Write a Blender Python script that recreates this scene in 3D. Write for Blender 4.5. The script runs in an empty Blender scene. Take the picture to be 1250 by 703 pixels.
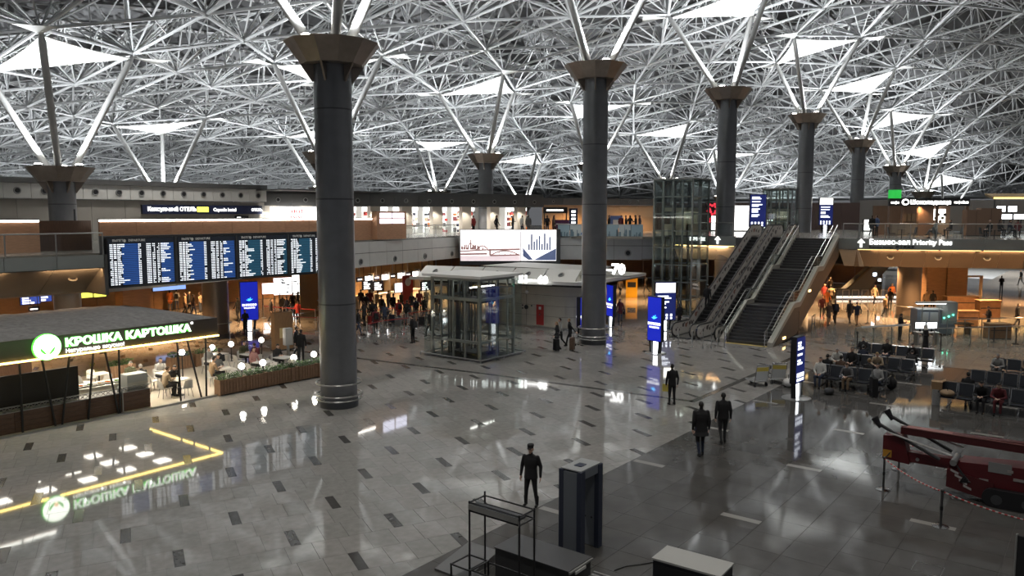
import bpy, bmesh, math, random
from mathutils import Vector, Matrix, Euler
random.seed(7)
S = bpy.context.scene
C = S.collection
PI = math.pi
R = math.radians

# ---------------------------------------------------------------- camera, world, exposure
cam_d = bpy.data.cameras.new('camera'); cam = bpy.data.objects.new('camera', cam_d); C.objects.link(cam)
cam_d.sensor_width = 36.0; cam_d.lens = 956.4 / 1250 * 36.0
cam_d.clip_start = 0.1; cam_d.clip_end = 600
HEAD = 37.72
cam.location = (0, 0, 8.0)
cam.rotation_euler = (R(90 - 5.346), 0, R(HEAD - 90))
S.camera = cam
W = bpy.data.worlds.new('world'); S.world = W; W.use_nodes = True
W.node_tree.nodes['Background'].inputs[0].default_value = (0.6, 0.62, 0.66, 1)
W.node_tree.nodes['Background'].inputs[1].default_value = 0.14
S.view_settings.view_transform = 'Standard'; S.view_settings.look = 'None'
S.view_settings.gamma = 1.0; S.view_settings.use_curve_mapping = False
S.view_settings.exposure = 0.5
try:
    S.cycles.use_denoising = True
    S.cycles.max_bounces = 6; S.cycles.transparent_max_bounces = 24
    S.cycles.diffuse_bounces = 3; S.cycles.glossy_bounces = 3
    S.cycles.sample_clamp_indirect = 4.0
    S.cycles.caustics_reflective = False; S.cycles.caustics_refractive = False
except Exception: pass

def lamp(kind, loc, power, color=(1, 1, 1), size=0.3, rot=(0, 0, 0), cone=120, blend=0.6, sy=None):
    d = bpy.data.lights.new('lamp_light', kind); d.energy = power; d.color = color
    if kind == 'AREA':
        d.size = size
        if sy: d.shape = 'RECTANGLE'; d.size_y = sy
    else:
        d.shadow_soft_size = size
    if kind == 'SPOT': d.spot_size = R(cone); d.spot_blend = blend
    o = bpy.data.objects.new('lamp_light', d); C.objects.link(o); o.location = loc; o.rotation_euler = rot
    return o

# ---------------------------------------------------------------- building grid (u = X along the column rows, v = Y)
COLX = [21.2 + 20.2 * k for k in range(-1, 9)]
ROWY = [25.6, 51.0, 76.4]
def zcap(x, y):
    k = (x - 21.2) / 20.2; r = (y - 25.6) / 25.4
    r = max(r, -0.6)
    f = -4.6 * r + 0.6 * r * r if r < 2 else -6.8 - 2.7 * (r - 2)
    return 18.15 - 0.528 * (k - 2.5) ** 2 + f
RISE = 6.9
def zroof(x, y): return max(zcap(x, y) + RISE, 11.2 + .004 * abs(x - 70))

# hall lamps: uplights on the column heads, unseen fill downlights added under the roof frame, warm lamps under the gallery
WARM = (1.0, 0.56, 0.25); COOL = (0.93, 0.97, 1.0)
for rr, y in enumerate(ROWY):
    for k in range(0, 8):
        x = COLX[k + 1 - 0] if k + 1 < len(COLX) else None
        if x is None: continue
        if rr == 2 and k > 5: continue
        lamp('SPOT', (x - .55, y - .55, zcap(x, y) + .55), 5200, COOL, .2, (R(180), 0, 0), 165, .4)
for x in (6, 26, 46, 66, 86, 106, 126):
    for y in (-2, 12, 30, 50, 68):
        if x > 60 and y > 40: continue
        lamp('SPOT', (x + 3, y + 2, zroof(x + 3, y + 2) - .4), 2600, (1, .96, .9), .25, (0, 0, 0), 110, .7)

for x in (1, 21.2, 41.4, 61.6, 81.8, 102):          # uplights added without columns to brighten the far roof
    for y in (101.8, 127.2): lamp('SPOT', (x, y, 6.5), 2400, COOL, .2, (R(180), 0, 0), 165, .4)

# ---------------------------------------------------------------- materials
_M = {}
def mat(name, col, rough=.5, metal=0., noise=0., scale=6., emit=0., bump=0., alpha=1., spec=.5, stretch=None):
    if name in _M: return _M[name]
    m = bpy.data.materials.new(name); m.use_nodes = True; _M[name] = m
    nt = m.node_tree; b = nt.nodes['Principled BSDF']
    c = (*col, 1); b.inputs['Base Color'].default_value = c
    b.inputs['Roughness'].default_value = rough; b.inputs['Metallic'].default_value = metal
    b.inputs['Specular IOR Level'].default_value = spec
    if emit:
        b.inputs['Emission Color'].default_value = c; b.inputs['Emission Strength'].default_value = emit
    if noise or bump:
        tc = nt.nodes.new('ShaderNodeTexCoord'); n = nt.nodes.new('ShaderNodeTexNoise'); n.inputs['Scale'].default_value = scale
        n.inputs['Detail'].default_value = 3
        if stretch:
            mp = nt.nodes.new('ShaderNodeMapping'); mp.inputs['Scale'].default_value = stretch
            nt.links.new(tc.outputs['Object'], mp.inputs['Vector']); nt.links.new(mp.outputs[0], n.inputs['Vector'])
        else: nt.links.new(tc.outputs['Object'], n.inputs['Vector'])
        if noise:
            r = nt.nodes.new('ShaderNodeMapRange'); r.inputs['From Min'].default_value = .3; r.inputs['From Max'].default_value = .7
            r.inputs['To Min'].default_value = 1 - noise; r.inputs['To Max'].default_value = 1 + noise
            v = nt.nodes.new('ShaderNodeVectorMath'); v.operation = 'SCALE'; v.inputs[0].default_value = col
            nt.links.new(n.outputs['Fac'], r.inputs['Value']); nt.links.new(r.outputs[0], v.inputs['Scale'])
            nt.links.new(v.outputs[0], b.inputs['Base Color'])
        if bump:
            bp = nt.nodes.new('ShaderNodeBump'); bp.inputs['Strength'].default_value = bump; bp.inputs['Distance'].default_value = .02
            nt.links.new(n.outputs['Fac'], bp.inputs['Height']); nt.links.new(bp.outputs[0], b.inputs['Normal'])
    return m
def emat(name, col, s): return mat(name, col, .5, 0, emit=s)
def gmat(name, tint=(.96, .985, .98), refl=.08, dens=.12):
    if name in _M: return _M[name]
    m = bpy.data.materials.new(name); m.use_nodes = True; _M[name] = m
    nt = m.node_tree; nt.nodes.remove(nt.nodes['Principled BSDF']); out = nt.nodes['Material Output']
    t = nt.nodes.new('ShaderNodeBsdfTransparent'); t.inputs[0].default_value = (*tint, 1)
    g = nt.nodes.new('ShaderNodeBsdfGlossy'); g.inputs['Roughness'].default_value = .03
    lw = nt.nodes.new('ShaderNodeLayerWeight'); lw.inputs[0].default_value = .5
    pw = nt.nodes.new('ShaderNodeMath'); pw.operation = 'POWER'; pw.inputs[1].default_value = 4.
    fr = nt.nodes.new('ShaderNodeMath'); fr.operation = 'MULTIPLY_ADD'; fr.inputs[1].default_value = .7; fr.inputs[2].default_value = .035
    nt.links.new(lw.outputs['Facing'], pw.inputs[0]); nt.links.new(pw.outputs[0], fr.inputs[0])
    mx = nt.nodes.new('ShaderNodeMixShader'); nt.links.new(fr.outputs[0], mx.inputs[0])
    nt.links.new(t.outputs[0], mx.inputs[1]); nt.links.new(g.outputs[0], mx.inputs[2]); nt.links.new(mx.outputs[0], out.inputs[0])
    return m
STEEL = mat('brushed_steel', (.42, .42, .41), .32, .9)
CHROME = mat('polished_steel', (.7, .7, .7), .15, 1.)
DSTEEL = mat('dark_steel', (.10, .105, .11), .4, .7)
BLACK = mat('black_plastic', (.012, .012, .014), .45)
COLM = mat('column_paint', (.20, .205, .215), .33, .65, .06, 2.)
CAPM = mat('capital_bronze', (.26, .22, .19), .36, .6, .1, 3.)
WHITE = mat('white_paint', (.78, .78, .76), .45)
TRUSS = mat('truss_paint', (.56, .57, .575), .45)
STRUTM = mat('strut_paint', (.50, .50, .49), .5)
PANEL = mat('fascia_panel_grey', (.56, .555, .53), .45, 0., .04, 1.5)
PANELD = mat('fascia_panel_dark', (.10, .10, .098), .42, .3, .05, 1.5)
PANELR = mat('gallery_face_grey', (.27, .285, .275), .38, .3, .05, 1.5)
WOOD = mat('brown_wood_panel', (.48, .26, .15), .45, 0, .14, 3., stretch=(1, 1, 6))
WOODD = mat('dark_wood', (.09, .045, .025), .5, 0, .2, 4., stretch=(8, 8, 1))
GLASS = gmat('clear_glass')
GLASSG = gmat('green_glass', (.93, .97, .96))
LEDW = emat('warm_led', (1, .66, .25), 3.5)
LEDC = emat('white_led', (1, .97, .9), 7)

# ---------------------------------------------------------------- mesh helpers
KIDS = {}
def par(o, p):
    if p is not None: o.parent = p; KIDS.setdefault(p.name, []).append(o)
    return o
class MB:
    def __init__(s): s.v = []; s.f = []; s.m = []; s.mi = 0
    def face(s, *i): s.f.append(tuple(i)); s.m.append(s.mi)
    def box(s, x0, x1, y0, y1, z0, z1):
        n = len(s.v)
        s.v += [(x, y, z) for z in (z0, z1) for x, y in ((x0, y0), (x1, y0), (x1, y1), (x0, y1))]
        for f in ((0, 3, 2, 1), (4, 5, 6, 7), (0, 1, 5, 4), (1, 2, 6, 5), (2, 3, 7, 6), (3, 0, 4, 7)): s.face(*(n + i for i in f))
        return s
    def cb(s, c, d): return s.box(c[0] - d[0] / 2, c[0] + d[0] / 2, c[1] - d[1] / 2, c[1] + d[1] / 2, c[2] - d[2] / 2, c[2] + d[2] / 2)
    def hexa(s, p):                                   # eight corners, bottom ring then top ring
        n = len(s.v); s.v += [tuple(q) for q in p]
        for f in ((0, 3, 2, 1), (4, 5, 6, 7), (0, 1, 5, 4), (1, 2, 6, 5), (2, 3, 7, 6), (3, 0, 4, 7)): s.face(*(n + i for i in f))
        return s
    def tube(s, p, q, r, n=6, r2=None, caps=True):
        p = Vector(p); q = Vector(q); d = q - p
        if d.length < 1e-6: return s
        a = d.normalized(); u = a.cross(Vector((0, 0, 1)))
        if u.length < 1e-3: u = a.cross(Vector((0, 1, 0)))
        u.normalize(); w = a.cross(u); k = len(s.v); r2 = r if r2 is None else r2
        for c, rr in ((p, r), (q, r2)):
            for i in range(n):
                t = 2 * PI * i / n; s.v.append(tuple(c + rr * (math.cos(t) * u + math.sin(t) * w)))
        for i in range(n):
            j = (i + 1) % n; s.face(k + i, k + n + i, k + n + j, k + j)
        if caps:
            s.face(*(k + i for i in range(n))); s.face(*(k + n + i for i in reversed(range(n))))
        return s
    def path(s, pts, r, n=6):
        for a, b in zip(pts, pts[1:]): s.tube(a, b, r, n)
        return s
    def lathe(s, prof, n=24, c=(0, 0, 0)):            # [(r, z)]
        k = len(s.v)
        for r, z in prof:
            for i in range(n):
                t = 2 * PI * i / n; s.v.append((c[0] + r * math.cos(t), c[1] + r * math.sin(t), c[2] + z))
        for a in range(len(prof) - 1):
            for i in range(n):
                j = (i + 1) % n; s.face(k + a * n + i, k + a * n + j, k + (a + 1) * n + j, k + (a + 1) * n + i)
        s.face(*(k + i for i in reversed(range(n)))); e = k + (len(prof) - 1) * n; s.face(*(e + i for i in range(n)))
        return s
    def torus(s, c, Rr, r, n=32, m=8, ax=2):
        k = len(s.v)
        for i in range(n):
            t = 2 * PI * i / n
            for j in range(m):
                u = 2 * PI * j / m; q = Rr + r * math.cos(u); p = (q * math.cos(t), q * math.sin(t), r * math.sin(u))
                if ax == 1: p = (p[0], p[2], p[1])
                if ax == 0: p = (p[2], p[0], p[1])
                s.v.append((c[0] + p[0], c[1] + p[1], c[2] + p[2]))
        for i in range(n):
            for j in range(m):
                a, b = (i + 1) % n, (j + 1) % m; s.face(k + i * m + j, k + a * m + j, k + a * m + b, k + i * m + b)
        return s
    def ball(s, c, r, n=12, m=8, sc=(1, 1, 1)):
        k = len(s.v)
        for a in range(1, m):
            ph = PI * a / m
            for i in range(n):
                t = 2 * PI * i / n; s.v.append((c[0] + sc[0] * r * math.sin(ph) * math.cos(t), c[1] + sc[1] * r * math.sin(ph) * math.sin(t), c[2] + sc[2] * r * math.cos(ph)))
        top = len(s.v); s.v.append((c[0], c[1], c[2] + sc[2] * r)); s.v.append((c[0], c[1], c[2] - sc[2] * r))
        for a in range(m - 2):
            for i in range(n):
                j = (i + 1) % n; s.face(k + a * n + i, k + (a + 1) * n + i, k + (a + 1) * n + j, k + a * n + j)
        for i in range(n):
            j = (i + 1) % n; s.face(top, k + i, k + j); s.face(top + 1, k + (m - 2) * n + j, k + (m - 2) * n + i)
        return s
    def prism(s, poly, z0, z1):                       # plan outline, counter-clockwise
        n = len(poly); k = len(s.v)
        s.v += [(x, y, z0) for x, y in poly] + [(x, y, z1) for x, y in poly]
        s.face(*(k + i for i in reversed(range(n)))); s.face(*(k + n + i for i in range(n)))
        for i in range(n):
            j = (i + 1) % n; s.face(k + i, k + j, k + n + j, k + n + i)
        return s
    def slab(s, prof, y0, y1):                        # outline in xz, run along y
        n = len(prof); k = len(s.v)
        s.v += [(x, y0, z) for x, z in prof] + [(x, y1, z) for x, z in prof]
        s.face(*(k + i for i in range(n))); s.face(*(k + n + i for i in reversed(range(n))))
        for i in range(n):
            j = (i + 1) % n; s.face(k + i, k + n + i, k + n + j, k + j)
        return s
    def xf(s, M, a=0):
        for i in range(a, len(s.v)): s.v[i] = tuple(M @ Vector(s.v[i]))
        return s
    def build(s, name, ms, parent=None, off=(0, 0, 0), smooth=False, link=True):
        me = bpy.data.meshes.new(name)
        me.from_pydata([(a - off[0], b - off[1], c - off[2]) for a, b, c in s.v], [], s.f)
        ms = ms if isinstance(ms, (list, tuple)) else [ms]
        for m in ms: me.materials.append(m)
        if len(ms) > 1: me.polygons.foreach_set('material_index', s.m)
        if smooth:
            me.polygons.foreach_set('use_smooth', [True] * len(me.polygons))
            try: me.set_sharp_from_angle(angle=R(40))
            except Exception: pass
        me.update()
        o = bpy.data.objects.new(name, me)
        if link: C.objects.link(o)
        par(o, parent)
        return o
def tag(o, label=None, cat=None, group=None, kind=None):
    if label: o['label'] = label
    if cat: o['category'] = cat
    if group: o['group'] = group
    if kind: o['kind'] = kind
    return o
def thing(name, label, cat, loc=(0, 0, 0), rz=0., group=None):
    o = bpy.data.objects.new(name, None); C.objects.link(o); o.location = loc; o.rotation_euler = (0, 0, rz)
    o.empty_display_size = .2; o['kind'] = 'thing'
    return tag(o, label, cat, group)
def solo(o, label, cat, group=None): return tag(o, label, cat, group)
ORD = 'first second third fourth fifth sixth seventh eighth ninth tenth eleventh twelfth thirteenth fourteenth fifteenth sixteenth seventeenth eighteenth nineteenth twentieth twenty-first twenty-second twenty-third twenty-fourth twenty-fifth'.split()
def struct(o): o['kind'] = 'structure'; return o
def dup(root, loc, rz=0., label=None, group=None):
    r = root.copy(); C.objects.link(r); r.location = loc; r.rotation_euler = (0, 0, rz)
    if label: r['label'] = label
    if group: r['group'] = group
    for ch in KIDS.get(root.name, ()):
        c = ch.copy(); C.objects.link(c); par(c, r)
        for g in KIDS.get(ch.name, ()):
            d = g.copy(); C.objects.link(d); par(d, c)
    return r
def inst(o, loc, rot=(0, 0, 0), sc=(1, 1, 1), parent=None):
    c = o.copy(); C.objects.link(c); c.location = loc; c.rotation_euler = rot; c.scale = sc
    return par(c, parent)
_font = None
def text(name, s, size, loc, rz, m, parent=None, ext=.01, align='CENTER', bold=0., sx=1., kind=None):
    """lettering on a vertical face: reads along local +X, faces local -Y"""
    d = bpy.data.curves.new(name, 'FONT'); d.body = s; d.size = size; d.align_x = align; d.align_y = 'CENTER'
    d.extrude = ext; d.offset = bold; d.resolution_u = 2; d.materials.append(m)
    o = bpy.data.objects.new(name, d); C.objects.link(o); o.location = loc; o.rotation_euler = (R(90), 0, rz); o.scale = (sx, 1, 1)
    return par(o, parent)
def lerp(a, b, t): return tuple(x + (y - x) * t for x, y in zip(a, b))
# a spot on a level (z) or on an upright plane, found from where the photograph shows it
_F, _P = 956.4, R(5.346)
_fw = (math.cos(R(HEAD)), math.sin(R(HEAD))); _rt = (math.sin(R(HEAD)), -math.cos(R(HEAD)))
def _ray(px, py):
    a = (px - 625) / _F; b = -(py - 351.5) / _F; h = math.cos(_P) + b * math.sin(_P)
    return (_fw[0] * h + _rt[0] * a, _fw[1] * h + _rt[1] * a, -math.sin(_P) + b * math.cos(_P), h)
def at(px, py, z=0.):
    r = _ray(px, py); t = (z - 8.0) / r[2]; return (r[0] * t, r[1] * t, z)
def on(px, py, X=None, Y=None, D=None):
    r = _ray(px, py); t = X / r[0] if X is not None else Y / r[1] if Y is not None else D / r[3]
    return (r[0] * t, r[1] * t, 8.0 + r[2] * t)
FACE = R(HEAD - 90)            # turned square to the hall's long view
EAST = -PI / 2                 # faces the -X side
# ================================================================ FLOOR
FLOORM = mat('light_granite', (.27, .265, .25), .045, 0, .10, 5., spec=.6)
FLOORM2 = mat('light_granite_warm', (.30, .29, .275), .045, 0, .10, 5., spec=.6)
FDARK = mat('dark_granite_inset', (.06, .058, .054), .16, 0, .15, 6.)
FGREY = mat('dark_granite_paving', (.078, .076, .072), .06, 0, .12, 1.5, spec=.28)
FGREY2 = mat('dark_granite_paving_second', (.088, .085, .080), .065, 0, .12, 1.5, spec=.28)
FSTRIP = mat('pale_floor_strip', (.27, .26, .24), .16)
GROUT = mat('floor_grout', (.12, .118, .11), .5)
floor = struct(MB().box(-4, 215, -70, 175, -.25, -.022).build('floor', GROUT))
YB = 12.2
def clip(poly, side):                                  # keep the part of a convex outline on one side of Y = YB
    out = []
    for (a, b) in zip(poly, poly[1:] + poly[:1]):
        da, db = (a[1] - YB) * side, (b[1] - YB) * side
        if da >= 0: out.append(a)
        if da * db < 0: t = da / (da - db); out.append((a[0] + (b[0] - a[0]) * t, YB))
    return out
FA = R(-26.2); ax = Vector((math.cos(FA), math.sin(FA))); bx = Vector((-math.sin(FA), math.cos(FA)))
def tile_poly(c, w, l, g=.004):
    w = w / 2 - g; l = l / 2 - g
    return [tuple(c + ax * (sx * w) + bx * (sy * l)) for sx, sy in ((-1, -1), (1, -1), (1, 1), (-1, 1))]
def dist(c): return c[0] * math.cos(R(HEAD)) + c[1] * math.sin(R(HEAD))
def inview(c, m=1.06):
    d = dist(c); l = c[0] * math.sin(R(HEAD)) - c[1] * math.cos(R(HEAD))
    return d > 11 and abs(l) < d * .6535 * m
light, darkt = [], []
O = Vector((13.74, 16.96))
for row in range(-40, 110):
    half = row / 2.
    for q in range(-40, 60):
        base = O + bx * (1.0 * (half * 1.985)) + ax * (q * 2.6 + (1.474 * math.floor(half)) % 2.6)
        if not (-2 < base.x < 112 and 10 < base.y < 66) or not inview(base, 1.5): continue
        cells = [(0, .24, 1), (.415, .59, 0), (1.005, .59, 0), (1.595, .59, 0), (2.185, .59, 0)] if row % 2 == 0 else [(.21, .66, 0), (.86, .65, 0), (1.51, .65, 0), (2.16, .65, 0)]
        for dx, w, dk in cells:
            c = base + ax * dx
            p = clip(tile_poly(c, w, .9925), 1)
            if len(p) < 3: continue
            (darkt if dk else light).append((dist(c), p, c))
light.sort(key=lambda t: t[0]); darkt.sort(key=lambda t: t[0])
def tiles(lst, name, ms, zt=0.):
    nm = 0
    rest = MB()
    for d, p, c in lst:
        if nm < 290 and inview(c, 1.0):
            nm += 1
            MB().prism(p, -.021, zt).build(name, ms[nm % len(ms)], floor)
        else:
            rest.mi = random.randrange(len(ms)); rest.prism(p, -.021, zt)
    o = rest.build(name + '_field', ms, floor); o['kind'] = 'stuff'
tiles(light, 'pale_tile', [FLOORM, FLOORM2])
tiles(darkt, 'dark_inset_tile', [FDARK])
strips = []
for j, yy in enumerate((11.6, 7.5, 3.4, -.7, -4.8)):
    for k in range(0, 14):
        strips.append((19.6 + 5.25 * k + (2.63 if j % 2 == 0 else 0) - 5.25 * 1, yy))
grey = []; warmt = []
for i in range(0, 120):
    for j in range(0, 44):
        x = 8 + i * 1.05; y = YB - (j + .5) * 1.05 - (0)
        p = [(x - .521, y - .521), (x + .521, y - .521), (x + .521, y + .521), (x - .521, y + .521)]
        if inview((x, y), 1.15): (grey if x < 46.2 else warmt).append((dist((x, y)), p, (x, y)))
grey.sort(key=lambda t: t[0])
tiles(grey, 'grey_tile', [FGREY, FGREY2])
wt = MB()
for d, p, c in warmt: wt.mi = random.randrange(2); wt.prism(p, -.021, 0)
o = wt.build('beige_tile_field', [mat('beige_granite', (.30, .26, .21), .09, 0, .1, 5.), mat('beige_granite_second', (.33, .285, .23), .09, 0, .1, 5.)], floor); o['kind'] = 'stuff'
for x, y in strips:
    if inview((x, y)) and x < 46: MB().box(x - .12, x + .12, y - .53, y + .53, -.01, .002).build('pale_strip', FSTRIP, floor)
bd = MB()
for a, b in (((30.95, 14.1), (30.0, 25)), ((30., 25), (28.0, 41.)), ((28., 41.), (24.5, 52))):
    v = (Vector(b) - Vector(a)).normalized(); n = Vector((-v.y, v.x)) * .14
    bd.prism([tuple(Vector(a) + n), tuple(Vector(a) - n), tuple(Vector(b) - n), tuple(Vector(b) + n)][::-1], -.01, .003)
bd.box(30.8, 46.0, 13.96, 14.24, -.01, .003)
bd.build('dark_border_band', FDARK, floor)
hatch = MB()
for a, b, c, d in ((19.0, 19.6, 2.7, 3.3),):
    for q in ((a, b, c, c + .02), (a, b, d - .02, d), (a, a + .02, c, d), (b - .02, b, c, d)): hatch.box(*q, -.01, .004)
hatch.build('floor_hatch_frame', STEEL, floor)

# ================================================================ ROOF
AY = 25.4 / 3
lines = []
for m in range(-2, 6):
    e = 21.2 + 40.4 * m
    lines += [(e - 2.4, .5), (e + 4.8, 0), (e + 10.1, .5), (e + 15.4, 0), (e + 22.6, .5), (e + 30.3, 0)]
lines = [l for l in lines if -16 < l[0] < 214]
JR = range(-7, 18)
def node(i, j):
    x, o = lines[i]; y = 25.6 + AY * (j + o); return Vector((x, y, zroof(x, y)))
def seen(p):
    d = dist(p); l = p[0] * math.sin(R(HEAD)) - p[1] * math.cos(R(HEAD))
    return d > 3 and abs(l) < d * .70 + 9
roof = bpy.data.objects.new('ceiling_frame', None); C.objects.link(roof); roof.location = (60, 40, 20); roof['kind'] = 'structure'
offr = (60, 40, 20)
bars = []          # (p, q, radius)
tris = []
nl = len(lines)
for i in range(nl):
    for j in JR:
        p = node(i, j)
        bars.append((p, node(i, j + 1), .11))
        if i + 1 < nl:
            o0, o1 = lines[i][1], lines[i + 1][1]
            if o0 == 0: nb = [(i + 1, j - 1), (i + 1, j)]
            else: nb = [(i + 1, j), (i + 1, j + 1)]
            for n in nb: bars.append((p, node(*n), .11))
            tris.append(((i, j), nb[0], nb[1]))
            tris.append(((i, j), (i, j + 1), nb[1]))
UP = 2.7
def topz(x, y): return Vector((x, y, zroof(x, y) + UP))
seen_m = set()
for t in tris:
    P = [node(*n) for n in t]; c = (P[0] + P[1] + P[2]) / 3
    if not seen(c): continue
    T = topz(c.x, c.y); Ms = []
    for a in range(3):
        m = (P[a] + P[(a + 1) % 3]) / 2; M = topz(m.x, m.y); Ms.append(M)
        key = (round(m.x, 1), round(m.y, 1))
        bars.append((T, M, .055))
        mid = (P[a] + P[(a + 1) % 3]) / 2; bars.append((mid, T, .042)); bars.append((M, topz(*((c + (c - M) * .0 + (mid - c) * 2).xy)), .05))
        if key not in seen_m:
            seen_m.add(key)
            bars.append((M, P[a] + (M - P[a]) * 0, .065)); bars.append((M, P[(a + 1) % 3], .065)); bars.append((m, M, .045))
    for a in range(3):
        bars.append((Ms[a], Ms[(a + 1) % 3], .06)); bars.append((P[a], T, .06))
bars = [b for b in bars if seen((b[0] + b[1]) / 2)]
unit = MB().tube((0, 0, 0), (0, 0, 1), 1, 6, caps=False).build('strut', TRUSS, None, link=False)
bars.sort(key=lambda b: ((b[0] + b[1]) / 2 - Vector((0, 0, 8))).length / (b[2] * (b[1] - b[0]).length))
def infr(p):
    d = dist(p); l = p[0] * math.sin(R(HEAD)) - p[1] * math.cos(R(HEAD)); return d > 10 and abs(l) < d * .65 and (p[2] - 8) < d * .27
near = [b for b in bars if infr((b[0] + b[1]) / 2)][:290]
ids = set(id(b) for b in near)
for p, q, r in near:
    d = q - p; o = bpy.data.objects.new('strut', unit.data); C.objects.link(o); par(o, roof)
    o.location = p - Vector(offr); o.rotation_mode = 'QUATERNION'; o.rotation_quaternion = d.to_track_quat('Z', 'Y'); o.scale = (r, r, d.length)
rest = MB()
for b in bars:
    if id(b) not in ids: rest.tube(b[0], b[1], b[2], 5, caps=False)
o = rest.build('strut_lattice', TRUSS, roof, offr); o['kind'] = 'stuff'
hub = MB()
for i in range(nl):
    for j in JR:
        p = node(i, j)
        if seen(p): hub.ball(p, .24, 6, 4)
o = hub.build('node_ball', TRUSS, roof, offr); o['kind'] = 'stuff'
# corrugated roof deck
DECK = mat('roof_deck', (.105, .105, .108), .6, .1, .1, .5)
dk = MB(); xs = [-16 + .42 * i for i in range(0, 552)]; ys = [-34 + 8 * j for j in range(0, 28)]
for ii, x in enumerate(xs):
    for y in ys: dk.v.append((x, y, zroof(x, y) + 3.6 + (.34 if ii % 2 else 0)))
ny = len(ys)
for i in range(len(xs) - 1):
    for j in range(ny - 1): dk.face(i * ny + j, i * ny + j + 1, (i + 1) * ny + j + 1, (i + 1) * ny + j)
ceil = struct(dk.build('ceiling', DECK))
pur = MB()
for y in [-30 + 3.93 * k for k in range(56)]:
    px = [-16 + 9 * i for i in range(26)]
    for a, b in zip(px, px[1:]): pur.tube((a, y, zroof(a, y) + 3.45), (b, y, zroof(b, y) + 3.45), .16, 4, caps=False)
o = pur.build('purlin', mat('purlin_paint', (.3, .3, .3), .5), ceil); o['kind'] = 'stuff'

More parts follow.
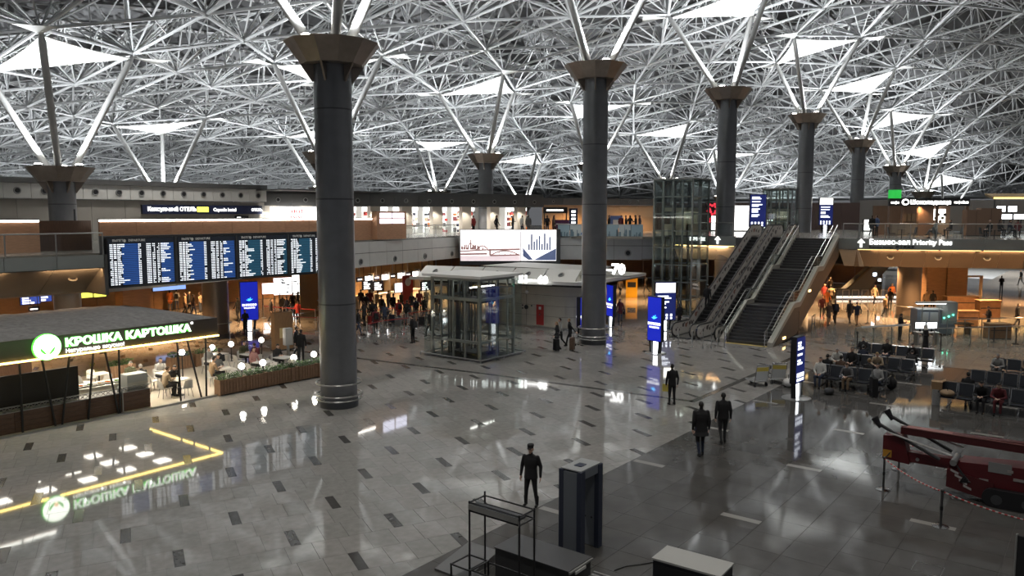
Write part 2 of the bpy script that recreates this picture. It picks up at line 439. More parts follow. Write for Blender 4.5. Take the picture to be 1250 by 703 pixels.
# ================================================================ TREE COLUMNS
LAMP = emat('uplight_lens', (1, .97, .9), 30)
MEMB = mat('membrane_fabric', (.66, .66, .63), .6)
def tree_column(x, y, k, label):
    zc = zcap(x, y); n = 40 if y < 30 else 24
    t = thing('tree_column', label, 'column', (x, y, 0), 0)
    MB().lathe([(.76, .35), (.76, zc - .95), (.74, zc - .6)], n).build('shaft', COLM, t, smooth=True)
    MB().lathe([(.80, 0), (.80, .30), (.77, .35)], n).build('base', DSTEEL, t, smooth=True)
    for hh in (.34, .52, 1.02):
        rg = MB().torus((0, 0, hh), .94, .035, n, 6)
        for a in range(4): rg.tube((.74 * math.cos(a * PI / 2), .74 * math.sin(a * PI / 2), hh), (.93 * math.cos(a * PI / 2), .93 * math.sin(a * PI / 2), hh), .02, 5)
        rg.build('guard_rail', STEEL, t, smooth=True)
    for zz in (4.3, 8.6, 12.2):
        if zz < zc - 2: MB().lathe([(.763, zz), (.765, zz + .03), (.763, zz + .06)], n).build('joint_ring', DSTEEL, t, smooth=True)
    cp = MB(); ns = 12                                  # faceted flared head
    cp.lathe([(1.25, zc - .86), (1.9, zc - .02), (1.93, zc), (1.80, zc), (1.1, zc - .6), (.5, zc - .6)], ns).build('capital', CAPM, t)
    for a in range(6):
        th = R((0 if k % 2 == 0 else 60) + 60 * a); b = MB()
        b.slab([(.74, zc - 1.5), (.80, zc - 1.55), (1.28, zc - .86), (.74, zc - .86)], -.04, .04).xf(Matrix.Rotation(th + R(30), 4, 'Z'))
        b.build('bracket', CAPM, t)
    V = []
    for a in range(3):
        th = (0 if k % 2 == 0 else 60) + 120 * a
        ux, uy = math.cos(R(th)), math.sin(R(th))
        px, py = x + 4.8 * ux, y + 4.888 * uy
        top = Vector((4.8 * ux, 4.888 * uy, zroof(px, py) - .05)); bot = Vector((.55 * ux, .55 * uy, zc - .45))
        V.append(top); s = MB(); L = top - bot
        s.tube(bot, bot + L * .06, .11, 12, .19).tube(bot + L * .06, bot + L * .93, .2, 12).tube(bot + L * .93, top, .19, 12, .1)
        s.build('strut', STRUTM, t, smooth=True)
        tip = MB(); o0 = top - Vector((0, 0, .25)); A1 = o0 + Vector((math.cos(R(th + 28)), math.sin(R(th + 28)), .02)) * 2.3; A2 = o0 + Vector((math.cos(R(th - 28)), math.sin(R(th - 28)), .02)) * 2.3; up3 = Vector((0, 0, .03))
        kk = len(tip.v); tip.v += [tuple(q) for q in (o0, A1, A2, o0 + up3, A1 + up3, A2 + up3)]
        for fc in ((2, 1, 0), (3, 4, 5), (0, 1, 4, 3), (1, 2, 5, 4), (2, 0, 3, 5)): tip.face(*(kk + q for q in fc))
        tip.build('membrane_tip', MEMB, t)
        lp = MB().lathe([(.17, 0), (.26, .16), (.25, .18)], 12, (1.25 * math.cos(R(th + 60)), 1.25 * math.sin(R(th + 60)), zc - .05)).build('uplight', DSTEEL, t)
        MB().lathe([(.2, .165), (.22, .2), (.14, .25)], 12, (1.25 * math.cos(R(th + 60)), 1.25 * math.sin(R(th + 60)), zc - .05)).build('lens', LAMP, lp)
    # fabric triangle stretched between the strut heads, edges drawn inward
    mb = MB(); N = 10; ids = {}; cc = (V[0] + V[1] + V[2]) / 3
    for layer in (0, 1):
        for i in range(N + 1):
            for j in range(N + 1 - i):
                a, b = i / N, j / N; c = 1 - a - b
                p = V[0] * c + V[1] * a + V[2] * b
                ed = 27 * a * b * c
                pull = .11 * (4 * a * b * (c < .001) + 4 * b * c * (a < .001) + 4 * a * c * (b < .001))
                p = p + (cc - p) * pull - Vector((0, 0, .30 + .25 * ed - .04 * layer))
                ids[(layer, i, j)] = len(mb.v); mb.v.append(tuple(p))
    for i in range(N):
        for j in range(N - i):
            q = [(i, j), (i + 1, j), (i, j + 1)]
            mb.face(*(ids[(0, *p)] for p in reversed(q))); mb.face(*(ids[(1, *p)] for p in q))
            if i + j < N - 1:
                q = [(i + 1, j), (i + 1, j + 1), (i, j + 1)]
                mb.face(*(ids[(0, *p)] for p in reversed(q))); mb.face(*(ids[(1, *p)] for p in q))
    for i in range(N):
        for A, B in (((i, 0), (i + 1, 0)), ((0, i + 1), (0, i)), ((i + 1, N - i - 1), (i, N - i))):
            mb.face(ids[(0, *A)], ids[(0, *B)], ids[(1, *B)], ids[(1, *A)])
    mb.build('membrane', MEMB, t, smooth=True)
    return t
COL_LABELS = {
 (0, 0): 'thick dark grey column in front of the departure boards, nearest of all columns',
 (0, 1): 'tall grey column beside the two suitcase travellers and the desk hall numbered 51 to 60',
 (0, 2): 'grey column rising behind the top of the left escalator',
 (0, 3): 'grey column on the gallery right behind the head of the stairs',
 (0, 4): 'grey column behind the gallery sign of the priority lounge',
 (0, 5): 'column with the green screen band beside the chocolate cafe sign',
 (0, 6): 'far column behind the chocolate cafe sign, only head and struts showing',
 (0, 7): 'farthest column of the near row, beyond the cafe at the far right',
 (1, 0): 'wide column behind the brown parapet left of the departure boards',
 (1, 1): 'tree column hidden behind the nearest thick column, only white struts showing',
 (1, 2): 'column standing behind the large lit city billboard',
 (1, 3): 'tree column hidden behind the column by the suitcase travellers',
 (1, 4): 'column ending behind the tall glass lift tower',
 (1, 5): 'tree column hidden behind the column at the escalator top',
 (2, 1): 'far column with a coppery strut behind the capsule hotel sign band',
 (2, 2): 'far column whose struts stand left of the white shop fronts',
 (2, 3): 'far column with a pale triangle left of the billboard column',
 (2, 4): 'far column with white struts right of the billboard column',
}
for r_, y in enumerate(ROWY):
    for k in range(0, 8):
        if (r_, k) in COL_LABELS: tree_column(COLX[k + 1], y, k, COL_LABELS[(r_, k)])
# ================================================================ GALLERY (upper floor), walls
def frame2(p0, p1):
    a = Vector((p1[0] - p0[0], p1[1] - p0[1])); L = a.length; return L, math.atan2(a.y, a.x)
VENTM = mat('vent_ring', (.30, .30, .29), .35, .5)
def vent(parent, x, y, z, r=.22, tilt=0., name='round_vent'):
    m = MB(); m.torus((0, 0, 0), r, r * .22, 16, 6, ax=1); m.mi = 1
    m.tube((0, .08, 0), (0, -.01, 0), r * .85, 14)
    o = m.build(name, [VENTM, BLACK], parent, smooth=True); o.location = (x, y, z); o.rotation_euler = (tilt, 0, 0)
    return o
def panels(root, L, z0, z1, step, m, name='panel', y0=0., y1=0., th=.06, gap=.012, vents=None, vr=.2):
    """a run of cladding panels along local X facing -Y; y0 / y1 = set-back of the lower / upper edge"""
    n = max(1, round(L / step)); w = L / n
    for i in range(n):
        a, b = i * w + gap, (i + 1) * w - gap
        p = MB().hexa([(a, y0, z0 + gap), (b, y0, z0 + gap), (b, y0 + th, z0 + gap), (a, y0 + th, z0 + gap),
                       (a, y1, z1 - gap), (b, y1, z1 - gap), (b, y1 + th, z1 - gap), (a, y1 + th, z1 - gap)]).build(name, m, root)
        if vents and (i % vents[1]) == vents[0]:
            f = vents[2] if len(vents) > 2 else .5
            ti = math.atan2(y0 - y1, z1 - z0)
            vent(p, (a + b) / 2, y0 + (y1 - y0) * f - .02, z0 + (z1 - z0) * f, vr, -ti if abs(ti) > .05 else 0)
def wallrun(name, p0, p1):
    L, a = frame2(p0, p1)
    o = bpy.data.objects.new(name, None); C.objects.link(o); o.location = (p0[0], p0[1], 0); o.rotation_euler = (0, 0, a); o['kind'] = 'structure'
    return o, L
def backing(root, L, z0, z1, y0, y1, m=PANELD, name='backing'):
    return MB().box(0, L, y0, y1, z0, z1).build(name, m, root)
def glass_rail(name, label, p0, p1, z, h=1.05, step=1.6, g=GLASS, group='glass balustrades of the gallery'):
    L, a = frame2(p0, p1); t = thing(name, label, 'balustrade', (p0[0], p0[1], z), a, group)
    n = max(1, round(L / step)); w = L / n
    for i in range(n):
        MB().box(i * w + .02, (i + 1) * w - .02, -.008, .008, .08, h - .06).build('pane', g, t)
    MB().tube((0, 0, h), (L, 0, h), .035, 8).build('handrail', STEEL, t, smooth=True)
    ps = MB()
    for i in range(n + 1): MB().box(i * w - .025, i * w + .025, .01, .05, 0, h - .02).build('post', STEEL, t)
    return t
SOFF = mat('soffit_paint', (.30, .26, .21), .6)
UPF = mat('upper_floor_stone', (.25, .235, .21), .2, 0, .08, 3.)
# upper floor slab: left wing, far wing, right wing
slabs = MB()
slabs.prism([(-30, 37.9), (17.3, 37.9), (34, 41.6), (50.3, 45.0), (55.2, 38.2), (57.6, 31.0), (60.3, 29.5), (60.3, 16.4), (60.1, 14.9), (64.0, 5.6), (72, -14),
             (96, -14), (96, 34), (112, 66), (100, 96), (-30, 96)], 5.98, 6.2)
upper = struct(slabs.build('floor_upper', UPF))
sof = MB(); sof.prism([(-30, 39.8), (17.3, 39.8), (34, 43.2), (50.3, 46.5), (56, 39), (59, 31.0), (62., 29.5), (62., 16.4), (62., 14.9), (66.0, 5.6), (74, -14),
             (93, -14), (93, 34), (112, 66), (100, 96), (-30, 96)], 4.2, 4.3)
struct(sof.build('ceiling_lower', SOFF))
# --- left front
r, L = wallrun('trim_1', (-3.8, 37.4), (17.3, 37.4))
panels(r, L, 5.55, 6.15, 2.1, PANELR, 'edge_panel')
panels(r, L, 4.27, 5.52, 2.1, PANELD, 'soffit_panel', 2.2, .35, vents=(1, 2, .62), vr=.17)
backing(r, L, 5.52, 5.56, .06, .4)
for i in range(5):
    if i == 2: continue
    MB().box(i * 4.2 + .4, i * 4.2 + 3.9, .12, .17, 5.535, 5.56).build('led_strip', LEDW, r)
MB().box(L - .06, L + .1, 0, 2.3, 4.25, 6.15).build('end_panel', PANELD, r)
glass_rail('glass_balustrade', 'smoked glass balustrade in front of the brown parapet at far left', (3, 37.55), (17.3, 37.55), 6.15, 1.0, 2.0)
# --- brown parapet with lit top
def parapet(name, label, p0, p1, z0, z1, step=2.1):
    L, a = frame2(p0, p1); t = thing(name, label, 'parapet', (p0[0], p0[1], 0), a, None); t['kind'] = 'thing'
    n = max(1, round(L / step)); w = L / n
    for i in range(n):
        MB().box(i * w + .01, (i + 1) * w - .01, 0, .12, z0, z1 - .12).build('panel', WOOD, t)
        MB().box(i * w + .02, (i + 1) * w - .02, -.03, .06, z1 - .11, z1 - .02).build('light_strip', LEDC, t)
    MB().box(0, L, -.04, .16, z1 - .02, z1 + .02).build('cap_rail', BLACK, t)
    return t
parapet('brown_parapet', 'brown panelled parapet with a lit top edge at the far left', (8, 41), (15.95, 41), 6.2, 7.76, 2.65)
parapet('brown_parapet', 'long brown panelled parapet with a lit top edge above the departure boards', (18.75, 41), (38.75, 42.75), 6.2, 7.76, 2.1)
MB().box(15.95, 18.75, 41.9, 42.0, 6.2, 7.7).build('trim_2', WOODD); struct(bpy.data.objects['trim_2'])
# --- far front (light grey), then billboard side, then the stretch behind the tower
r, L = wallrun('trim_3', (17.4, 37.95), (50.25, 44.7))
panels(r, L, 5.3, 6.1, 2.15, PANEL, 'upper_panel')
panels(r, L, 4.3, 5.28, 2.15, PANEL, 'lower_panel', vents=(1, 2, .42), vr=.2)
backing(r, L, 4.3, 6.1, .07, .25)
glass_rail('glass_balustrade', 'clear glass balustrade left of the city billboard in front of the shops', (42.2, 43.1), (50.0, 44.75), 6.15, 1.0, 1.6)
r, L = wallrun('trim_4', (50.25, 44.7), (55.1, 37.9))
panels(r, L, 4.3, 6.1, 2.1, PANEL); backing(r, L, 4.3, 6.1, .07, .25)
PANELB = mat('fascia_panel_pale', (.47, .49, .50), .35, .1, .04, 1.5)
r, L = wallrun('trim_5', (55.1, 37.7), (60.0, 29.6))
panels(r, L, 5.4, 6.12, 2.4, PANELB, 'upper_panel')
panels(r, L, 4.2, 5.38, 2.4, PANELB, 'lower_panel', vents=(2, 4, .5), vr=.24)
backing(r, L, 4.2, 6.1, .07, .25)
# --- right front: stretch over the escalators, then the lounge side
r, L = wallrun('trim_6', (60.0, 29.5), (60.0, 24.0))
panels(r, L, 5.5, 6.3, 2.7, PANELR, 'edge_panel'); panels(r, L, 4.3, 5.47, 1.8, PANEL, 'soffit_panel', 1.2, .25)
MB().box(.2, L - .2, .1, .15, 5.48, 5.505).build('led_strip', LEDW, r)
lf = r
r, L = wallrun('trim_7', (60.0, 24.0), (60.0, 16.4))
backing(r, L, 5.6, 6.2, .05, .3, PANELD)
r, L = wallrun('trim_8', (60.05, 16.3), (59.85, 14.85))
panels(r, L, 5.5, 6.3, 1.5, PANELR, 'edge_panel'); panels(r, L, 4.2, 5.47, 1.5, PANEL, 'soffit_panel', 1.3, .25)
r, L = wallrun('trim_9', (59.85, 14.85), (68.2, -5.2))
panels(r, L, 5.5, 6.3, 2.6, PANELR, 'edge_panel')
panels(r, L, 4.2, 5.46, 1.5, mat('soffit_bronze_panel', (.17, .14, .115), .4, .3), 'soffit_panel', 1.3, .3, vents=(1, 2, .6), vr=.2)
for i in range(8):
    if i % 5 == 4: continue
    MB().box(i * 2.7 + .05, i * 2.7 + 2.6, .12, .18, 5.485, 5.51).build('led_strip', LEDW, r)
glass_rail('glass_balustrade', 'glass balustrade over the lit arrow sign, right of the stairs', (59.95, 15.9), (60.0, 14.85), 6.3, 1.05, 1.2)
glass_rail('glass_balustrade', 'glass balustrade along the cafe gallery at upper right', (59.95, 14.75), (68.2, -5.2), 6.3, 1.05, 1.6)
glass_rail('glass_balustrade', 'glass balustrade left of the escalator heads', (60.1, 29.4), (60.1, 24.3), 6.3, 1.05, 1.6)
# warm lamps below the slab edges
def warm(x, y, z, p, sx=2.5, sy=.2, rz=0.): lamp('AREA', (x, y, z), p * 2.2, WARM, sx, (R(50), 0, rz), sy=.12)
for x in (8, 12, 16): warm(x, 37.62, 5.45, 22)
for t in (.12, .28, .44, .6, .78): x, y = lerp((59.85, 14.85), (68.2, -5.2), t); warm(x + .25, y + .1, 5.42, 9, 3.2, .2, R(-67))
warm(60.15, 26.8, 5.42, 26, 4, .2, -PI / 2)
for x, y in ((14, 47), (24, 47), (33, 49), (42, 51), (52, 50), (22, 56), (34, 58), (46, 60), (64, 34), (72, 40), (60, 42), (66, 24), (66, 14), (70, 8), (72, 20), (78, 12), (76, 2), (70, -2), (84, 6), (82, 24), (63.5, 11), (65.5, 4), (68.5, -4), (63, 20), (74, 15), (88, 14), (56.5, 44), (47, 50), (17, 52)):
    lamp('SPOT', (x, y, 4.15), 2700, WARM, .15, cone=135, blend=.8)
# cool hall beyond the far right opening
for x, y in ((108, 2), (108, -16), (124, -4), (124, 14)): lamp('SPOT', (x, y, 9), 9000, COOL, .4, cone=120)

# ---------------- walls under the gallery
WW = mat('hall_wall_wood', (.34, .20, .105), .45, 0, .12, 2., stretch=(1, 1, 5))
r, L = wallrun('wall_hall', (-5, 60), (64, 66))
panels(r, L, 0, 4.2, 2.4, WW, 'wall_panel', gap=.02)
r, L = wallrun('wall_inner', (64, 66), (96, 42))
panels(r, L, 0, 4.2, 3, WW, 'wall_panel', gap=.02)
r, L = wallrun('wall_far', (96, 42), (96, 21))
panels(r, L, 0, 4.2, 3, WW, 'wall_panel', gap=.02)
# dark wall block with the far stair, brown pillars right
r, L = wallrun('wall_core', (79, 14.9), (80.5, 12.4)); panels(r, L, 0, 4.2, 3, BLACK, 'wall_panel')
# ---------------- upper left wall with vents
UPW = mat('upper_wall_beige', (.30, .28, .25), .5, 0, .05, 1.)
r, L = wallrun('wall_left', (2, 56), (39.2, 56))
panels(r, L, 9.05, 10.05, 1.65, PANEL, 'band_panel', vents=(0, 1), vr=.2)
panels(r, L, 6.2, 9.03, 2.4, UPW, 'wall_panel', .25, .25)
backing(r, L, 10.05, 10.4, -.15, .5, PANELD, 'coping')
# dark ring fascia over the shops, pillars, glowing shop fronts
SH0, SH1 = (39.2, 56.5), on(662, 250, D=80)[:2]
r, L = wallrun('wall_shops', SH0, SH1)
panels(r, L, 8.75, 9.75, 2.3, PANELD, 'fascia_panel', -.3, -.3, vents=(0, 1, .5), vr=.17)
backing(r, L, 8.75, 10.0, -.2, 1, PANELD, 'coping')
SHOPW = mat('shop_white_wall', (.8, .78, .74), .5)
backing(r, L, 6.2, 8.75, 4.2, 4.4, SHOPW, 'back_wall')
PILM = mat('beige_pillar', (.55, .50, .43), .5)
shoplen = L
shops = r
px_ = [0.5, 5.6, 13.4, 19.5, 27, 33.3, 40]
for i in range(9):
    a = L * (i + .0) / 9
    MB().box(a, a + L * .036, -.2, .5, 6.2, 8.75).build('pillar', PILM, r)
for i in range(9):
    a = L * (i + .5) / 9; w = Matrix.Rotation(r.rotation_euler.z, 4, 'Z') @ Vector((a, 1.6, 0))
    lamp('SPOT', (r.location.x + w.x, r.location.y + w.y, 8.7), 420, (1, .96, .9), .2, cone=155)
    w = Matrix.Rotation(r.rotation_euler.z, 4, 'Z') @ Vector((L * (i + .02) / 9, -.9, 0)); lamp('SPOT', (r.location.x + w.x, r.location.y + w.y, 8.72), 170, (1, .93, .82), .08, cone=120)
struct(MB().box(SH0[0] - 1, SH1[0] + 4, SH0[1], SH1[1] + 6, 9.95, 10.05).build('trim_10', PANELD))
# beige wall behind the tower stretch
BEI = mat('orange_beige_wall', (.50, .34, .20), .5)
p0 = on(662, 250, D=80)[:2]; p1 = on(800, 250, D=86)[:2]
r, L = wallrun('wall_lounge', p0, p1)
panels(r, L, 6.2, 9.0, 2.4, BEI, 'wall_panel'); panels(r, L, 9.0, 9.7, 2.4, PANELD, 'fascia_panel', -.2, -.2, vents=(0, 2), vr=.12)
for f in (.25, .75):
    x, y = lerp(p0, p1, f); lamp('SPOT', (x - 1.5, y - 2, 9.3), 700, WARM, .2, cone=140)
# far right upper walls
p0 = on(800, 250, D=92)[:2]; p1 = on(1060, 250, D=92)[:2]
r, L = wallrun('wall_back', p0, p1)
panels(r, L, 6.2, 9.4, 3, mat('dark_shop_wall', (.09, .06, .055), .5), 'wall_panel')
p0 = on(1050, 250, D=86)[:2]; p1 = on(1290, 250, D=86)[:2]
r, L = wallrun('wall_right', p0, p1)
panels(r, L, 6.2, 9.6, 3, mat('grey_back_wall', (.22, .21, .20), .5), 'wall_panel')
# ================================================================ PEOPLE
import numpy as np
SKIN = [mat('skin_light', (.56, .36, .27), .55), mat('skin_tan', (.42, .25, .17), .55)]
EYE = mat('eye_dark', (.02, .02, .02), .3)
CL = {}
def cloth(n, c): CL[n] = mat('cloth_' + n, c, .85, 0, .12, 20.); return CL[n]
for n, c in dict(black=(.009, .009, .010), charcoal=(.022, .022, .024), navy=(.018, .024, .045), grey=(.13, .13, .13), lightgrey=(.32, .32, .31), white=(.6, .59, .56),
                 beige=(.36, .28, .19), brown=(.10, .06, .04), olive=(.07, .075, .04), red=(.30, .025, .02), maroon=(.12, .02, .025), blue=(.05, .09, .20), denim=(.045, .06, .10),
                 pink=(.42, .22, .20), orange=(.55, .16, .04), tan=(.25, .17, .10)).items(): cloth(n, c)
HAIRC = {'dark': mat('hair_dark', (.012, .010, .008), .6), 'brown': mat('hair_brown', (.05, .028, .015), .6), 'fair': mat('hair_fair', (.25, .16, .07), .6), 'grey': mat('hair_grey', (.25, .24, .23), .6)}
V3 = Vector
class Body:
    """one skin over a posed skeleton: tapered limbs and lofted trunk, fused by a voxel remesh; faces keep the garment of the nearest limb"""
    def __init__(s): s.m = MB(); s.p = []      # prims: (a, b, ra, rb, material)
    def limb(s, a, b, ra, rb, k, n=14):
        a = V3(a); b = V3(b); s.m.tube(a, b, ra, n, rb); s.m.ball(a, ra, n, 10); s.m.ball(b, rb, n, 10); s.p.append((a, b, ra, rb, k))
    def loft(s, secs, k, side=V3((1, 0, 0))):
        """secs: [(centre, rx, ry)]: ellipses square to the path"""
        n = 20; base = len(s.m.v); N = len(secs); cs = [V3(c) for c, _, _ in secs]
        for i, (c, rx, ry) in enumerate(secs):
            d = (cs[min(i + 1, N - 1)] - cs[max(i - 1, 0)]).normalized(); sd = (side - d * side.dot(d)).normalized(); w = d.cross(sd)
            for j in range(n):
                t = 2 * PI * j / n; s.m.v.append(tuple(cs[i] + sd * (rx * math.cos(t)) + w * (ry * math.sin(t))))
        for i in range(N - 1):
            for j in range(n):
                q = (j + 1) % n; s.m.face(base + i * n + j, base + i * n + q, base + (i + 1) * n + q, base + (i + 1) * n + j)
        s.m.face(*(base + j for j in reversed(range(n)))); s.m.face(*(base + (N - 1) * n + j for j in range(n)))
        for (a, rx, ry), (b, rx2, ry2) in zip(secs, secs[1:]): s.p.append((V3(a), V3(b), (rx + ry) / 2, (rx2 + ry2) / 2, k))
    def hand(s, w, d, palm, up, curl=.5, k=0):
        """palm from wrist w along d; palm normal; thumb leaves the side"""
        d = V3(d).normalized(); nrm = (V3(palm) - d * V3(palm).dot(d)).normalized(); sd = d.cross(nrm) * up
        c = V3(w) + d * .05
        s.loft([(V3(w) - d * .01, .026, .019), (V3(w) + d * .04, .036, .016), (V3(w) + d * .088, .040, .014)], k, sd)
        for i, L in enumerate((.072, .08, .075, .06)):
            o = V3(w) + d * .085 + sd * (.030 - .0205 * i); p = d; t = o; seg = L / 2.4
            for q in range(3):
                p = (p + nrm * (curl * (.35 + .25 * q))).normalized(); u = t + p * seg * (1 - .12 * q); s.limb(t, u, .0100 - .0006 * q, .0096 - .0006 * q, k, 8); t = u
        o = V3(w) + d * .025 + sd * .028; u = o + (d * .6 + sd * .75 + nrm * .25).normalized() * .042; s.limb(o, u, .013, .011, k, 8)
        s.limb(u, u + (d * .95 + sd * .15 + nrm * .3).normalized() * .033, .0108, .0098, k, 8)
    def head(s, c, f, hair=1, cap=False, scarf=False):
        c = V3(c); f = V3(f).normalized(); z = V3((0, 0, 1)); z = (z - f * z.dot(f)).normalized(); x = f.cross(z)
        s.hc, s.hf, s.hz = c, f, z
        a = len(s.m.v); s.m.ball((0, 0, 0), 1, 20, 14)
        for i in range(a, len(s.m.v)):
            p = s.m.v[i]; s.m.v[i] = tuple(c + x * (p[0] * .077) + f * (p[1] * .098 - .012) + z * (p[2] * .105 + .018))
        s.limb(c + f * .035 - z * .035, c + f * .055 - z * .082, .055, .036, 0, 12)          # jaw and chin
        s.limb(c + f * .088 + z * .012, c + f * .108 - z * .022, .010, .015, 0, 8)           # nose
        s.limb(c + f * .083 - x * .026 - z * .055, c + f * .083 + x * .026 - z * .055, .011, .011, 0, 8)   # mouth
        s.limb(c + f * .080 - x * .04 + z * .03, c + f * .080 + x * .04 + z * .03, .012, .012, 0, 8)       # brow
        for q in (-1, 1):
            s.limb(c + x * (.078 * q) + z * .02 - f * .012, c + x * (.081 * q) - z * .022 - f * .004, .016, .011, 0, 8)
        s.p.append((c, c + z * .02, .09, .09, 0))
        if cap:
            s.loft([(c + z * .07 - f * .01, .088, .105), (c + z * .12 - f * .01, .095, .11), (c + z * .15 - f * .012, .09, .105)], 4, x)
            s.loft([(c + z * .068 + f * .08, .075, .012), (c + z * .055 + f * .15, .055, .008)], 4, x)
        if hair == 2:                                                                        # long hair down the neck
            s.loft([(c + z * .06 - f * .05, .085, .06), (c - z * .06 - f * .075, .09, .045), (c - z * .2 - f * .085, .085, .03)], 4, x)
        if scarf:
            s.loft([(c + z * .12 - f * .02, .05, .06), (c + z * .04 - f * .025, .10, .115), (c - z * .07 - f * .02, .10, .11), (c - z * .16, .15, .12)], 4, x)
    def mesh(s, name, vox=.0115):
        o = s.m.build(name, [SKIN[0]]); md = o.modifiers.new('r', 'REMESH'); md.mode = 'VOXEL'; md.voxel_size = vox; md.use_smooth_shade = True
        sm = o.modifiers.new('s', 'SMOOTH'); sm.iterations = 2; sm.factor = .5
        dg = bpy.context.evaluated_depsgraph_get(); me = bpy.data.meshes.new_from_object(o.evaluated_get(dg)); me.name = name
        bpy.data.objects.remove(o)
        for m in (SKIN[0], CL['black'], CL['charcoal'], CL['black'], HAIRC['dark'], EYE): 
            if len(me.materials) < 6: me.materials.append(m)
        while len(me.materials) > 6: me.materials.pop(index=0)
        n = len(me.polygons); ce = np.empty(n * 3, np.float32); me.polygons.foreach_get('center', ce); ce = ce.reshape(-1, 3)
        best = np.full(n, 9e9); idx = np.zeros(n, np.int32)
        for a, b, ra, rb, k in s.p:
            a = np.array(a); d = np.array(b) - a; L = max(d @ d, 1e-9); t = np.clip((ce - a) @ d / L, 0, 1)
            q = np.linalg.norm(ce - a - t[:, None] * d, axis=1) - (ra + (rb - ra) * t); w = q < best; best[w] = q[w]; idx[w] = k
        c, f, z = np.array(s.hc), np.array(s.hf), np.array(s.hz); r = ce - c; x = np.cross(f, z)
        rf, rz_, rx = r @ f, r @ z, r @ x; hd = np.linalg.norm(r, axis=1) < .16
        idx[hd & (idx == 0) & ((rz_ > .075) | ((rf < .012) & (rz_ > -.03) & (np.abs(rx) < .082)) | ((rf < -.03) & (rz_ > -.075)))] = 4
        ey = hd & (idx == 0) & (rf > .06) & (np.abs(rz_ - .012) < .009) & (np.abs(np.abs(rx) - .032) < .013); idx[ey] = 5
        me.polygons.foreach_set('material_index', idx); me.polygons.foreach_set('use_smooth', [True] * n); me.update()
        return me
def standing(legs, arms, lean=0., hem=.86, head=(0, -1, -.12), cap=False, hair=1, scarf=False, bulk=1.0, boots=False, coat=None, hands=None, hd=0.):
    """legs: per side (knee, ankle, toe dy); arms: per side (elbow, wrist)"""
    b = Body(); top = lambda z: V3((0, -lean * (z - .9), z))
    secs = [(top(hem), .185 * bulk, .135 * bulk), (top(.95), .175 * bulk, .125 * bulk), (top(1.1), .165 * bulk, .118 * bulk), (top(1.25), .19 * bulk, .128 * bulk), (top(1.36), .20 * bulk, .118 * bulk), (top(1.44), .165 * bulk, .088), (top(1.49), .075, .07)]
    if coat: secs = [(top(coat), .235 * bulk, .19 * bulk)] + secs
    b.loft(secs, 1, V3((1, 0, 0)))
    if not coat or coat > .4: b.loft([(V3((0, .005, .80)), .155, .115), (V3((0, 0, .9)), .165, .12), (V3((0, 0, .96)), .15, .11)], 2)
    b.limb(top(1.46), top(1.56) + V3((0, -.012 - hd * .4, 0)), .058, .054, 0)
    b.head(top(1.635) + V3((0, -.028 - hd, -hd * .3)), head, hair, cap, scarf)
    for i, s in enumerate((-1, 1)):
        hip = V3((.085 * s, 0, .90)); kn, an, ty = legs[i]; kn = V3(kn); an = V3(an)
        b.limb(hip, kn, .092 * bulk, .062, 2); b.limb(kn, an, .060, .043, 2)
        if boots: b.limb(an + V3((0, 0, .17)), an, .058, .05, 3)
        b.limb(an + V3((0, .035, -.045)), an + V3((.01 * s, ty, -.055)), .042, .036, 3); b.limb(an, an + V3((0, .03, -.04)), .046, .044, 3)
        sh = top(1.41) + V3((.178 * s * bulk, 0, 0)); el, wr = arms[i]; el = V3(el); wr = V3(wr)
        b.limb(sh, el, .062 * bulk, .05 * bulk, 1); b.limb(el, wr, .049 * bulk, .034, 1)
        d = (wr - el).normalized(); pn = V3((-s, -.25, 0)) if abs(d.z) > .6 else V3((0, 0, 1))
        b.hand(wr, d, pn, s, .55)
    return b
def seated(arms, lean=0., hem=.44, head=(0, -1, -.25), knees=.11, feet=-.42, hair=1, bulk=1.0, cap=False, crossed=False):
    """hips on a 0.45 m seat, facing -Y"""
    b = Body(); top = lambda h: V3((0, .02 - lean * h, .53 + h * math.sqrt(max(.1, 1 - lean * lean))))
    b.loft([(top(-.04), .18 * bulk, .14), (top(.06), .178 * bulk, .135), (top(.2), .168 * bulk, .122), (top(.36), .19 * bulk, .128), (top(.47), .20 * bulk, .118), (top(.55), .16, .088), (top(.6), .075, .07)], 1)
    b.loft([(V3((0, .06, .50)), .17, .10), (V3((0, -.03, .52)), .175, .095), (V3((0, -.12, .53)), .16, .085)], 2)
    b.limb(top(.57), top(.67) + V3((0, -.012, 0)), .058, .054, 0)
    b.head(top(.745) + V3((0, -.03, 0)), head, hair, cap)
    for i, s in enumerate((-1, 1)):
        hip = V3((.09 * s, -.02, .53)); kn = V3((knees * s, -.45, .54)); an = V3((knees * s * .9, feet, .10))
        if crossed and s == 1: kn = V3((-.02, -.46, .62)); an = V3((-.12, -.60, .30))
        b.limb(hip, kn, .09, .062, 2); b.limb(kn, an, .06, .043, 2)
        b.limb(an + V3((0, .035, -.045)), an + V3((.01 * s, -.14, -.055)), .042, .036, 3); b.limb(an, an + V3((0, .03, -.04)), .046, .044, 3)
        sh = top(.51) + V3((.18 * s * bulk, 0, 0)); el, wr = arms[i]; el = V3(el); wr = V3(wr)
        b.limb(sh, el, .062 * bulk, .05, 1); b.limb(el, wr, .049, .034, 1); b.hand(wr, (wr - el), (0, .2, -1), s, .5)
    return b
dn = [((-.25, .04, 1.13), (-.255, -.02, .87)), ((.25, .04, 1.13), (.255, -.02, .87))]
sw = [((-.25, .12, 1.15), (-.27, .02, .90)), ((.25, -.05, 1.14), (.25, -.19, .93))]
st = [((-.10, -.01, .49), (-.105, .02, .10), -.13), ((.10, -.01, .49), (.115, .02, .10), -.13)]
wk = [((-.09, -.17, .52), (-.09, -.24, .115), -.13), ((.09, .03, .49), (.09, .30, .155), -.10)]
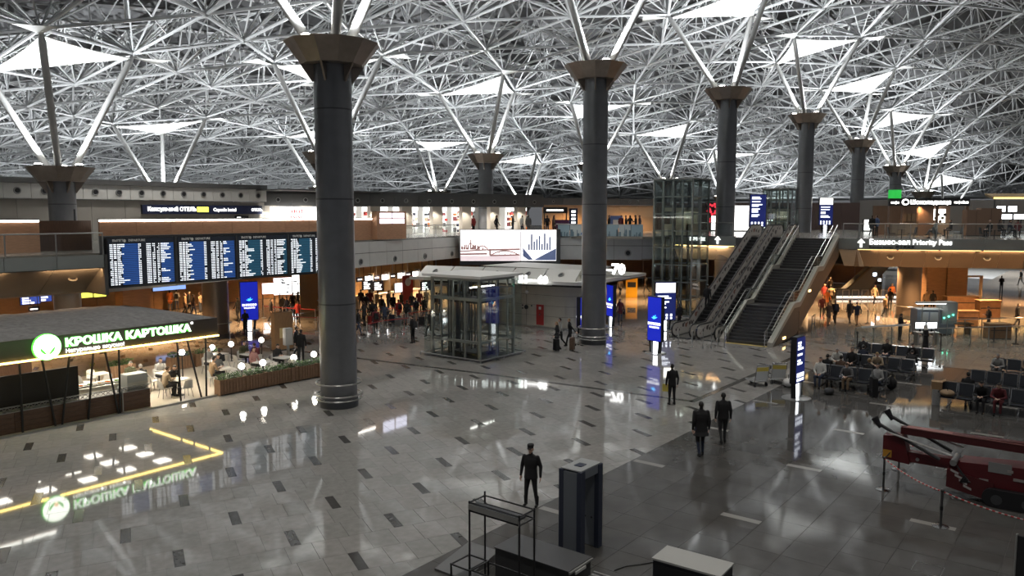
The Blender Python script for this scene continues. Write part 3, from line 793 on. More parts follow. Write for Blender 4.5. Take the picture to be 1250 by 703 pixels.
wk2 = [((-.09, -.12, .50), (-.09, -.10, .10), -.13), ((.09, -.02, .48), (.09, .20, .125), -.12)]
ph = [((-.25, .0, 1.14), (-.12, -.27, 1.17)), ((.25, .0, 1.14), (.10, -.27, 1.16))]
pull = [((-.26, .08, 1.14), (-.27, .02, .90)), ((.27, .14, 1.17), (.30, .34, .97))]
lap = [((-.25, -.06, .74), (-.12, -.30, .66)), ((.25, -.06, .74), (.10, -.30, .66))]
tab = [((-.26, -.16, .77), (-.10, -.38, .80)), ((.26, -.16, .77), (.12, -.36, .80))]
PM = {
 'stand': standing(st, dn).mesh('standing_body'),
 'walk': standing(wk, sw, .06).mesh('walking_body'),
 'stroll': standing(wk2, dn, .04, bulk=1.08).mesh('strolling_body'),
 'coat': standing(wk2, dn, .03, hem=.8, coat=.68, bulk=1.12).mesh('coat_body'),
 'pull': standing(wk, pull, .08).mesh('pulling_body'),
 'phone': standing(st, ph, .02, head=(0, -1, -.6)).mesh('phone_body'),
 'woman': standing(wk2, sw, .03, bulk=.92, hair=2, coat=.74).mesh('woman_body'),
 'robe': standing(st, ph, .02, bulk=.98, coat=.12, scarf=True).mesh('robed_body'),
 'guard': standing([((-.13, -.01, .49), (-.155, .02, .10), -.13), ((.13, -.01, .49), (.165, .03, .10), -.13)], [((-.27, .05, 1.14), (-.285, -.03, .88)), ((.27, .05, 1.14), (.285, -.02, .88))], 0, hem=.82, cap=True, boots=True, bulk=1.06).mesh('guard_body'),
 'sit': seated(lap).mesh('seated_body'),
 'sitlean': seated([((-.26, -.26, .72), (-.09, -.46, .70)), ((.26, -.26, .72), (.07, -.46, .70))], .42, head=(0, -1, -.8)).mesh('leaning_seated_body'),
 'table': seated(tab, .22, head=(0, -1, -.5)).mesh('table_seated_body'),
 'sitwoman': seated(lap, .05, hair=2, bulk=.9, crossed=True).mesh('crossed_seated_body'),
}
BAGM = mat('bag_black', (.015, .015, .017), .6); BAGB = mat('bag_brown', (.12, .07, .045), .6); BAGG = mat('bag_grey', (.12, .12, .12), .6)
def _pack():
    m = MB(); m.loft = None
    m.box(-.15, .15, .0, .16, 0, .42); return m
def person(pose, loc, rz, label, top='black', legs='charcoal', hair='dark', shoes='black', skin=0, h=1.0, group=None, pack=None, name='person'):
    o = bpy.data.objects.new(name, PM[pose]); C.objects.link(o); o.location = loc; o.rotation_euler = (0, 0, rz); o.scale = (h, h, h)
    hm = HAIRC.get(hair) or CL[hair]
    for i, m in enumerate((SKIN[skin], CL[top], CL[legs], CL[shoes], hm)):
        o.material_slots[i].link = 'OBJECT'; o.material_slots[i].material = m
    tag(o, label, 'person', group); o['kind'] = 'thing'
    if pack:
        seat = pose.startswith('sit') or pose == 'table'; z = .62 if seat else .98
        m = MB().hexa([(-.14, .12, z), (.14, .12, z), (.13, .27, z + .01), (-.13, .27, z + .01), (-.13, .11, z + .4), (.13, .11, z + .4), (.10, .21, z + .43), (-.10, .21, z + .43)])
        m.box(-.1, .1, .26, .30, z + .04, z + .2)
        for s in (-1, 1): m.path([(s * .09, .11, z + .38), (s * .10, .0, z + .47), (s * .11, -.12, z + .36), (s * .14, .08, z + .06)], .016, 5)
        m.build('backpack', CL.get(pack) or BAGM, o)
    return o
def toward(a, b): return math.atan2(b[1] - a[1], b[0] - a[0]) + PI / 2       # turn a front (-Y) at a to face b
# ================================================================ LEFT: departure boards, restaurant, signs
TXTW = emat('sign_white_glow', (1, 1, .97), 1.5)
TXTP = mat('sign_white_paint', (.75, .75, .73), .5)
SCRBLUE = emat('screen_blue', (.02, .08, .30), .42); SCRTEAL = emat('screen_teal', (.015, .075, .13), .5); SCRBLK = emat('screen_black', (.006, .008, .012), .6)
NAVY = mat('navy_sign', (.012, .018, .06), .4)
def board(X0, X1, n, label):
    w = X1 - X0; t = thing('departure_board', label, 'departure board', (X0, 37.5, 4.6), 0, 'departure boards on the gallery edge')
    MB().box(0, w, 0, .22, 0, 2.3).build('case', BLACK, t)
    MB().box(.03, w - .03, -.012, .0, .05, 2.26).build('screen', SCRBLK, t)
    hd = text('header_text', 'ВЫЛЕТ', .15, (w * .07, -.02, 2.17), 0, TXTP, t, .004, 'LEFT', .004)
    text('header_text', 'DEPARTURE', .15, (w * .30, -.02, 2.17), 0, TXTP, t, .004, 'LEFT', .004)
    ic = MB(); ic.tube((w * .245, -.02, 2.16), (w * .245, -.016, 2.16), .075, 14); ic.build('header_icon', TXTP, t)
    bl = MB(); wh = MB(); rows = 22; rh = 1.98 / rows
    cols = [(.03, .045), (.05, .07), (.085, .12), (.44, .455), (.462, .478), (.56, .575), (.582, .60), (.607, .625), (.65, .665), (.672, .688), (.72, .735), (.742, .755)]
    rnd = random.Random(n * 17 + 3)
    for i in range(rows):
        z0 = 2.03 - (i + 1) * rh + .02; z1 = z0 + .048
        bl.box(w * .2, w * .44, -.016, -.012, z0 - .010, z1 + .010)
        bl.box(w * (.78 if n < 2 else .9), w * .975, -.016, -.012, z0 - .010, z1 + .010)
        for a, b in cols:
            if rnd.random() < .93: wh.box(w * a, w * b, -.024, -.018, z0, z1)
        e = .15 + rnd.random() * .09 + (.08 if rnd.random() < .15 else 0); a = .135
        while a < e: q = .012 + .018 * rnd.random(); wh.box(w * a, w * (a + q), -.024, -.018, z0, z1); a += q + .005
        e = .80 + rnd.random() * .14 if rnd.random() < (.55 if n < 2 else .9) or i % 7 == 0 else 0; a = .775
        while a < e: q = .012 + .02 * rnd.random(); wh.box(w * a, w * (a + q), -.024, -.018, z0, z1); a += q + .005
    bl.build('row_bands', SCRBLUE if n < 2 else SCRTEAL, t)['kind'] = 'stuff'
    wh.build('flight_rows', emat('screen_text', (.9, .95, 1), .85), t)['kind'] = 'stuff'
    MB().box(w, w + .12, -.02, .2, -.02, 2.32).build('mullion', DSTEEL, t)
for n, (a, b, l) in enumerate(((17.46, 20.79, 'leftmost departure board, beside the lit end of the balcony soffit'),
                 (20.92, 24.22, 'second departure board, deep blue bands, above the bronze round pillar'),
                 (24.34, 27.55, 'third departure board, teal bands, above the blue totem screen'),
                 (27.68, 30.95, 'fourth departure board, partly hidden by the nearest thick column'))): board(a, b, n, l)
fr = MB().box(17.3, 31.1, 37.75, 37.95, 4.5, 7.0).build('board_support_frame', DSTEEL); solo(fr, 'dark steel backing frame that carries the row of departure boards', 'frame')
# small signs beneath the gallery
def hung_sign(name, label, cat, px, py, D, w, h, rz, face, lines=0, txt=None, drop=.5, group=None):
    x, y, z = on(px, py, D=D); t = thing(name, label, cat, (x, y, z), rz, group)
    MB().box(-w / 2, w / 2, 0, .1, -h / 2, h / 2).build('case', BLACK, t)
    MB().box(-w / 2 + .03, w / 2 - .03, -.012, 0, -h / 2 + .03, h / 2 - .03).build('face', face, t)
    if lines:
        m = MB(); rnd = random.Random(int(px * 7 + py))
        for i in range(lines):
            zz = h / 2 - (i + .8) * h / (lines + .6); m.box(-w * .4, w * (-.1 + .5 * rnd.random()), -.022, -.014, zz - h * .16 / max(1, lines * .5), zz + h * .10 / max(1, lines * .5))
        m.build('lettering', TXTW, t)
    if txt: text('lettering', txt, h * .55, (0, -.02, 0), 0, TXTW, t, .006, 'CENTER', .008)
    if drop:
        if z < 4.1: drop = 4.2 - z - h / 2
        for s in (-1, 1): MB().tube((s * w * .35, .05, h / 2), (s * w * .35, .05, h / 2 + drop), .02, 6).build('rod', DSTEEL, t)
    return t
SBLUE = emat('sign_blue_glow', (.03, .06, .30), .9)
SYEL = emat('screen_yellow', (.85, .85, .12), 1.1)
hung_sign('direction_sign', 'larger blue direction sign under the balcony at far left', 'sign', 37, 365, 50, 1.2, .72, 0, SBLUE, 4)
hung_sign('direction_sign', 'smaller blue direction sign under the balcony left of the wide column', 'sign', 56, 362.5, 50, .72, .62, 0, SBLUE, 3)
hung_sign('info_screen', 'left one of the two yellow screens above the restaurant roof', 'screen', 107, 359, 52, .85, .52, 0, SYEL)
hung_sign('info_screen', 'right one of the two yellow screens above the restaurant roof', 'screen', 122, 358, 52, .85, .52, 0, SYEL)
hung_sign('direction_sign', 'small white lettered sign below the blue direction signs at far left', 'sign', 42, 377, 48, .6, .28, 0, NAVY, 1)
hung_sign('gate_display', 'long pale blue display strip hanging below the second departure board', 'sign', 207, 351, 58, 2.6, .42, 0, emat('strip_blue', (.18, .30, .62), 1.2), 0, None, .3)
hung_sign('pole_sign', 'thin white lettered blade sign on the pole beside the wide left column', 'sign', 93, 284, 40.5, .16, .62, 0, TXTP, 0, None, 0); ps0 = bpy.data.objects['pole_sign']; MB().tube((0, .06, 6.2 - ps0.location.z), (0, .06, 1.2), .05, 8).build('pole', DSTEEL, ps0)
# upper left hotel sign
x0, y0, _ = on(174, 256, Y=56); x1, y1, _ = on(320, 256, Y=56)
t = thing('hotel_sign', 'long navy sign band with white lettering for the capsule hotel at upper left', 'sign', (x0, 56.0, 0), 0)
MB().box(0, x1 - x0, 0, .25, 8.05, 8.72).build('panel', NAVY, t)
text('lettering', 'Капсульный ОТЕЛЬ', .42, (.35, -.03, 8.4), 0, TXTW, t, .01, 'LEFT', .012, .95)
text('lettering', 'Capsule hotel', .36, (5.6, -.03, 8.38), 0, TXTW, t, .01, 'LEFT', .008)
text('lettering', 'ОТЕЛЬ', .30, (9.0, -.03, 8.38), 0, TXTW, t, .01, 'LEFT', .008)
MB().box(4.25, 5.2, -.03, -.01, 8.2, 8.6).build('yellow_label', SYEL, t)
t2 = hung_sign('wall_sign', 'small yellow lettered sign under the hotel sign band', 'sign', 258, 265, 66.3, 1.2, .24, 0, BLACK, 1, None, 0); t2.location.y = 56.15
# screens on the end of the brown parapet (px 455-490)
t = thing('screen_cabinet', 'brown cabinet with white lit menu screens at the end of the long parapet', 'cabinet', (38.9, 42.4, 6.2), R(3))
MB().box(0, 3.1, 0, .5, 0, 2.05).build('body', WOOD, t)
for i in range(2):
    for j in range(2): MB().box(.3 + i * 1.35, 1.5 + i * 1.35, -.04, .0, 1.16 + j * .42, 1.5 + j * .42).build('screen', emat('menu_screen', (.8, .82, 1), 2.0), t)

# ---------------- restaurant
RX0, RX1, RY = 6.0, 19.25, 31.5
GRN = emat('sign_green_glow', (.08, .55, .05), 1.5)
t = thing('restaurant_pavilion', 'potato restaurant pavilion with dark fascia, lit lettering and a flat slate roof', 'restaurant', (12, 35, 0)); of = (12, 35, 0)
FASC = mat('restaurant_fascia', (.075, .060, .050), .5, 0, .1, 2.)
ROOF = mat('slate_roof_felt', (.16, .155, .15), .8, 0, .25, 5., bump=.6)
MB().box(RX0, RX1, RY - .1, RY + .05, 2.70, 3.46).build('fascia', FASC, t, of)
MB().box(RX1 - .12, RX1, RY, 38.6, 2.70, 3.46).build('side_fascia', FASC, t, of)
MB().box(RX0, RX1 + .02, RY - .16, RY - .08, 2.64, 2.70).build('led_edge', emat('amber_led', (1, .70, .18), 7), t, of)
MB().box(RX1 - .04, RX1 + .02, RY - .08, 38.5, 2.64, 2.70).build('led_edge', emat('amber_led', (1, .70, .18), 7), t, of)
rf = MB(); rr_ = random.Random(4); nx, nyy = 40, 16
for i in range(nx + 1):
    for j in range(nyy + 1):
        x = RX0 + (RX1 - RX0) * i / nx; y = RY - .1 + 7.4 * j / nyy
        e = min(1, j / 5, (nyy - j) / 3, (nx - i) / 6)
        rf.v.append((x, y, 3.44 + .30 * max(0, e) + (.05 * rr_.random() if 0 < j < nyy and i < nx else 0)))
for i in range(nx):
    for j in range(nyy): q = nyy + 1; rf.face(i * q + j, (i + 1) * q + j, (i + 1) * q + j + 1, i * q + j + 1)
rf.build('roof', ROOF, t, of)
MB().box(RX0, RX1 - .12, RY + .05, 38.6, 3.30, 3.40).build('ceiling_board', mat('restaurant_ceiling', (.35, .33, .30), .7), t, of)
for i in range(7):
    for j in range(4):
        if j == 0 and i < 3: continue
        MB().box(7.8 + i * 1.65, 8.4 + i * 1.65, 32.4 + j * 1.6, 33.0 + j * 1.6, 3.26, 3.30).build('ceiling_light', emat('ceiling_light_panel', (1, .95, .85), 5), t, of)
MB().box(RX0, 24.5, RY - .25, 40.2, 0, .025).build('floor_platform', mat('restaurant_floor', (.55, .50, .42), .35), t, of)
MB().box(RX0, 19.0, RY - .33, RY - .2, 0, .07).build('plinth_edge', STEEL, t, of)
# fascia sign
sg = thing('restaurant_sign', 'glowing potato restaurant lettering with round green logo on the dark fascia', 'sign', (10, RY - .12, 0)); so = 10
def SX(px): return on(px, 420, Y=RY - .12)[0]
xa, xb = SX(79), SX(236)
ls = text('lettering', 'КРОШКА КАРТОШКА', .42, (xa - so, -.03, 3.15), 0, TXTW, sg, .02, 'LEFT', .014)
bpy.context.view_layer.update(); ls.scale.x = (xb - xa - .12) / max(.1, ls.dimensions.x)
hl = text('lettering_halo', 'КРОШКА КАРТОШКА', .42, (xa - so, -.005, 3.15), 0, GRN, sg, .003, 'LEFT', .032); hl.scale.x = ls.scale.x
xs2 = SX(151)
for wd_, fa, fb in (('Натурально', 0, .57), ('вкусно!', .62, 1.0)):
    l2 = text('lettering', wd_, .21, (xa - so + (xs2 - xa) * fa, -.03, 2.84), 0, TXTW, sg, .01, 'LEFT', .004)
    bpy.context.view_layer.update(); l2.scale.x = (xs2 - xa) * (fb - fa) / max(.1, l2.dimensions.x)
MB().tube((xb - .05 - so, -.05, 3.36), (xb - .05 - so, -.02, 3.36), .055, 14).build('trademark_dot', TXTW, sg)
cx = SX(56) - so
MB().tube((cx, -.10, 3.1), (cx, 0, 3.1), .50, 32).build('logo_disc', GRN, sg)
MB().tube((cx, -.13, 3.1), (cx, -.1, 3.1), .47, 32).build('logo_face', emat('logo_white', (1, 1, .93), 3.0), sg)
lf_ = MB()
for s in (-1, 1):                                       # two leaves opening from the potato
    P = [(.03 * s, -.26), (.12 * s, -.24), (.24 * s, -.12), (.27 * s, .04), (.20 * s, -.02), (.10 * s, -.14)]
    if s > 0: P = P[::-1]
    k = len(lf_.v); lf_.v += [(cx + a, -.14, 3.08 + b) for a, b in P]; lf_.face(*range(k, k + 6))
lf_.build('logo_leaves', GRN, sg)
MB().tube((cx, -.143, 2.92), (cx, -.138, 2.92), .08, 14).build('logo_potato', emat('logo_orange', (1, .6, .3), 2), sg)
lamp('AREA', (12.5, RY - .9, 3.3), 5, (.45, 1, .35), 5, (R(60), 0, 0), sy=.3)
# posts leaning between fascia and floor
for (tx, ty, bx_, by) in ((24, 446, 28, 528), (51, 441, 68, 519), (85, 436, 76, 517), (114, 432, 108, 512), (128, 430, 145, 504), (145, 427, 147, 504), (216, 415, 221, 492), (228, 413, 246, 485), (251, 412, 252, 483)):
    a = on(tx, ty, Y=RY - .02); b = on(bx_, by, Y=RY - .02)
    MB().tube((b[0], RY - .02, .02), (a[0], RY - .02, 2.68), .042, 8).build('post', BLACK, t, of)
# counter with wood-clad base, lattice rail, dark cabinet wall
cn = thing('restaurant_counter', 'dark wood clad counter with a crossed lattice rail under the fascia', 'counter', (11, 32, 0)); co = (11, 32, 0)
CW = mat('counter_wood', (.10, .055, .035), .55, 0, .3, 5., stretch=(1, 1, 7))
for i in range(8):
    for j in range(4): MB().box(RX0 + i * 1.272 + .008, RX0 + (i + 1) * 1.272 - .008, RY + .08, RY + .13, .05 + j * .19, .05 + (j + 1) * .19 - .01).build('plank', CW, cn, co)
MB().box(RX0, 16.17, RY + .13, RY + .7, .02, .80).build('body', WOODD, cn, co)
lt = MB()
for i in range(52):
    x = RX0 + i * .195
    lt.tube((x, RY + .1, .83), (x + .19, RY + .1, 1.0), .012, 4); lt.tube((x + .19, RY + .1, .83), (x, RY + .1, 1.0), .012, 4)
lt.build('lattice_rail', mat('lattice_grey', (.38, .36, .33), .5), cn, co)['kind'] = 'stuff'
MB().box(RX0, 16.2, RY + .06, RY + .8, .80, .83).build('counter_ledge', STEEL, cn, co)
MB().box(RX0, 16.2, RY + .06, RY + .16, 1.0, 1.03).build('counter_top', STEEL, cn, co)
MB().tube((15.0, RY + .02, 0), (15.0, RY + .02, 1.02), .03, 8).build('rail_post', STEEL, cn, co)
bk = MB().box(RX0, 13.55, RY + .5, RY + .62, .83, 2.1).build('menu_wall', mat('dark_menu_wall', (.012, .010, .009), .35)); solo(bk, 'plain black cabinet wall behind the counter at far left', 'wall panel'); bk['kind'] = 'thing'
lw = MB().box(RX0, 13.0, RY + 3.4, RY + 3.5, .03, 3.2).build('kitchen_partition', WOODD); solo(lw, 'brown partition behind the black cabinet wall of the restaurant kitchen', 'partition'); lw['kind'] = 'thing'
sc_ = thing('serving_counter', 'white lit serving counter with food trays inside the restaurant', 'counter', (14.9, 33.2, 0))
MB().box(-1.1, 1.25, -.5, .5, 0.03, .95).build('body', WHITE, sc_); MB().box(-1.15, 1.3, -.55, .55, .95, 1.0).build('worktop', WHITE, sc_)
for i in range(6):
    b = MB().hexa([(-1 + i * .36, -.4, 1.0), (-.72 + i * .36, -.4, 1.0), (-.72 + i * .36, -.05, 1.0), (-1 + i * .36, -.05, 1.0), (-1.03 + i * .36, -.43, 1.07), (-.69 + i * .36, -.43, 1.07), (-.69 + i * .36, -.02, 1.07), (-1.03 + i * .36, -.02, 1.07)]).build('food_tray', STEEL, None)
    b.location = sc_.location; solo(b, '%s steel food tray from the left on the white serving counter' % ORD[i], 'tray', 'food trays on the serving counter')
    f = MB(); rn = random.Random(i)
    for q in range(9): f.ball((-.86 + i * .36 + .1 * (rn.random() - .5), -.22 + .22 * (rn.random() - .5), 1.07), .045, 6, 5)
    f.build('food', [CL['orange'], mat('food_green', (.1, .2, .04), .6), CL['beige']][i % 3], b)['kind'] = 'stuff'
mc = thing('coffee_machine', 'grey steel box machine standing at the end of the restaurant counter', 'machine', (15.75, 32.05, .83))
MB().box(-.42, .42, -.3, .3, .03, .62).build('body', mat('machine_grey', (.45, .47, .48), .35, .4), mc); MB().box(-.4, .4, -.31, -.3, .1, .3).build('front_panel', PANEL, mc)
for q in (-.36, .36): MB().box(q - .04, q + .04, -.25, .25, 0, .03).build('foot', BLACK, mc)
cu = MB().lathe([(.05, 0), (.07, .18), (.075, .19), (.06, .19)], 12, (15.1, 32.0, .83)).build('water_jug', mat('jug_glass', (.6, .6, .58), .2)); solo(cu, 'pale jug beside the grey machine on the counter', 'jug')
for x, y in ((8.5, 34.5), (11.5, 34.5), (14.6, 33.4), (16.5, 33.2), (17.8, 35.4), (15.6, 36.6), (18.6, 33.0)): lamp('SPOT', (x, y, 3.24), 210, (1, .88, .70), .12, cone=140)

# ---------------- planters with hedges and globe lamps
HEDG = [mat('hedge_leaf', (.025, .06, .015), .6), mat('hedge_leaf_light', (.06, .12, .03), .6)]
PLW = mat('planter_wood', (.24, .14, .08), .6, 0, .25, 6., stretch=(6, 6, 1))
GLOBE = emat('globe_glow', (1, .95, .86), 6)
def hedge(x0, x1, y0, y1, z, h, par_, n=260, seed=0):
    m = MB(); rn = random.Random(seed)
    for i in range(n):
        c = V3((x0 + (x1 - x0) * rn.random(), y0 + (y1 - y0) * rn.random(), z + h * rn.random() ** 1.5))
        u = V3((rn.uniform(-1, 1), rn.uniform(-1, 1), rn.uniform(-.3, 1))).normalized(); w = u.orthogonal().normalized(); s = .05 + .05 * rn.random()
        m.mi = rn.randrange(2); k = len(m.v); m.v += [tuple(c - w * s * .4), tuple(c + u * s), tuple(c + w * s * .4), tuple(c - u * s * .6)]; m.face(k, k + 1, k + 2, k + 3)
    o = m.build('foliage', HEDG, par_); o['kind'] = 'stuff'; return o
def planter(x0, x1, y, label, seed):
    t = thing('planter', label, 'planter', ((x0 + x1) / 2, y, .026), 0, 'hedge planters round the terrace'); w = (x1 - x0) / 2
    MB().box(-w, w, -.22, .22, .03, .62).build('box', WOODD, t)
    n = max(2, round(2 * w / .15)); s = MB()
    for i in range(n): a = -w + 2 * w * i / n; s.box(a + .012, a + 2 * w / n - .012, -.25, -.22, .03, .68)
    s.build('slats', PLW, t)['kind'] = 'stuff'
    for q in (-w, w): MB().box(q - .025, q + .025, -.25, .22, 0.0, .68).build('end_board', PLW, t)
    hedge(-w, w, -.2, .2, .6, .3, t, 340, seed); return t
def globe(x, y, label, h=1.12):
    t = thing('globe_lamp', label, 'lamp', (x, y, 0), 0, 'globe lamps round the terrace')
    MB().lathe([(.09, 0), (.09, .03), (.03, .05)], 12).build('base', BLACK, t); MB().tube((0, 0, .03), (0, 0, h - .12), .028, 8).build('post', BLACK, t)
    MB().ball((0, 0, h), .145, 20, 14).build('globe', GLOBE, t, smooth=True)
    lamp('POINT', (x, y, h + .17), 14, (1, .9, .75), .1); return t
ps = [SXp for SXp in (19.05, 20.15, 21.25, 22.35, 22.75, 23.85, 24.6)]
planter(19.05, 20.28, 31.25, 'first slatted planter hedge from the restaurant entrance, at its front corner', 1)
planter(20.36, 21.40, 31.22, 'second slatted planter hedge from the restaurant entrance along the hall side', 2)
planter(21.48, 22.70, 31.18, 'third slatted planter hedge along the hall side, middle of the row', 3)
planter(22.78, 23.12, 31.16, 'narrow slatted planter with the pale flowering plant between two long ones', 4)
planter(23.2, 24.25, 31.12, 'fifth planter hedge along the hall side, next to the thick column', 5)
planter(24.32, 25.3, 31.08, 'last planter hedge, mostly behind the nearest thick column', 6)
planter(20.6, 21.8, 38.2, 'left hedge planter at the back of the terrace', 7)
planter(22.0, 23.4, 38.2, 'middle hedge planter at the back of the terrace', 8)
planter(17.6, 18.8, 38.3, 'hedge planter at the back behind the seated diners of the covered part', 9)
fl = MB(); rn = random.Random(5)
for i in range(60): fl.ball((22.95 + .2 * (rn.random() - .5), 31.16 + .3 * (rn.random() - .5), .8 + .28 * rn.random()), .035, 5, 4)
o = fl.build('blossom', mat('pale_blossom', (.6, .58, .5), .7), None); solo(o, 'pale flowers in the narrow planter', 'flowers'); o['kind'] = 'stuff'
for x, y, l in ((20.32, 31.3, 'front globe lamp nearest the restaurant entrance'), (21.44, 31.3, 'second globe lamp of the front row, between second and third planter'), (23.14, 31.25, 'third globe lamp of the front row, beside the flowering planter'),
                (24.3, 31.2, 'fourth globe lamp of the front row, beside the thick column')): globe(x, y, l)
for (px, py), l in (((222, 430), 'globe lamp seen between the leaning posts of the restaurant'), ((259, 424), 'back globe lamp above the hedge left of the terrace'), ((282, 420), 'back globe lamp in the middle of the terrace hedge'), ((319, 415), 'back globe lamp nearest the wooden pylon')):
    p = on(px, py, Y=38.0 if px > 230 else 36.0); globe(p[0], p[1], l, p[2] if .8 < p[2] < 1.8 else 1.15)

# ---------------- tables and chairs
TOP = mat('table_top_white', (.72, .70, .66), .35); CHW = mat('white_shell_chair', (.72, .71, .68), .4); LEGM = mat('chair_leg_metal', (.2, .2, .2), .35, .8)
def mk_table():
    t = thing('dining_table', 'white square cafe table', 'table', (0, 0, 0))
    MB().box(-.38, .38, -.38, .38, .71, .745).build('table_top', TOP, t); MB().tube((0, 0, .03), (0, 0, .71), .035, 8).build('stem', BLACK, t); MB().lathe([(.24, .0), (.23, .02), (.04, .04)], 16).build('base', BLACK, t)
    return t
def mk_chair():
    t = thing('shell_chair', 'white shell chair', 'chair', (0, 0, 0)); m = MB()
    m.hexa([(-.22, -.24, .43), (.22, -.24, .43), (.2, .2, .42), (-.2, .2, .42), (-.23, -.25, .46), (.23, -.25, .46), (.21, .2, .45), (-.21, .2, .45)]); m.build('seat', CHW, t)
    m = MB(); N = 8
    for i in range(N + 1):
        a = -1 + 2 * i / N
        for zz, k in ((.44, 0), (.62, 1), (.82, 2)):
            for th in (0, .02): m.v.append((a * (.22 - .02 * k), .20 + .05 * k - .07 * a * a + th, zz - (.05 * a * a if k == 2 else 0)))
    for i in range(N):
        b = i * 6
        for k in (0, 2): m.face(b + k, b + 6 + k, b + 8 + k, b + 2 + k); m.face(b + 1 + k, b + 3 + k, b + 9 + k, b + 7 + k)
        m.face(b + 4, b + 10, b + 11, b + 5)
    m.build('backrest', CHW, t, smooth=True)
    for sx in (-1, 1):
        for sy in (-1, 1): MB().tube((sx * .14, sy * .13, .43), (sx * .21, sy * .2, 0), .012, 5).build('leg', LEGM, t)
    return t
T0, C0 = mk_table(), mk_chair(); used = [0, 0]
TG, CG = 'white tables of the potato restaurant', 'white chairs of the potato restaurant'
def table_at(x, y, rz, label):
    if used[0] == 0: T0.location = (x, y, .025); T0.rotation_euler = (0, 0, rz); T0['label'] = label; T0['group'] = TG
    else: dup(T0, (x, y, .025), rz, label, TG)
    used[0] += 1
def chair_at(x, y, rz, label):
    if used[1] == 0: C0.location = (x, y, .025); C0.rotation_euler = (0, 0, rz); C0['label'] = label; C0['group'] = CG
    else: dup(C0, (x, y, .025), rz, label, CG)
    used[1] += 1
tabs = [(17.1, 34.6, 'white table under the roof by the two older men'), (18.4, 34.4, 'white table behind the leaning posts with the globe lamp'), (18.0, 32.6, 'small white table at the front edge beside the leaning posts'),
        (20.6, 33.2, 'white terrace table just behind the first planter'), (21.4, 35.3, 'white terrace table with two diners in the middle'), (22.7, 33.1, 'white terrace table behind the third planter'),
        (23.6, 35.6, 'long white terrace table toward the wooden pylon'), (24.1, 33.4, 'white terrace table behind the globe lamp at the right'), (22.6, 36.9, 'white terrace table by the back hedge'), (16.4, 36.6, 'white table deep inside the covered part')]
TK = ['table of the older men', 'table behind the posts', 'small front edge table', 'first planter table', 'middle terrace table', 'third planter table', 'long pylon table', 'right globe lamp table', 'back hedge table', 'deepest covered table']
for i, (x, y, l) in enumerate(tabs):
    table_at(x, y, R(8 * (i % 3)), l)
    for j, (dx, dy, a) in enumerate(((0, -.62, PI), (0, .62, 0), (-.65, 0, PI / 2), (.65, 0, -PI / 2))):
        if j >= (2 if i in (0, 4, 8) else 3): continue
        side = ('front', 'back', 'left', 'right')[j]
        chair_at(x + dx, y + dy, a, 'white shell chair on the %s side of the %s' % (('hall', 'back', 'left', 'right')[j], TK[i]))
# diners 
dn_ = [(17.1, 35.22, 0, 'olive', 'grey', 'older man in an olive jacket at the table under the restaurant roof', 'table'), (17.1, 33.98, PI, 'black', 'grey', 'older man in a black coat beside the man in olive', 'table'),
       (18.4, 35.02, 0, 'lightgrey', 'dark', 'diner in a pale grey jacket by the globe lamp behind the posts', 'table'), (18.0, 33.22, 0, 'black', 'dark', 'diner in black reading a paper at the front edge table', 'sitlean'),
       (17.35, 32.6, PI / 2, 'beige', 'brown', 'diner in beige at the front edge table', 'table'),
       (20.6, 33.82, 0, 'grey', 'dark', 'diner in grey behind the first planter', 'table'), (19.95, 33.2, PI / 2, 'tan', 'dark', 'diner in a tan jacket, back to the restaurant roof', 'table'),
       (21.4, 35.92, 0, 'lightgrey', 'dark', 'diner in light grey at the middle terrace table', 'table'), (21.4, 34.68, PI, 'black', 'dark', 'diner in black across from the one in light grey', 'table'),
       (23.6, 36.22, 0, 'olive', 'dark', 'diner in dark olive at the long terrace table', 'table'), (23.6, 34.98, PI, 'maroon', 'brown', 'diner in maroon with back to the hall', 'table'),
       (22.7, 33.92, 0, 'pink', 'brown', 'diner in a dusty pink top behind the third planter', 'sitwoman'), (24.1, 34.02, 0, 'charcoal', 'dark', 'diner in charcoal by the right globe lamp', 'table')]
for x, y, a, c, hr, l, pose in dn_: person(pose, (x, y, .025), a, l, c, 'charcoal', hr, group='diners of the potato restaurant')
# wooden pylon, grey box stand
p = at(345, 427); t = thing('wooden_pylon', 'tall brown wooden pylon with a pale notice, at the terrace corner', 'pylon', p, R(-6))
MB().box(-.6, .6, -.2, .2, 0, 2.25).build('body', mat('pylon_wood', (.30, .17, .08), .5, 0, .12, 3., stretch=(8, 8, 1)), t); MB().box(-.28, .1, -.22, -.2, .75, 1.35).build('notice', mat('notice_paper', (.75, .6, .3), .6), t); MB().box(-.64, .64, -.24, .24, 0, .06).build('plinth', BLACK, t)
p = at(352, 437); t = thing('grey_terminal', 'grey steel box terminal on a slim leg beside the wooden pylon', 'terminal', p, R(-6))
MB().box(-.22, .22, -.16, .16, .75, 1.7).build('cabinet', mat('terminal_grey', (.45, .47, .47), .4), t); MB().box(-.06, .06, -.05, .05, .03, .75).build('stem', STEEL, t); MB().box(-.2, .2, -.15, .15, 0, .03).build('base', STEEL, t)
MB().box(-.2, .2, -.165, -.16, .8, 1.65).build('door', PANEL, t)
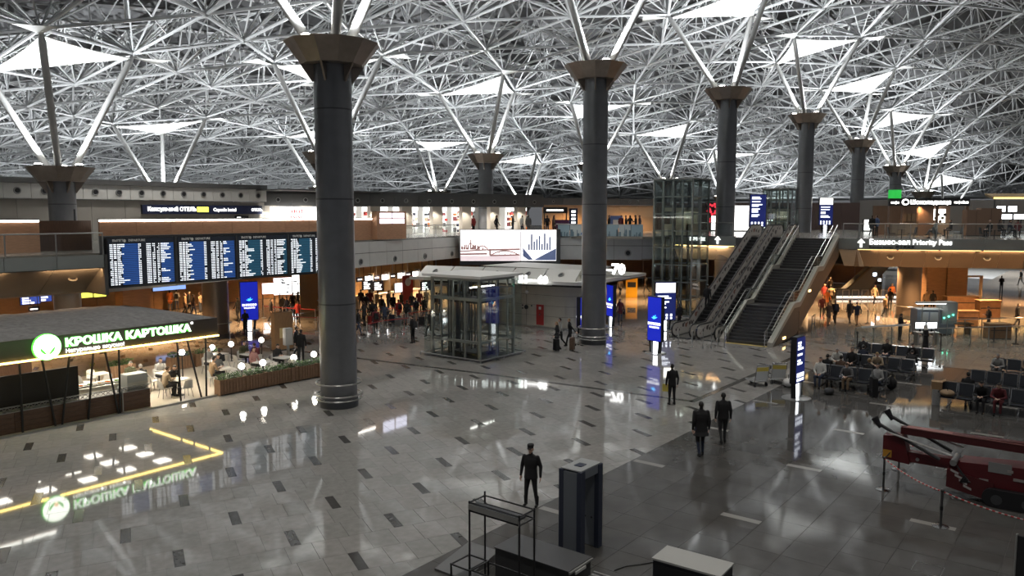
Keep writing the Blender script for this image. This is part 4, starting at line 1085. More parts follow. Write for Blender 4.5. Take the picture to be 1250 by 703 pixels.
# round bronze pillar under the boards, brown square pillar, bin
BRZ = mat('bronze_pillar', (.14, .115, .095), .35, .5)
def pillar(x, y, r, h, label):
    t = thing('round_pillar', label, 'pillar', (x, y, 0)); MB().lathe([(r, .3), (r, h - .01)], 32).build('shaft', BRZ, t, smooth=True); MB().lathe([(r + .04, 0), (r + .04, .3)], 32).build('base', DSTEEL, t, smooth=True)
    MB().torus((0, 0, 1.0), r + .14, .03, 32, 6).build('guard_rail', STEEL, t, smooth=True); return t
pillar(28.3, 46.3, .80, 4.2, 'bronze round pillar under the second departure board')
pillar(66.4, 12.6, .85, 4.2, 'bronze round pillar under the lounge gallery, right of the walkers')
t = thing('square_pillar', 'brown wooden square pillar under the leftmost departure board', 'pillar', on(162, 365, D=57)[:2] + (0,)); MB().box(-1.0, 1.0, -.6, .6, .1, 4.19).build('shaft', WW, t); MB().box(-1.05, 1.05, -.65, .65, 0, .1).build('base', BLACK, t)
t = thing('brown_pillar', 'left one of the two brown clad pillar blocks under the lounge gallery', 'pillar', on(1138, 350, D=66)[:2] + (0,), FACE); MB().box(-.8, .8, -.6, .6, .1, 4.19).build('shaft', WW, t); MB().box(-.83, .83, -.65, .65, 0, .1).build('base', BLACK, t)
t = thing('brown_pillar', 'right one of the two brown clad pillar blocks under the lounge gallery', 'pillar', on(1163.5, 350, D=66)[:2] + (0,), FACE); MB().box(-.85, .85, -.6, .6, .1, 4.19).build('shaft', WW, t); MB().box(-.88, .88, -.65, .65, 0, .1).build('base', BLACK, t)
def bin_(p, label):
    t = thing('litter_bin', label, 'bin', p); MB().lathe([(.2, 0), (.2, .78), (.17, .8)], 20).build('body', STEEL, t, smooth=True); MB().lathe([(.21, .82), (.2, .9), (.05, .93)], 20).build('lid', DSTEEL, t, smooth=True); MB().box(-.12, .12, -.215, -.19, .62, .72).build('slot', BLACK, t)
bin_(at(277, 408), 'steel litter bin beside the bronze round pillar'); bin_(at(711, 418), 'steel litter bin left of the tall column by the suitcase travellers')
# ================================================================ CENTRE: lifts, desks, billboard, totems, escalators, stairs
FRM = mat('lift_frame_grey', (.28, .29, .28), .4, .4)
def lift_small():
    t = thing('glass_lift', 'low free standing glass lift house with white roof in the middle of the hall', 'lift', (32.4, 27.3, 0))
    w, d, h = 3.0, 3.5, 4.55
    for x in (0, w):
        for y in (0, d): MB().box(x - .07, x + .07, y - .07, y + .07, 0, h).build('corner_post', FRM, t)
    for x, y in ((w * .5, 0), (w * .82, 0), (0, d * .3), (0, d * .55), (0, d * .8), (w, d * .5), (w * .5, d), (w * .25, d), (w * .75, d)):
        MB().box(x - .045, x + .045, y - .045, y + .045, 0, h).build('post', FRM, t)
    for z, k in ((1.0, .07), (3.35, .08), (3.95, .05), (h - .08, .1)):
        for a in ((-.05, w + .05, -.05, .05), (-.05, w + .05, d - .05, d + .05), (-.05, .05, 0, d), (w - .05, w + .05, 0, d)):
            if z == 3.95 and a[1] - a[0] < 1: continue
            MB().box(a[0], a[1], a[2], a[3], z - k, z + k).build('beam', FRM, t)
    for a in ((-.35, w + .35, -.36, -.34), (-.36, -.34, -.35, d + .35), (w + .34, w + .36, -.35, d + .35), (-.35, w + .35, d + .34, d + .36)):
        n = 2
        for i in range(n):
            x0 = a[0] + (a[1] - a[0]) * (i / n if a[1] - a[0] > 1 else 0); x1 = a[0] + (a[1] - a[0]) * ((i + 1) / n if a[1] - a[0] > 1 else 1)
            y0 = a[2] + (a[3] - a[2]) * (i / n if a[3] - a[2] > 1 else 0); y1 = a[2] + (a[3] - a[2]) * ((i + 1) / n if a[3] - a[2] > 1 else 1)
            MB().box(x0 + .01, x1 - .01, y0 + .001, y1 - .001, .12, h - .1).build('pane', GLASSG, t)
    MB().box(-.42, w + .42, -.42, d + .42, h, h + .14).build('roof', WHITE, t)
    MB().box(-.36, w + .36, -.36, d + .36, 0, .02).build('floor_mat', BLACK, t)
    rl = MB()
    pts = [(-.5, -.5, .16), (w + .5, -.5, .16), (w + .5, d + .5, .16), (-.5, d + .5, .16), (-.5, -.5, .16)]
    rl.path(pts, .04, 8)
    for x in (-.5, w / 2, w + .5):
        for y in (-.5, d + .5): rl.tube((x, y, 0), (x, y, .16), .025, 6)
    rl.build('base_rail', STEEL, t)
    MB().box(1.0, 2.7, 1.0, 3.0, .1, .2).build('car_floor', DSTEEL, t)
    for x in (.9, 1.15, 1.9, 2.2, 2.75):
        for y in (.9, 2.2, 3.1): MB().box(x - .03, x + .03, y - .03, y + .03, 0, h).build('guide_rail', DSTEEL, t)
    MB().box(1.0, 2.7, 1.0, 3.0, 3.0, 3.3).build('car_roof', BLACK, t)
    MB().box(1.55, 1.95, 3.1, 3.16, .05, 3.2).build('counterweight', DSTEEL, t)
    t2 = MB().box(.3, 2.4, .9, .96, 3.95, 4.0).build('tube_light', LEDC, t)
lift_small()
def tower(name, label, x0, y0, w, d, zb, h, nx, ny, dz, car):
    t = thing(name, label, 'lift', (x0, y0, zb))
    for i in range(nx + 1):
        for y in (0, d): MB().box(w * i / nx - .06, w * i / nx + .06, y - .06, y + .06, 0, h).build('post', FRM, t)
    for j in range(1, ny):
        for x in (0, w): MB().box(x - .06, x + .06, d * j / ny - .06, d * j / ny + .06, 0, h).build('post', FRM, t)
    n = int(h / dz)
    for k in range(n + 1):
        z = h * k / n; z = max(.06, min(z, h - .06))
        for y in (0, d): MB().box(0, w, y - .04, y + .04, z - .05, z + .05).build('beam', FRM, t)
        for x in (0, w): MB().box(x - .04, x + .04, 0, d, z - .05, z + .05).build('beam', FRM, t)
    for a in ((.0, w, -.10, -.085), (-.10, -.085, 0, d), (w + .085, w + .10, 0, d), (0, w, d + .085, d + .1)):
        MB().box(a[0], a[1], a[2], a[3], .1, h).build('pane', GLASSG, t)
    MB().box(-.15, w + .15, -.15, d + .15, h, h + .1).build('roof', FRM, t)
    cz = car; c = MB().box(w * .2, w * .85, d * .2, d * .85, cz, cz + .12).build('car_floor', DSTEEL, t)
    MB().box(w * .2, w * .85, d * .2, d * .85, cz + 2.3, cz + 2.5).build('car_roof', DSTEEL, t)
    CARW = mat('lift_car_panel', (.45, .42, .33), .4, .3)
    for a in ((w * .2, w * .24, d * .2, d * .85), (w * .2, w * .85, d * .2, d * .24)):
        MB().box(*a, cz + .12, cz + 1.0).build('car_panel', CARW, t); MB().box(*a, cz + 2.0, cz + 2.3).build('car_panel', CARW, t)
        MB().box(*a, cz + 1.0, cz + 2.0).build('car_window', GLASSG, t)
    MB().box(w * .8, w * .85, d * .2, d * .85, cz + .12, cz + 2.3).build('car_door', CARW, t)
    MB().box(w * .4, w * .6, d * .4, d * .6, cz + 2.2, cz + 2.24).build('car_light', LEDC, t)
    for x, y in ((w * .12, d * .5), (w * .5, d * .92), (w * .92, d * .5)): MB().box(x - .05, x + .05, y - .05, y + .05, 0, h - .1).build('guide_rail', DSTEEL, t)
    return t
tower('lift_tower', 'tall glass lift tower standing left of the escalators', 56.9, 26.3, 3.0, 3.3, 0, 10.75, 2, 4, 1.22, 6.25)
x, y, _ = on(962, 250, D=80); tower('lift_tower', 'dark framed lift tower on the gallery between two columns behind the escalators', x, y, 2.4, 2.6, 6.2, 4.4, 2, 3, 1.0, .1)
# ---------------- desk hall block 51-60
KW = mat('desk_block_panel', (.48, .455, .39), .42, .1, .05, 1.5)
t = thing('desk_block', 'rounded grey panelled block below the lettering 51 to 60', 'building block', (44.9, 30, 0)); of = (44.9, 30, 0)
def rrect(x0, x1, y0, y1, r, n=6):
    P = []
    for cx, cy, a in ((x1 - r, y1 - r, 0), (x0 + r, y1 - r, 90), (x0 + r, y0 + r, 180), (x1 - r, y0 + r, 270)):
        for i in range(n + 1): q = R(a + 90 * i / n); P.append((cx + r * math.cos(q), cy + r * math.sin(q)))
    return P
pl = rrect(44.9, 49.5, 29.2, 37, 1.6)
for j in range(4):
    m = MB(); z0 = .12 + j * .74
    m.prism(pl, z0 + .01, z0 + .73); m.build('panel_course', KW, t, of, smooth=True)
MB().prism(rrect(44.93, 49.47, 29.23, 36.97, 1.57), 0.05, 3.1).build('core', BLACK, t, of)
MB().prism(rrect(44.87, 49.53, 29.17, 37.03, 1.63), 0, .12).build('plinth', STEEL, t, of)
for y in (33.4, 35.2): MB().box(44.885, 44.9, y - .01, y + .01, .12, 3.05).build('joint', BLACK, t, of)
def mountE(name, label, cat, y, z, build, x=44.9, group=None):
    t = thing(name, label, cat, (x, y, z), EAST, group); build(t); return t
mountE('fire_cabinet', 'red fire cabinet door on the grey desk block', 'cabinet', 32.2, .2, lambda t: (MB().box(-.32, .32, -.03, .0, 0, 1.45).build('door', mat('fire_red', (.35, .02, .02), .4), t), MB().box(-.03, .03, -.06, -.03, .7, .8).build('handle', STEEL, t), MB().box(-.1, .1, -.035, -.03, 1.1, 1.3).build('notice', TXTP, t)))
mountE('wall_camera', 'small white camera high on the grey desk block', 'camera', 33.3, 2.5, lambda t: (MB().ball((0, -.12, 0), .14, 12, 8).build('dome', PANEL, t), MB().lathe([(.1, 0), (.1, .05)], 12, (0, -.1, .1)).build('mount', STEEL, t)))
def knobs(t):
    for i, (a, b) in enumerate(((-.35, .1), (-.35, -.1), (.45, .12))): MB().tube((a, -.02, b), (a, 0, b), .07, 10).build('badge', DSTEEL, t)
    MB().tube((0, -.08, 0), (0, 0, 0), .16, 14).build('dial', BLACK, t)
mountE('wall_dial', 'black round dial with badges on the grey desk block left of the red cabinet', 'dial', 33.4, 1.4, knobs)
# slab roof, white sloping hood with vents
hd_ = thing('desk_canopy', 'white sloping canopy with round vents over the desk hall below the billboard', 'canopy', (45, 33, 0)); hf = (45, 33, 0)
a = on(527, 335, D=60); b = on(692, 337, D=57)
sl = MB(); sl.prism([(43.9, 27.9), (54.4, 28.9), (54.4, 38.5), (40.6, 40.9)][::1], 3.28, 3.5); sl.build('slab', PANEL, hd_, hf)
MB().prism([(44.4, 28.4), (54, 29.4), (54, 38.0), (41.4, 40.3)], 3.1, 3.28).build('under_slab', BLACK, hd_, hf)
p0 = V3((44.2, 28.8, 0)); p1 = V3((41.0, 40.6, 0)); inn = V3((1.5, .5, 0)); n = 5
for i in range(n):
    q0 = p1 + (p0 - p1) * (i / n + .004); q1 = p1 + (p0 - p1) * ((i + 1) / n - .004); up = V3((0, 0, 1))
    pan = MB().hexa([q0 + up * 3.5, q1 + up * 3.5, q1 + up * 3.5 + inn * .1, q0 + up * 3.5 + inn * .1, q0 + inn + up * 4.2, q1 + inn + up * 4.2, q1 + inn * 1.1 + up * 4.2, q0 + inn * 1.1 + up * 4.2])
    pan.build('hood_panel', mat('hood_white', (.62, .62, .59), .45), hd_, hf)
    c = (q0 + q1) / 2 + inn * .5 + up * 3.85; v = vent(hd_, c.x - hf[0], c.y - hf[1], c.z, .2); v.rotation_euler = (R(-55), 0, EAST + R(-15)); v.location = v.location + V3((-.04, 0, .03))
v = V3((44.3, 28.75, 0)); q = MB(); q.hexa([v + V3((0, 0, 3.5)), v + V3((5, 0, 3.5)), v + V3((5, .1, 3.5)), v + V3((0, .1, 3.5)), v + V3((1.3, 1, 4.2)), v + V3((5, 1, 4.2)), v + V3((5, 1.1, 4.2)), v + V3((1.3, 1.1, 4.2))]); q.build('hood_end', mat('hood_end_bronze', (.22, .21, .17), .45), hd_, hf)
MB().box(45.6, 50.4, 29.7, 38, 4.1, 4.19).build('hood_top', PANEL, hd_, hf)
NUM = emat('number_glow', (1, 1, .98), 2.5)
def numsign(px, py, D, s, size, label):
    x, y, z = on(px, py, D=D); t = thing('number_sign', label, 'sign', (x, y, z), R(-80) if size > .8 else R(-75))
    text('lettering', s, size, (0, -.06, 0), 0, NUM, t, .06, 'CENTER', .035)
    MB().box(-size * 1.9, size * 1.9, -.02, .03, -size * .5, -size * .42).build('rail', STEEL, t)
numsign(651, 341.5, 53.0, '51—60', .70, 'glowing white lettering 51 to 60 on the edge of the desk canopy')
# second canopy, 61-70
numsign(739, 328.5, 53.0, '61—70', .95, 'glowing white lettering 61 to 70 half hidden by the tall column')


# ---------------- billboard
A = V3(on(562, 300, D=66.2)); B = V3(on(679, 300, D=66.2)); L, ang = frame2(A[:2], B[:2])
t = thing('city_billboard', 'wide white lit billboard with drawings of a river bridge and towers', 'billboard', (A.x, A.y, 0), ang)
z0, z1 = 4.12, 6.72
MB().box(-.05, L + .35, .0, .3, z0 - .35, z1 + .05).build('case', DSTEEL, t)
MB().box(0, L, -.03, 0, z0, z1).build('lit_face', emat('billboard_white', (1, .98, .97), 1.0), t)
INK1 = emat('billboard_brown_ink', (.30, .17, .16), .45); INK2 = emat('billboard_blue_ink', (.10, .13, .24), .45); INK3 = emat('billboard_pale_ink', (.72, .60, .62), .75)
rn = random.Random(9); ink = MB()
def q2(x, z): return (x, -.045, z)
def bar(m, x0, z0_, x1, z1_, w=.03): m.tube(q2(x0, z0_), q2(x1, z1_), w * 1.5, 4)
xs = L * .62; zz = z0 + .55
bar(ink, 0, zz + .25, xs * .45, zz + .38, .035); bar(ink, 0, zz, xs * .45, zz + .05, .05)
for i in range(18): x = .1 + xs * .40 * rn.random(); h = .12 + .35 * rn.random(); bar(ink, x, zz + .4, x, zz + .4 + h, .03)
bar(ink, .85, zz + .6, .85, zz + 1.25, .03); bar(ink, .6, zz + .62, .85, zz + 1.0, .02); bar(ink, 1.1, zz + .62, .85, zz + 1.0, .02)
def arch(m, x0, x1, zb, h, w=.03, n=10):
    P = [(x0 + (x1 - x0) * i / n, zb + h * (1 - (2 * i / n - 1) ** 2)) for i in range(n + 1)]
    for a, b in zip(P, P[1:]): bar(m, *a, *b, w)
    for a in P[1:-1:2]: bar(m, a[0], zb, *a, .015)
arch(ink, xs * .26, xs * .48, zz + .3, .42); bar(ink, xs * .48, zz + .38, xs, zz + .42, .05); bar(ink, xs * .5, zz - .1, xs, zz - .05, .04)
arch(ink, xs * .52, xs * .98, zz - .05, .34); bar(ink, xs * .5, zz - .1, xs * .5, zz + .42, .05)
ink.build('bridge_drawing', INK1, t)
bl = MB(); x0 = L * .64
for i in range(9): x = x0 + .55 + .22 * i; h = .5 + .9 * math.sin(i * 1.3) ** 2; bl.box(x, x + .13, -.05, -.03, zz + .35, zz + .35 + h)
for i in range(7): bar(bl, x0 + .1, zz + .5 - .1 * i, x0 + .9 - .05 * i, zz - .45, .025)
P = [(L - .02, zz + .45), (L - .15, zz), (L - .75, zz - .3), (x0 + 1.2, zz - .42)]
k = len(bl.v); pts = [(L - .02, -.05, zz + .5), (L - .02, -.05, z0 + .05), (x0 + 1.0, -.05, z0 + .05), (L - .9, -.05, zz + .05)]; bl.v += pts; bl.face(k, k + 3, k + 2, k + 1)
bl.build('tower_drawing', INK2, t)
pk = MB(); pk.box(0, xs, -.04, -.035, z0 + .02, zz - .12); pk.build('water_wash', INK3, t)
MB().box(xs + .02, xs + .1, -.05, -.03, z0, z1 * .985).build('divider', emat('billboard_divider', (.5, .48, .5), .6), t)
MB().box(L, L + .33, -.08, 0, z0 - .3, z1 + .05).build('end_post', DSTEEL, t)
# skyline print on the glass balustrade beyond
PR = [mat('skyline_print_blue', (.36, .50, .58), .3), mat('skyline_print_pale', (.58, .66, .68), .3)]
L, ang = frame2((55.0, 37.65), (58.75, 31.55)); t = thing('glass_balustrade', 'balustrade with pale blue skyline prints between billboard and lift tower', 'balustrade', (55.0, 37.65, 6.12), ang)
n = 7
for i in range(n):
    a, b = L * i / n + .02, L * (i + 1) / n - .02
    o = MB().box(a, b, -.01, .01, .05, 1.02).build('pane', PR[i % 2], t)
    s = MB(); rn = random.Random(i)
    for q in range(6): x = a + (b - a) * rn.random() * .9; h = .15 + .5 * rn.random() * (1 if i % 3 else .5); s.box(x, x + .06 + .1 * rn.random(), -.018, -.011, .06, .06 + h)
    if i in (2, 5): s.tube(((a + b) / 2, -.014, .06), ((a + b) / 2, -.014, .95), .05, 6, .005)
    s.build('skyline_print', mat('skyline_ink', (.16, .25, .32), .4), o)
MB().tube((0, 0, 1.05), (L, 0, 1.05), .03, 8).build('handrail', STEEL, t)
MB().tube((L * .28, -.05, .2), (L * .28 + .6, -.05, .9), .12, 6).build('blue_figure_print', mat('print_blue', (.05, .12, .35), .4), t)

# ---------------- totem screens
TBLUE = emat('totem_blue', (.010, .022, .50), .55); TBL2 = emat('totem_blue_low', (.012, .025, .36), .9)
def totem(p, rz, label, kind, H=3.3, w=1.05):
    t = thing('totem_screen', label, 'totem', p, rz)
    MB().lathe([(.62, 0), (.62, .03), (.55, .05)], 28).build('base_plate', STEEL, t, smooth=True)
    for s in (-1, 1): MB().hexa([(s * .3 - .07, -.09, .04), (s * .3 + .07, -.09, .04), (s * .3 + .07, .09, .04), (s * .3 - .07, .09, .04), (s * .36 - .07, -.09, .72), (s * .36 + .07, -.09, .72), (s * .36 + .07, .09, .72), (s * .36 - .07, .09, .72)]).build('leg', BLACK, t)
    MB().box(-.13, .13, -.05, .05, .06, .72).build('lit_foot', emat('totem_foot_light', (.9, .95, 1), 5), t)
    MB().box(-w / 2, w / 2, -.13, .13, .70, H).build('case', BLACK, t)
    for sg_, rr in ((-1, 0), (1, PI)):
        if kind == 'blue' or (kind == 'mix' and sg_ > 0):
            f = MB().box(-w / 2 + .03, w / 2 - .03, -.145, -.13, .74, H - .04).build('screen', TBLUE, t)
            ic = MB(); cz = .74 + (H - .78) * .52
            for j, (a, r_) in enumerate(((20, .24), (65, .22), (120, .16), (170, .2))):   # a bird of swept feathers
                u = V3((math.cos(R(a)), 0, math.sin(R(a)))); ic.tube((0, -.15, cz), V3((0, -.15, cz)) + u * r_, .05, 6, .008)
            ic.build('emblem', emat('emblem_cyan', (.05, .5, 1), 2.2), f)
            text('lettering', 'ВНУКОВО', .2, (0, -.15, cz - .33), 0, TXTW, f, .004, 'CENTER', .006)
            text('lettering', 'VNUKOVO', .15, (0, -.15, cz - .53), 0, TXTW, f, .004, 'CENTER', .004)
        else:
            f = MB().box(-w / 2 + .03, w / 2 - .03, -.145, -.13, .74, H - .04).build('screen', emat('totem_navy', (.010, .016, .10), .7), t)
            m = MB(); rn = random.Random(int(p[0] * 10)); z = H - (1.0 if kind in ('info', 'mix') else .25)
            while z > 1.45:
                m.box(-w * .38, w * (-.05 + .38 * rn.random()), -.153, -.146, z - .06, z + .03); z -= .13 if rn.random() < .6 else .26
            m.build('direction_lines', emat('text_soft', (.85, .9, 1), 1.6), f)
            ic = MB()
            for j in range(4): ic.box(-w * .4 + j * w * .21, -w * .4 + j * w * .21 + .14, -.153, -.146, .98, 1.16); ic.box(-w * .4 + j * w * .21, -w * .4 + j * w * .21 + .14, -.153, -.146, .80, .92)
            ic.build('pictograms', emat('text_soft', (.85, .9, 1), 1.6), f)
            if kind in ('info', 'mix'): MB().box(-w / 2 + .06, w / 2 - .06, -.153, -.146, H - .75, H - .1).build('white_header', emat('header_white', (1, .98, .85), 3.0 if kind == 'mix' else 1.6), f)
        if sg_ > 0: f.rotation_euler = (0, 0, PI)
    return t
totem(at(800, 431), FACE + R(-52), 'blue totem screen in front of the navy direction totem, left of the escalators', 'blue')
totem(at(811, 403), FACE + R(8), 'navy direction totem with a white lit header, behind the blue totem', 'mix', 3.4, 1.5)
totem(at(305, 403), FACE + R(28), 'blue totem screen under the third departure board at left', 'blue', 3.4, 1.2)
totem(at(972, 486), FACE + R(48), 'dark direction totem at the left end of the waiting seats', 'nav', 2.75, .95)
totem(at(709, 412), FACE + R(66), 'totem seen edge on between the desk block and the tall column', 'blue', 2.7, 1.0)
totem(at(746, 398), FACE + R(-70), 'totem seen edge on just right of the tall column', 'blue', 3.0, 1.0)
for (px, D, k, l) in ((924, 70, 'nav', 'navy direction totem on the gallery above the escalator heads'), (1007, 82, 'info', 'navy direction totem with a yellow header on the gallery behind the stairs')):
    p = on(px, 280, D=D); totem((p[0], p[1], 6.2), FACE, l, k, 3.6, 1.45)

# ---------------- escalators
EBL = mat('escalator_black', (.02, .02, .021), .45); EPR = mat('balustrade_print_grey', (.50, .48, .45), .5)
EDK = mat('balustrade_print_dark', (.05, .04, .04), .5); ERED = mat('balustrade_print_rust', (.22, .09, .06), .5)
def ez(x): return max(0., min(6.25, (x - 2.0) * 6.25 / (13.0 - 2.0)))
def escalator(y0, label):
    t = thing('escalator', label, 'escalator', (46.9, y0, 0), 0, 'pair of escalators to the gallery'); w = 1.5
    xs = [-.3, 1.2, 2.0, 13.0, 13.8, 15.0]
    MB().slab([(-.3, 0), (1.4, 0), (3.0, 0), (13.4, 5.2), (15, 5.2), (15.0, 6.22), (13.0, 6.22), (2.0, .04), (-.3, .04)][::-1], 0, w).build('truss', DSTEEL, t)
    u = MB(); n = 28
    st = u.box(0, .40, .28, w - .28, -.03, .0).box(0, .02, .28, w - .28, -.24, 0.).build('step', EBL, None, link=False)
    for i in range(n):
        x = 2.0 + 11.0 * i / n
        o = bpy.data.objects.new('step', st.data); C.objects.link(o); o.location = (x, 0, ez(x) + 11 / n * 6.25 / 11.0 + .03); par(o, t)
    MB().box(-.2, 1.9, .28, w - .28, .04, .06).build('comb_plate', STEEL, t); MB().box(13.1, 15, .28, w - .28, 6.22, 6.28).build('comb_plate', STEEL, t)
    for s, (ya, yb) in enumerate(((.10, .16), (w - .16, w - .10))):
        # balustrade outline follows the steps, round newels at both ends
        lo = [(-.05, .12), (2.0, .12), (13.0, 6.4), (14.8, 6.4)]; hi = [(14.8, 7.18), (13.0, 7.18), (2.0, .92), (-.05, .92)]
        ar1 = [(14.8 + .39 * math.sin(q), 6.79 - .39 * math.cos(q)) for q in [PI * i / 6 for i in range(1, 6)]]
        ar0 = [(-.05 - .40 * math.sin(q), .52 + .40 * math.cos(q)) for q in [PI * i / 6 for i in range(1, 6)]]
        out = lo + ar1 + hi + ar0
        b = MB().slab(out[::-1], ya, yb).build('balustrade', EPR, t)
        pr_ = MB(); rn = random.Random(int(y0 * 10) + s)
        for i in range(30):
            x = .0 + 14.4 * i / 29 + .15 * rn.random(); z = (.52 if x < 2 else 6.79 if x > 13 else .52 + (x - 2) * 6.27 / 11) + rn.uniform(-.18, .18)
            r_ = .07 + .11 * rn.random(); pr_.mi = 1 if rn.random() < .2 else 0
            pr_.tube((x, ya - .006, z), (x, yb + .006, z), r_, 7); pr_.tube((x + .2, ya - .005, z + .12), (x + .2, yb + .005, z + .12), r_ * .5, 6)
        pr_.build('printed_pattern', [EDK, ERED], b)['kind'] = 'stuff'
        hp = [(p[0], (ya + yb) / 2, p[1]) for p in ([(2.2, .14 - .02)][:0] + ar0[::-1] + [(-.05, .94), (2.0, .94), (13.0, 7.2), (14.8, 7.2)] + ar1[::-1])]
        hp = [(-.05, (ya + yb) / 2, .1)] + [(a[0] - .04 if a[0] < 0 else a[0], a[1], a[2]) for a in hp[:5]] + hp[5:]
        MB().path([h for h in hp], .055, 8).build('handrail', EBL, t, smooth=True)
        MB().slab([(-.3, .04), (2.0, .04), (13.0, 6.25), (15, 6.25), (15, 6.42), (13., 6.42), (2.0, .2), (-.3, .2)][::-1], ya - .10 if s == 0 else yb, ya if s == 0 else yb + .1).build('skirt', STEEL, t)
    return t
escalator(21.35, 'left escalator of the pair, carrying a person in black near its foot')
escalator(19.65, 'right escalator of the pair, beside the stairs')
# ---------------- stairs
SY0, SY1 = 16.55, 19.25
t = thing('staircase', 'wide dark staircase with two landings rising beside the escalators', 'staircase', (46.9, 16.55, 0)); wd = SY1 - SY0
STM = mat('stair_tread', (.045, .043, .042), .35, 0, .1, 6.); NOS = mat('stair_nosing', (.10, .10, .10), .4, .2)
prof = []; x = 0.; z = 0.; rise = 6.25 / 36
for f in range(3):
    for i in range(12): z += rise; prof.append((x, z, x + .3)); x += .3
    if f < 2: prof[-1] = (prof[-1][0], z, x + 1.2 - .0); x += 1.2
for i, (a, z, b) in enumerate(prof):
    MB().box(a, b + .02, 0, wd, z - rise, z).build('step', STM, t)
nz = MB()
for a, z, b in prof: nz.box(a - .012, a + .04, .02, wd - .02, z - .012, z + .004)
nz.build('nosing_strips', NOS, t)['kind'] = 'stuff'
MB().box(-.32, -.02, 0, wd, 0, .012).build('yellow_edge', mat('edge_yellow', (.55, .42, .12), .5), t)
top = [(0, .0), (3.6, 2.083), (4.8, 2.083), (8.4, 4.167), (9.6, 4.167), (13.2, 6.25)]
def band(y0, y1, lo, hi, m, name, ext=0):
    P = [(a, z + lo) for a, z in top] + [(a, z + hi) for a, z in reversed(top)]
    if ext: P[0] = (-.25, max(0, lo)); P[-1] = (-.25, hi)
    return MB().slab(P[::-1], y0, y1).build(name, m, t)
STR = mat('stringer_panel', (.42, .40, .35), .4, .2)
under = MB().slab([(-.2, 0), (.6, 0), (4.2, .3), (13.2, 4.9), (13.2, 6.2), (9.6, 4.1), (8.4, 4.1), (4.8, 2.05), (3.6, 2.05), (0, 0.02)], -.34, -.02); under.build('outer_cladding', mat('stair_side_bronze', (.13, .095, .07), .45, .2), t)
MB().slab([(-.2, 0), (1, 0), (13.2, 4.9), (13.2, 6.0), (9.6, 3.95), (8.4, 3.95), (4.8, 1.85), (3.6, 1.85), (.2, .0)], 0, wd).build('underside', mat('stair_soffit', (.16, .12, .09), .5), t)
band(-.36, -.04, -.05, .28, STR, 'side_curb', 1); band(wd + .02, wd + .3, -.05, .26, STR, 'side_curb', 1)
for yy, nm in ((-.2, 0), (wd + .16, 1)):
    for a, b in zip(top, top[1:]):
        MB().hexa([(a[0] + .03, yy - .01, a[1] + .3), (b[0] - .03, yy - .01, b[1] + .3), (b[0] - .03, yy + .01, b[1] + .3), (a[0] + .03, yy + .01, a[1] + .3),
                   (a[0] + .03, yy - .01, a[1] + .95), (b[0] - .03, yy - .01, b[1] + .95), (b[0] - .03, yy + .01, b[1] + .95), (a[0] + .03, yy + .01, a[1] + .95)]).build('pane', GLASSG, t)
    MB().path([(a, yy, z + .98) for a, z in top], .03, 8).build('glass_rail', STEEL, t)
for yy in (.12, wd - .12):
    MB().path([(-.25, yy, 0), (-.25, yy, .95)] + [(a, yy, z + .95) for a, z in top], .028, 8).build('handrail', CHROME, t)
    m = MB()
    for a, z, b in prof[::6]: m.tube((a + .1, yy, z), (a + .1, yy, z + .95), .018, 6)
    m.build('baluster', STEEL, t)
for i, (a, z) in enumerate(((1.6, 1.0), (6.4, 3.6))): MB().box(a, a + .5, -.37, -.35, z - .75, z - .6).build('step_light', LEDW, t)
MB().box(4.6, 4.7, -.36, wd + .3, 0, 1.75).build('support_wall', BRZ, t)
# crowd barriers at the foot of the escalators
for i, (px, py) in enumerate(((828, 421), (845, 423), (858, 425), (868, 425), (876, 424), (884, 424))):
    p = at(px, py); t = thing('bollard_post', '%s slim steel guard post from the left before the escalator foot' % ORD[i], 'post', p, 0, 'steel guard posts before the escalators')
    MB().tube((0, 0, .02), (0, 0, .95), .028, 8).build('post', STEEL, t); MB().lathe([(.09, 0), (.09, .02)], 10).build('flange', STEEL, t); MB().tube((0, 0, .95), (.18, .10, .95), .022, 6).build('arm', STEEL, t)
# ---------------- signs on the right front
def face_sign(name, label, p, rz, z, big, small, sb, ss, arrow, bigx=0., arrx=-2.):
    t = thing(name, label, 'sign', (p[0], p[1], z), rz)
    text('lettering', big, sb, (bigx, -.04, .10), 0, TXTW, t, .02, 'LEFT', .012); text('small_lettering', small, ss, (bigx, -.03, -.24), 0, BLACK, t, .008, 'LEFT', .004)
    ar = MB(); ar.box(arrx - .07, arrx + .07, -.05, -.02, -.28, .08)
    k = len(ar.v); ar.v += [(arrx - .27, -.05, .05), (arrx + .27, -.05, .05), (arrx, -.05, .34), (arrx - .27, -.02, .05), (arrx + .27, -.02, .05), (arrx, -.02, .34)]
    ar.face(k, k + 1, k + 2); ar.face(k + 5, k + 4, k + 3); ar.face(k, k + 3, k + 4, k + 1); ar.face(k + 1, k + 4, k + 5, k + 2); ar.face(k + 2, k + 5, k + 3, k)
    ar.build('arrow', TXTW, t)
face_sign('floor_sign', 'lit second floor lettering with an arrow left of the escalators', (60.0, 27.05), EAST, 5.94, '2 этаж', '2nd floor  二层', .46, .24, 1, -.95, 1.55)
p = lerp((59.85, 14.85), (68.2, -5.2), .068)
face_sign('lounge_sign', 'long lit priority lounge lettering with an arrow on the gallery face', p, math.atan2(-20.05, 8.35), 5.94, 'Бизнес-зал Priority Pass', 'Business lounge  商务贵宾室', .50, .25, 1, -.72, -1.25)

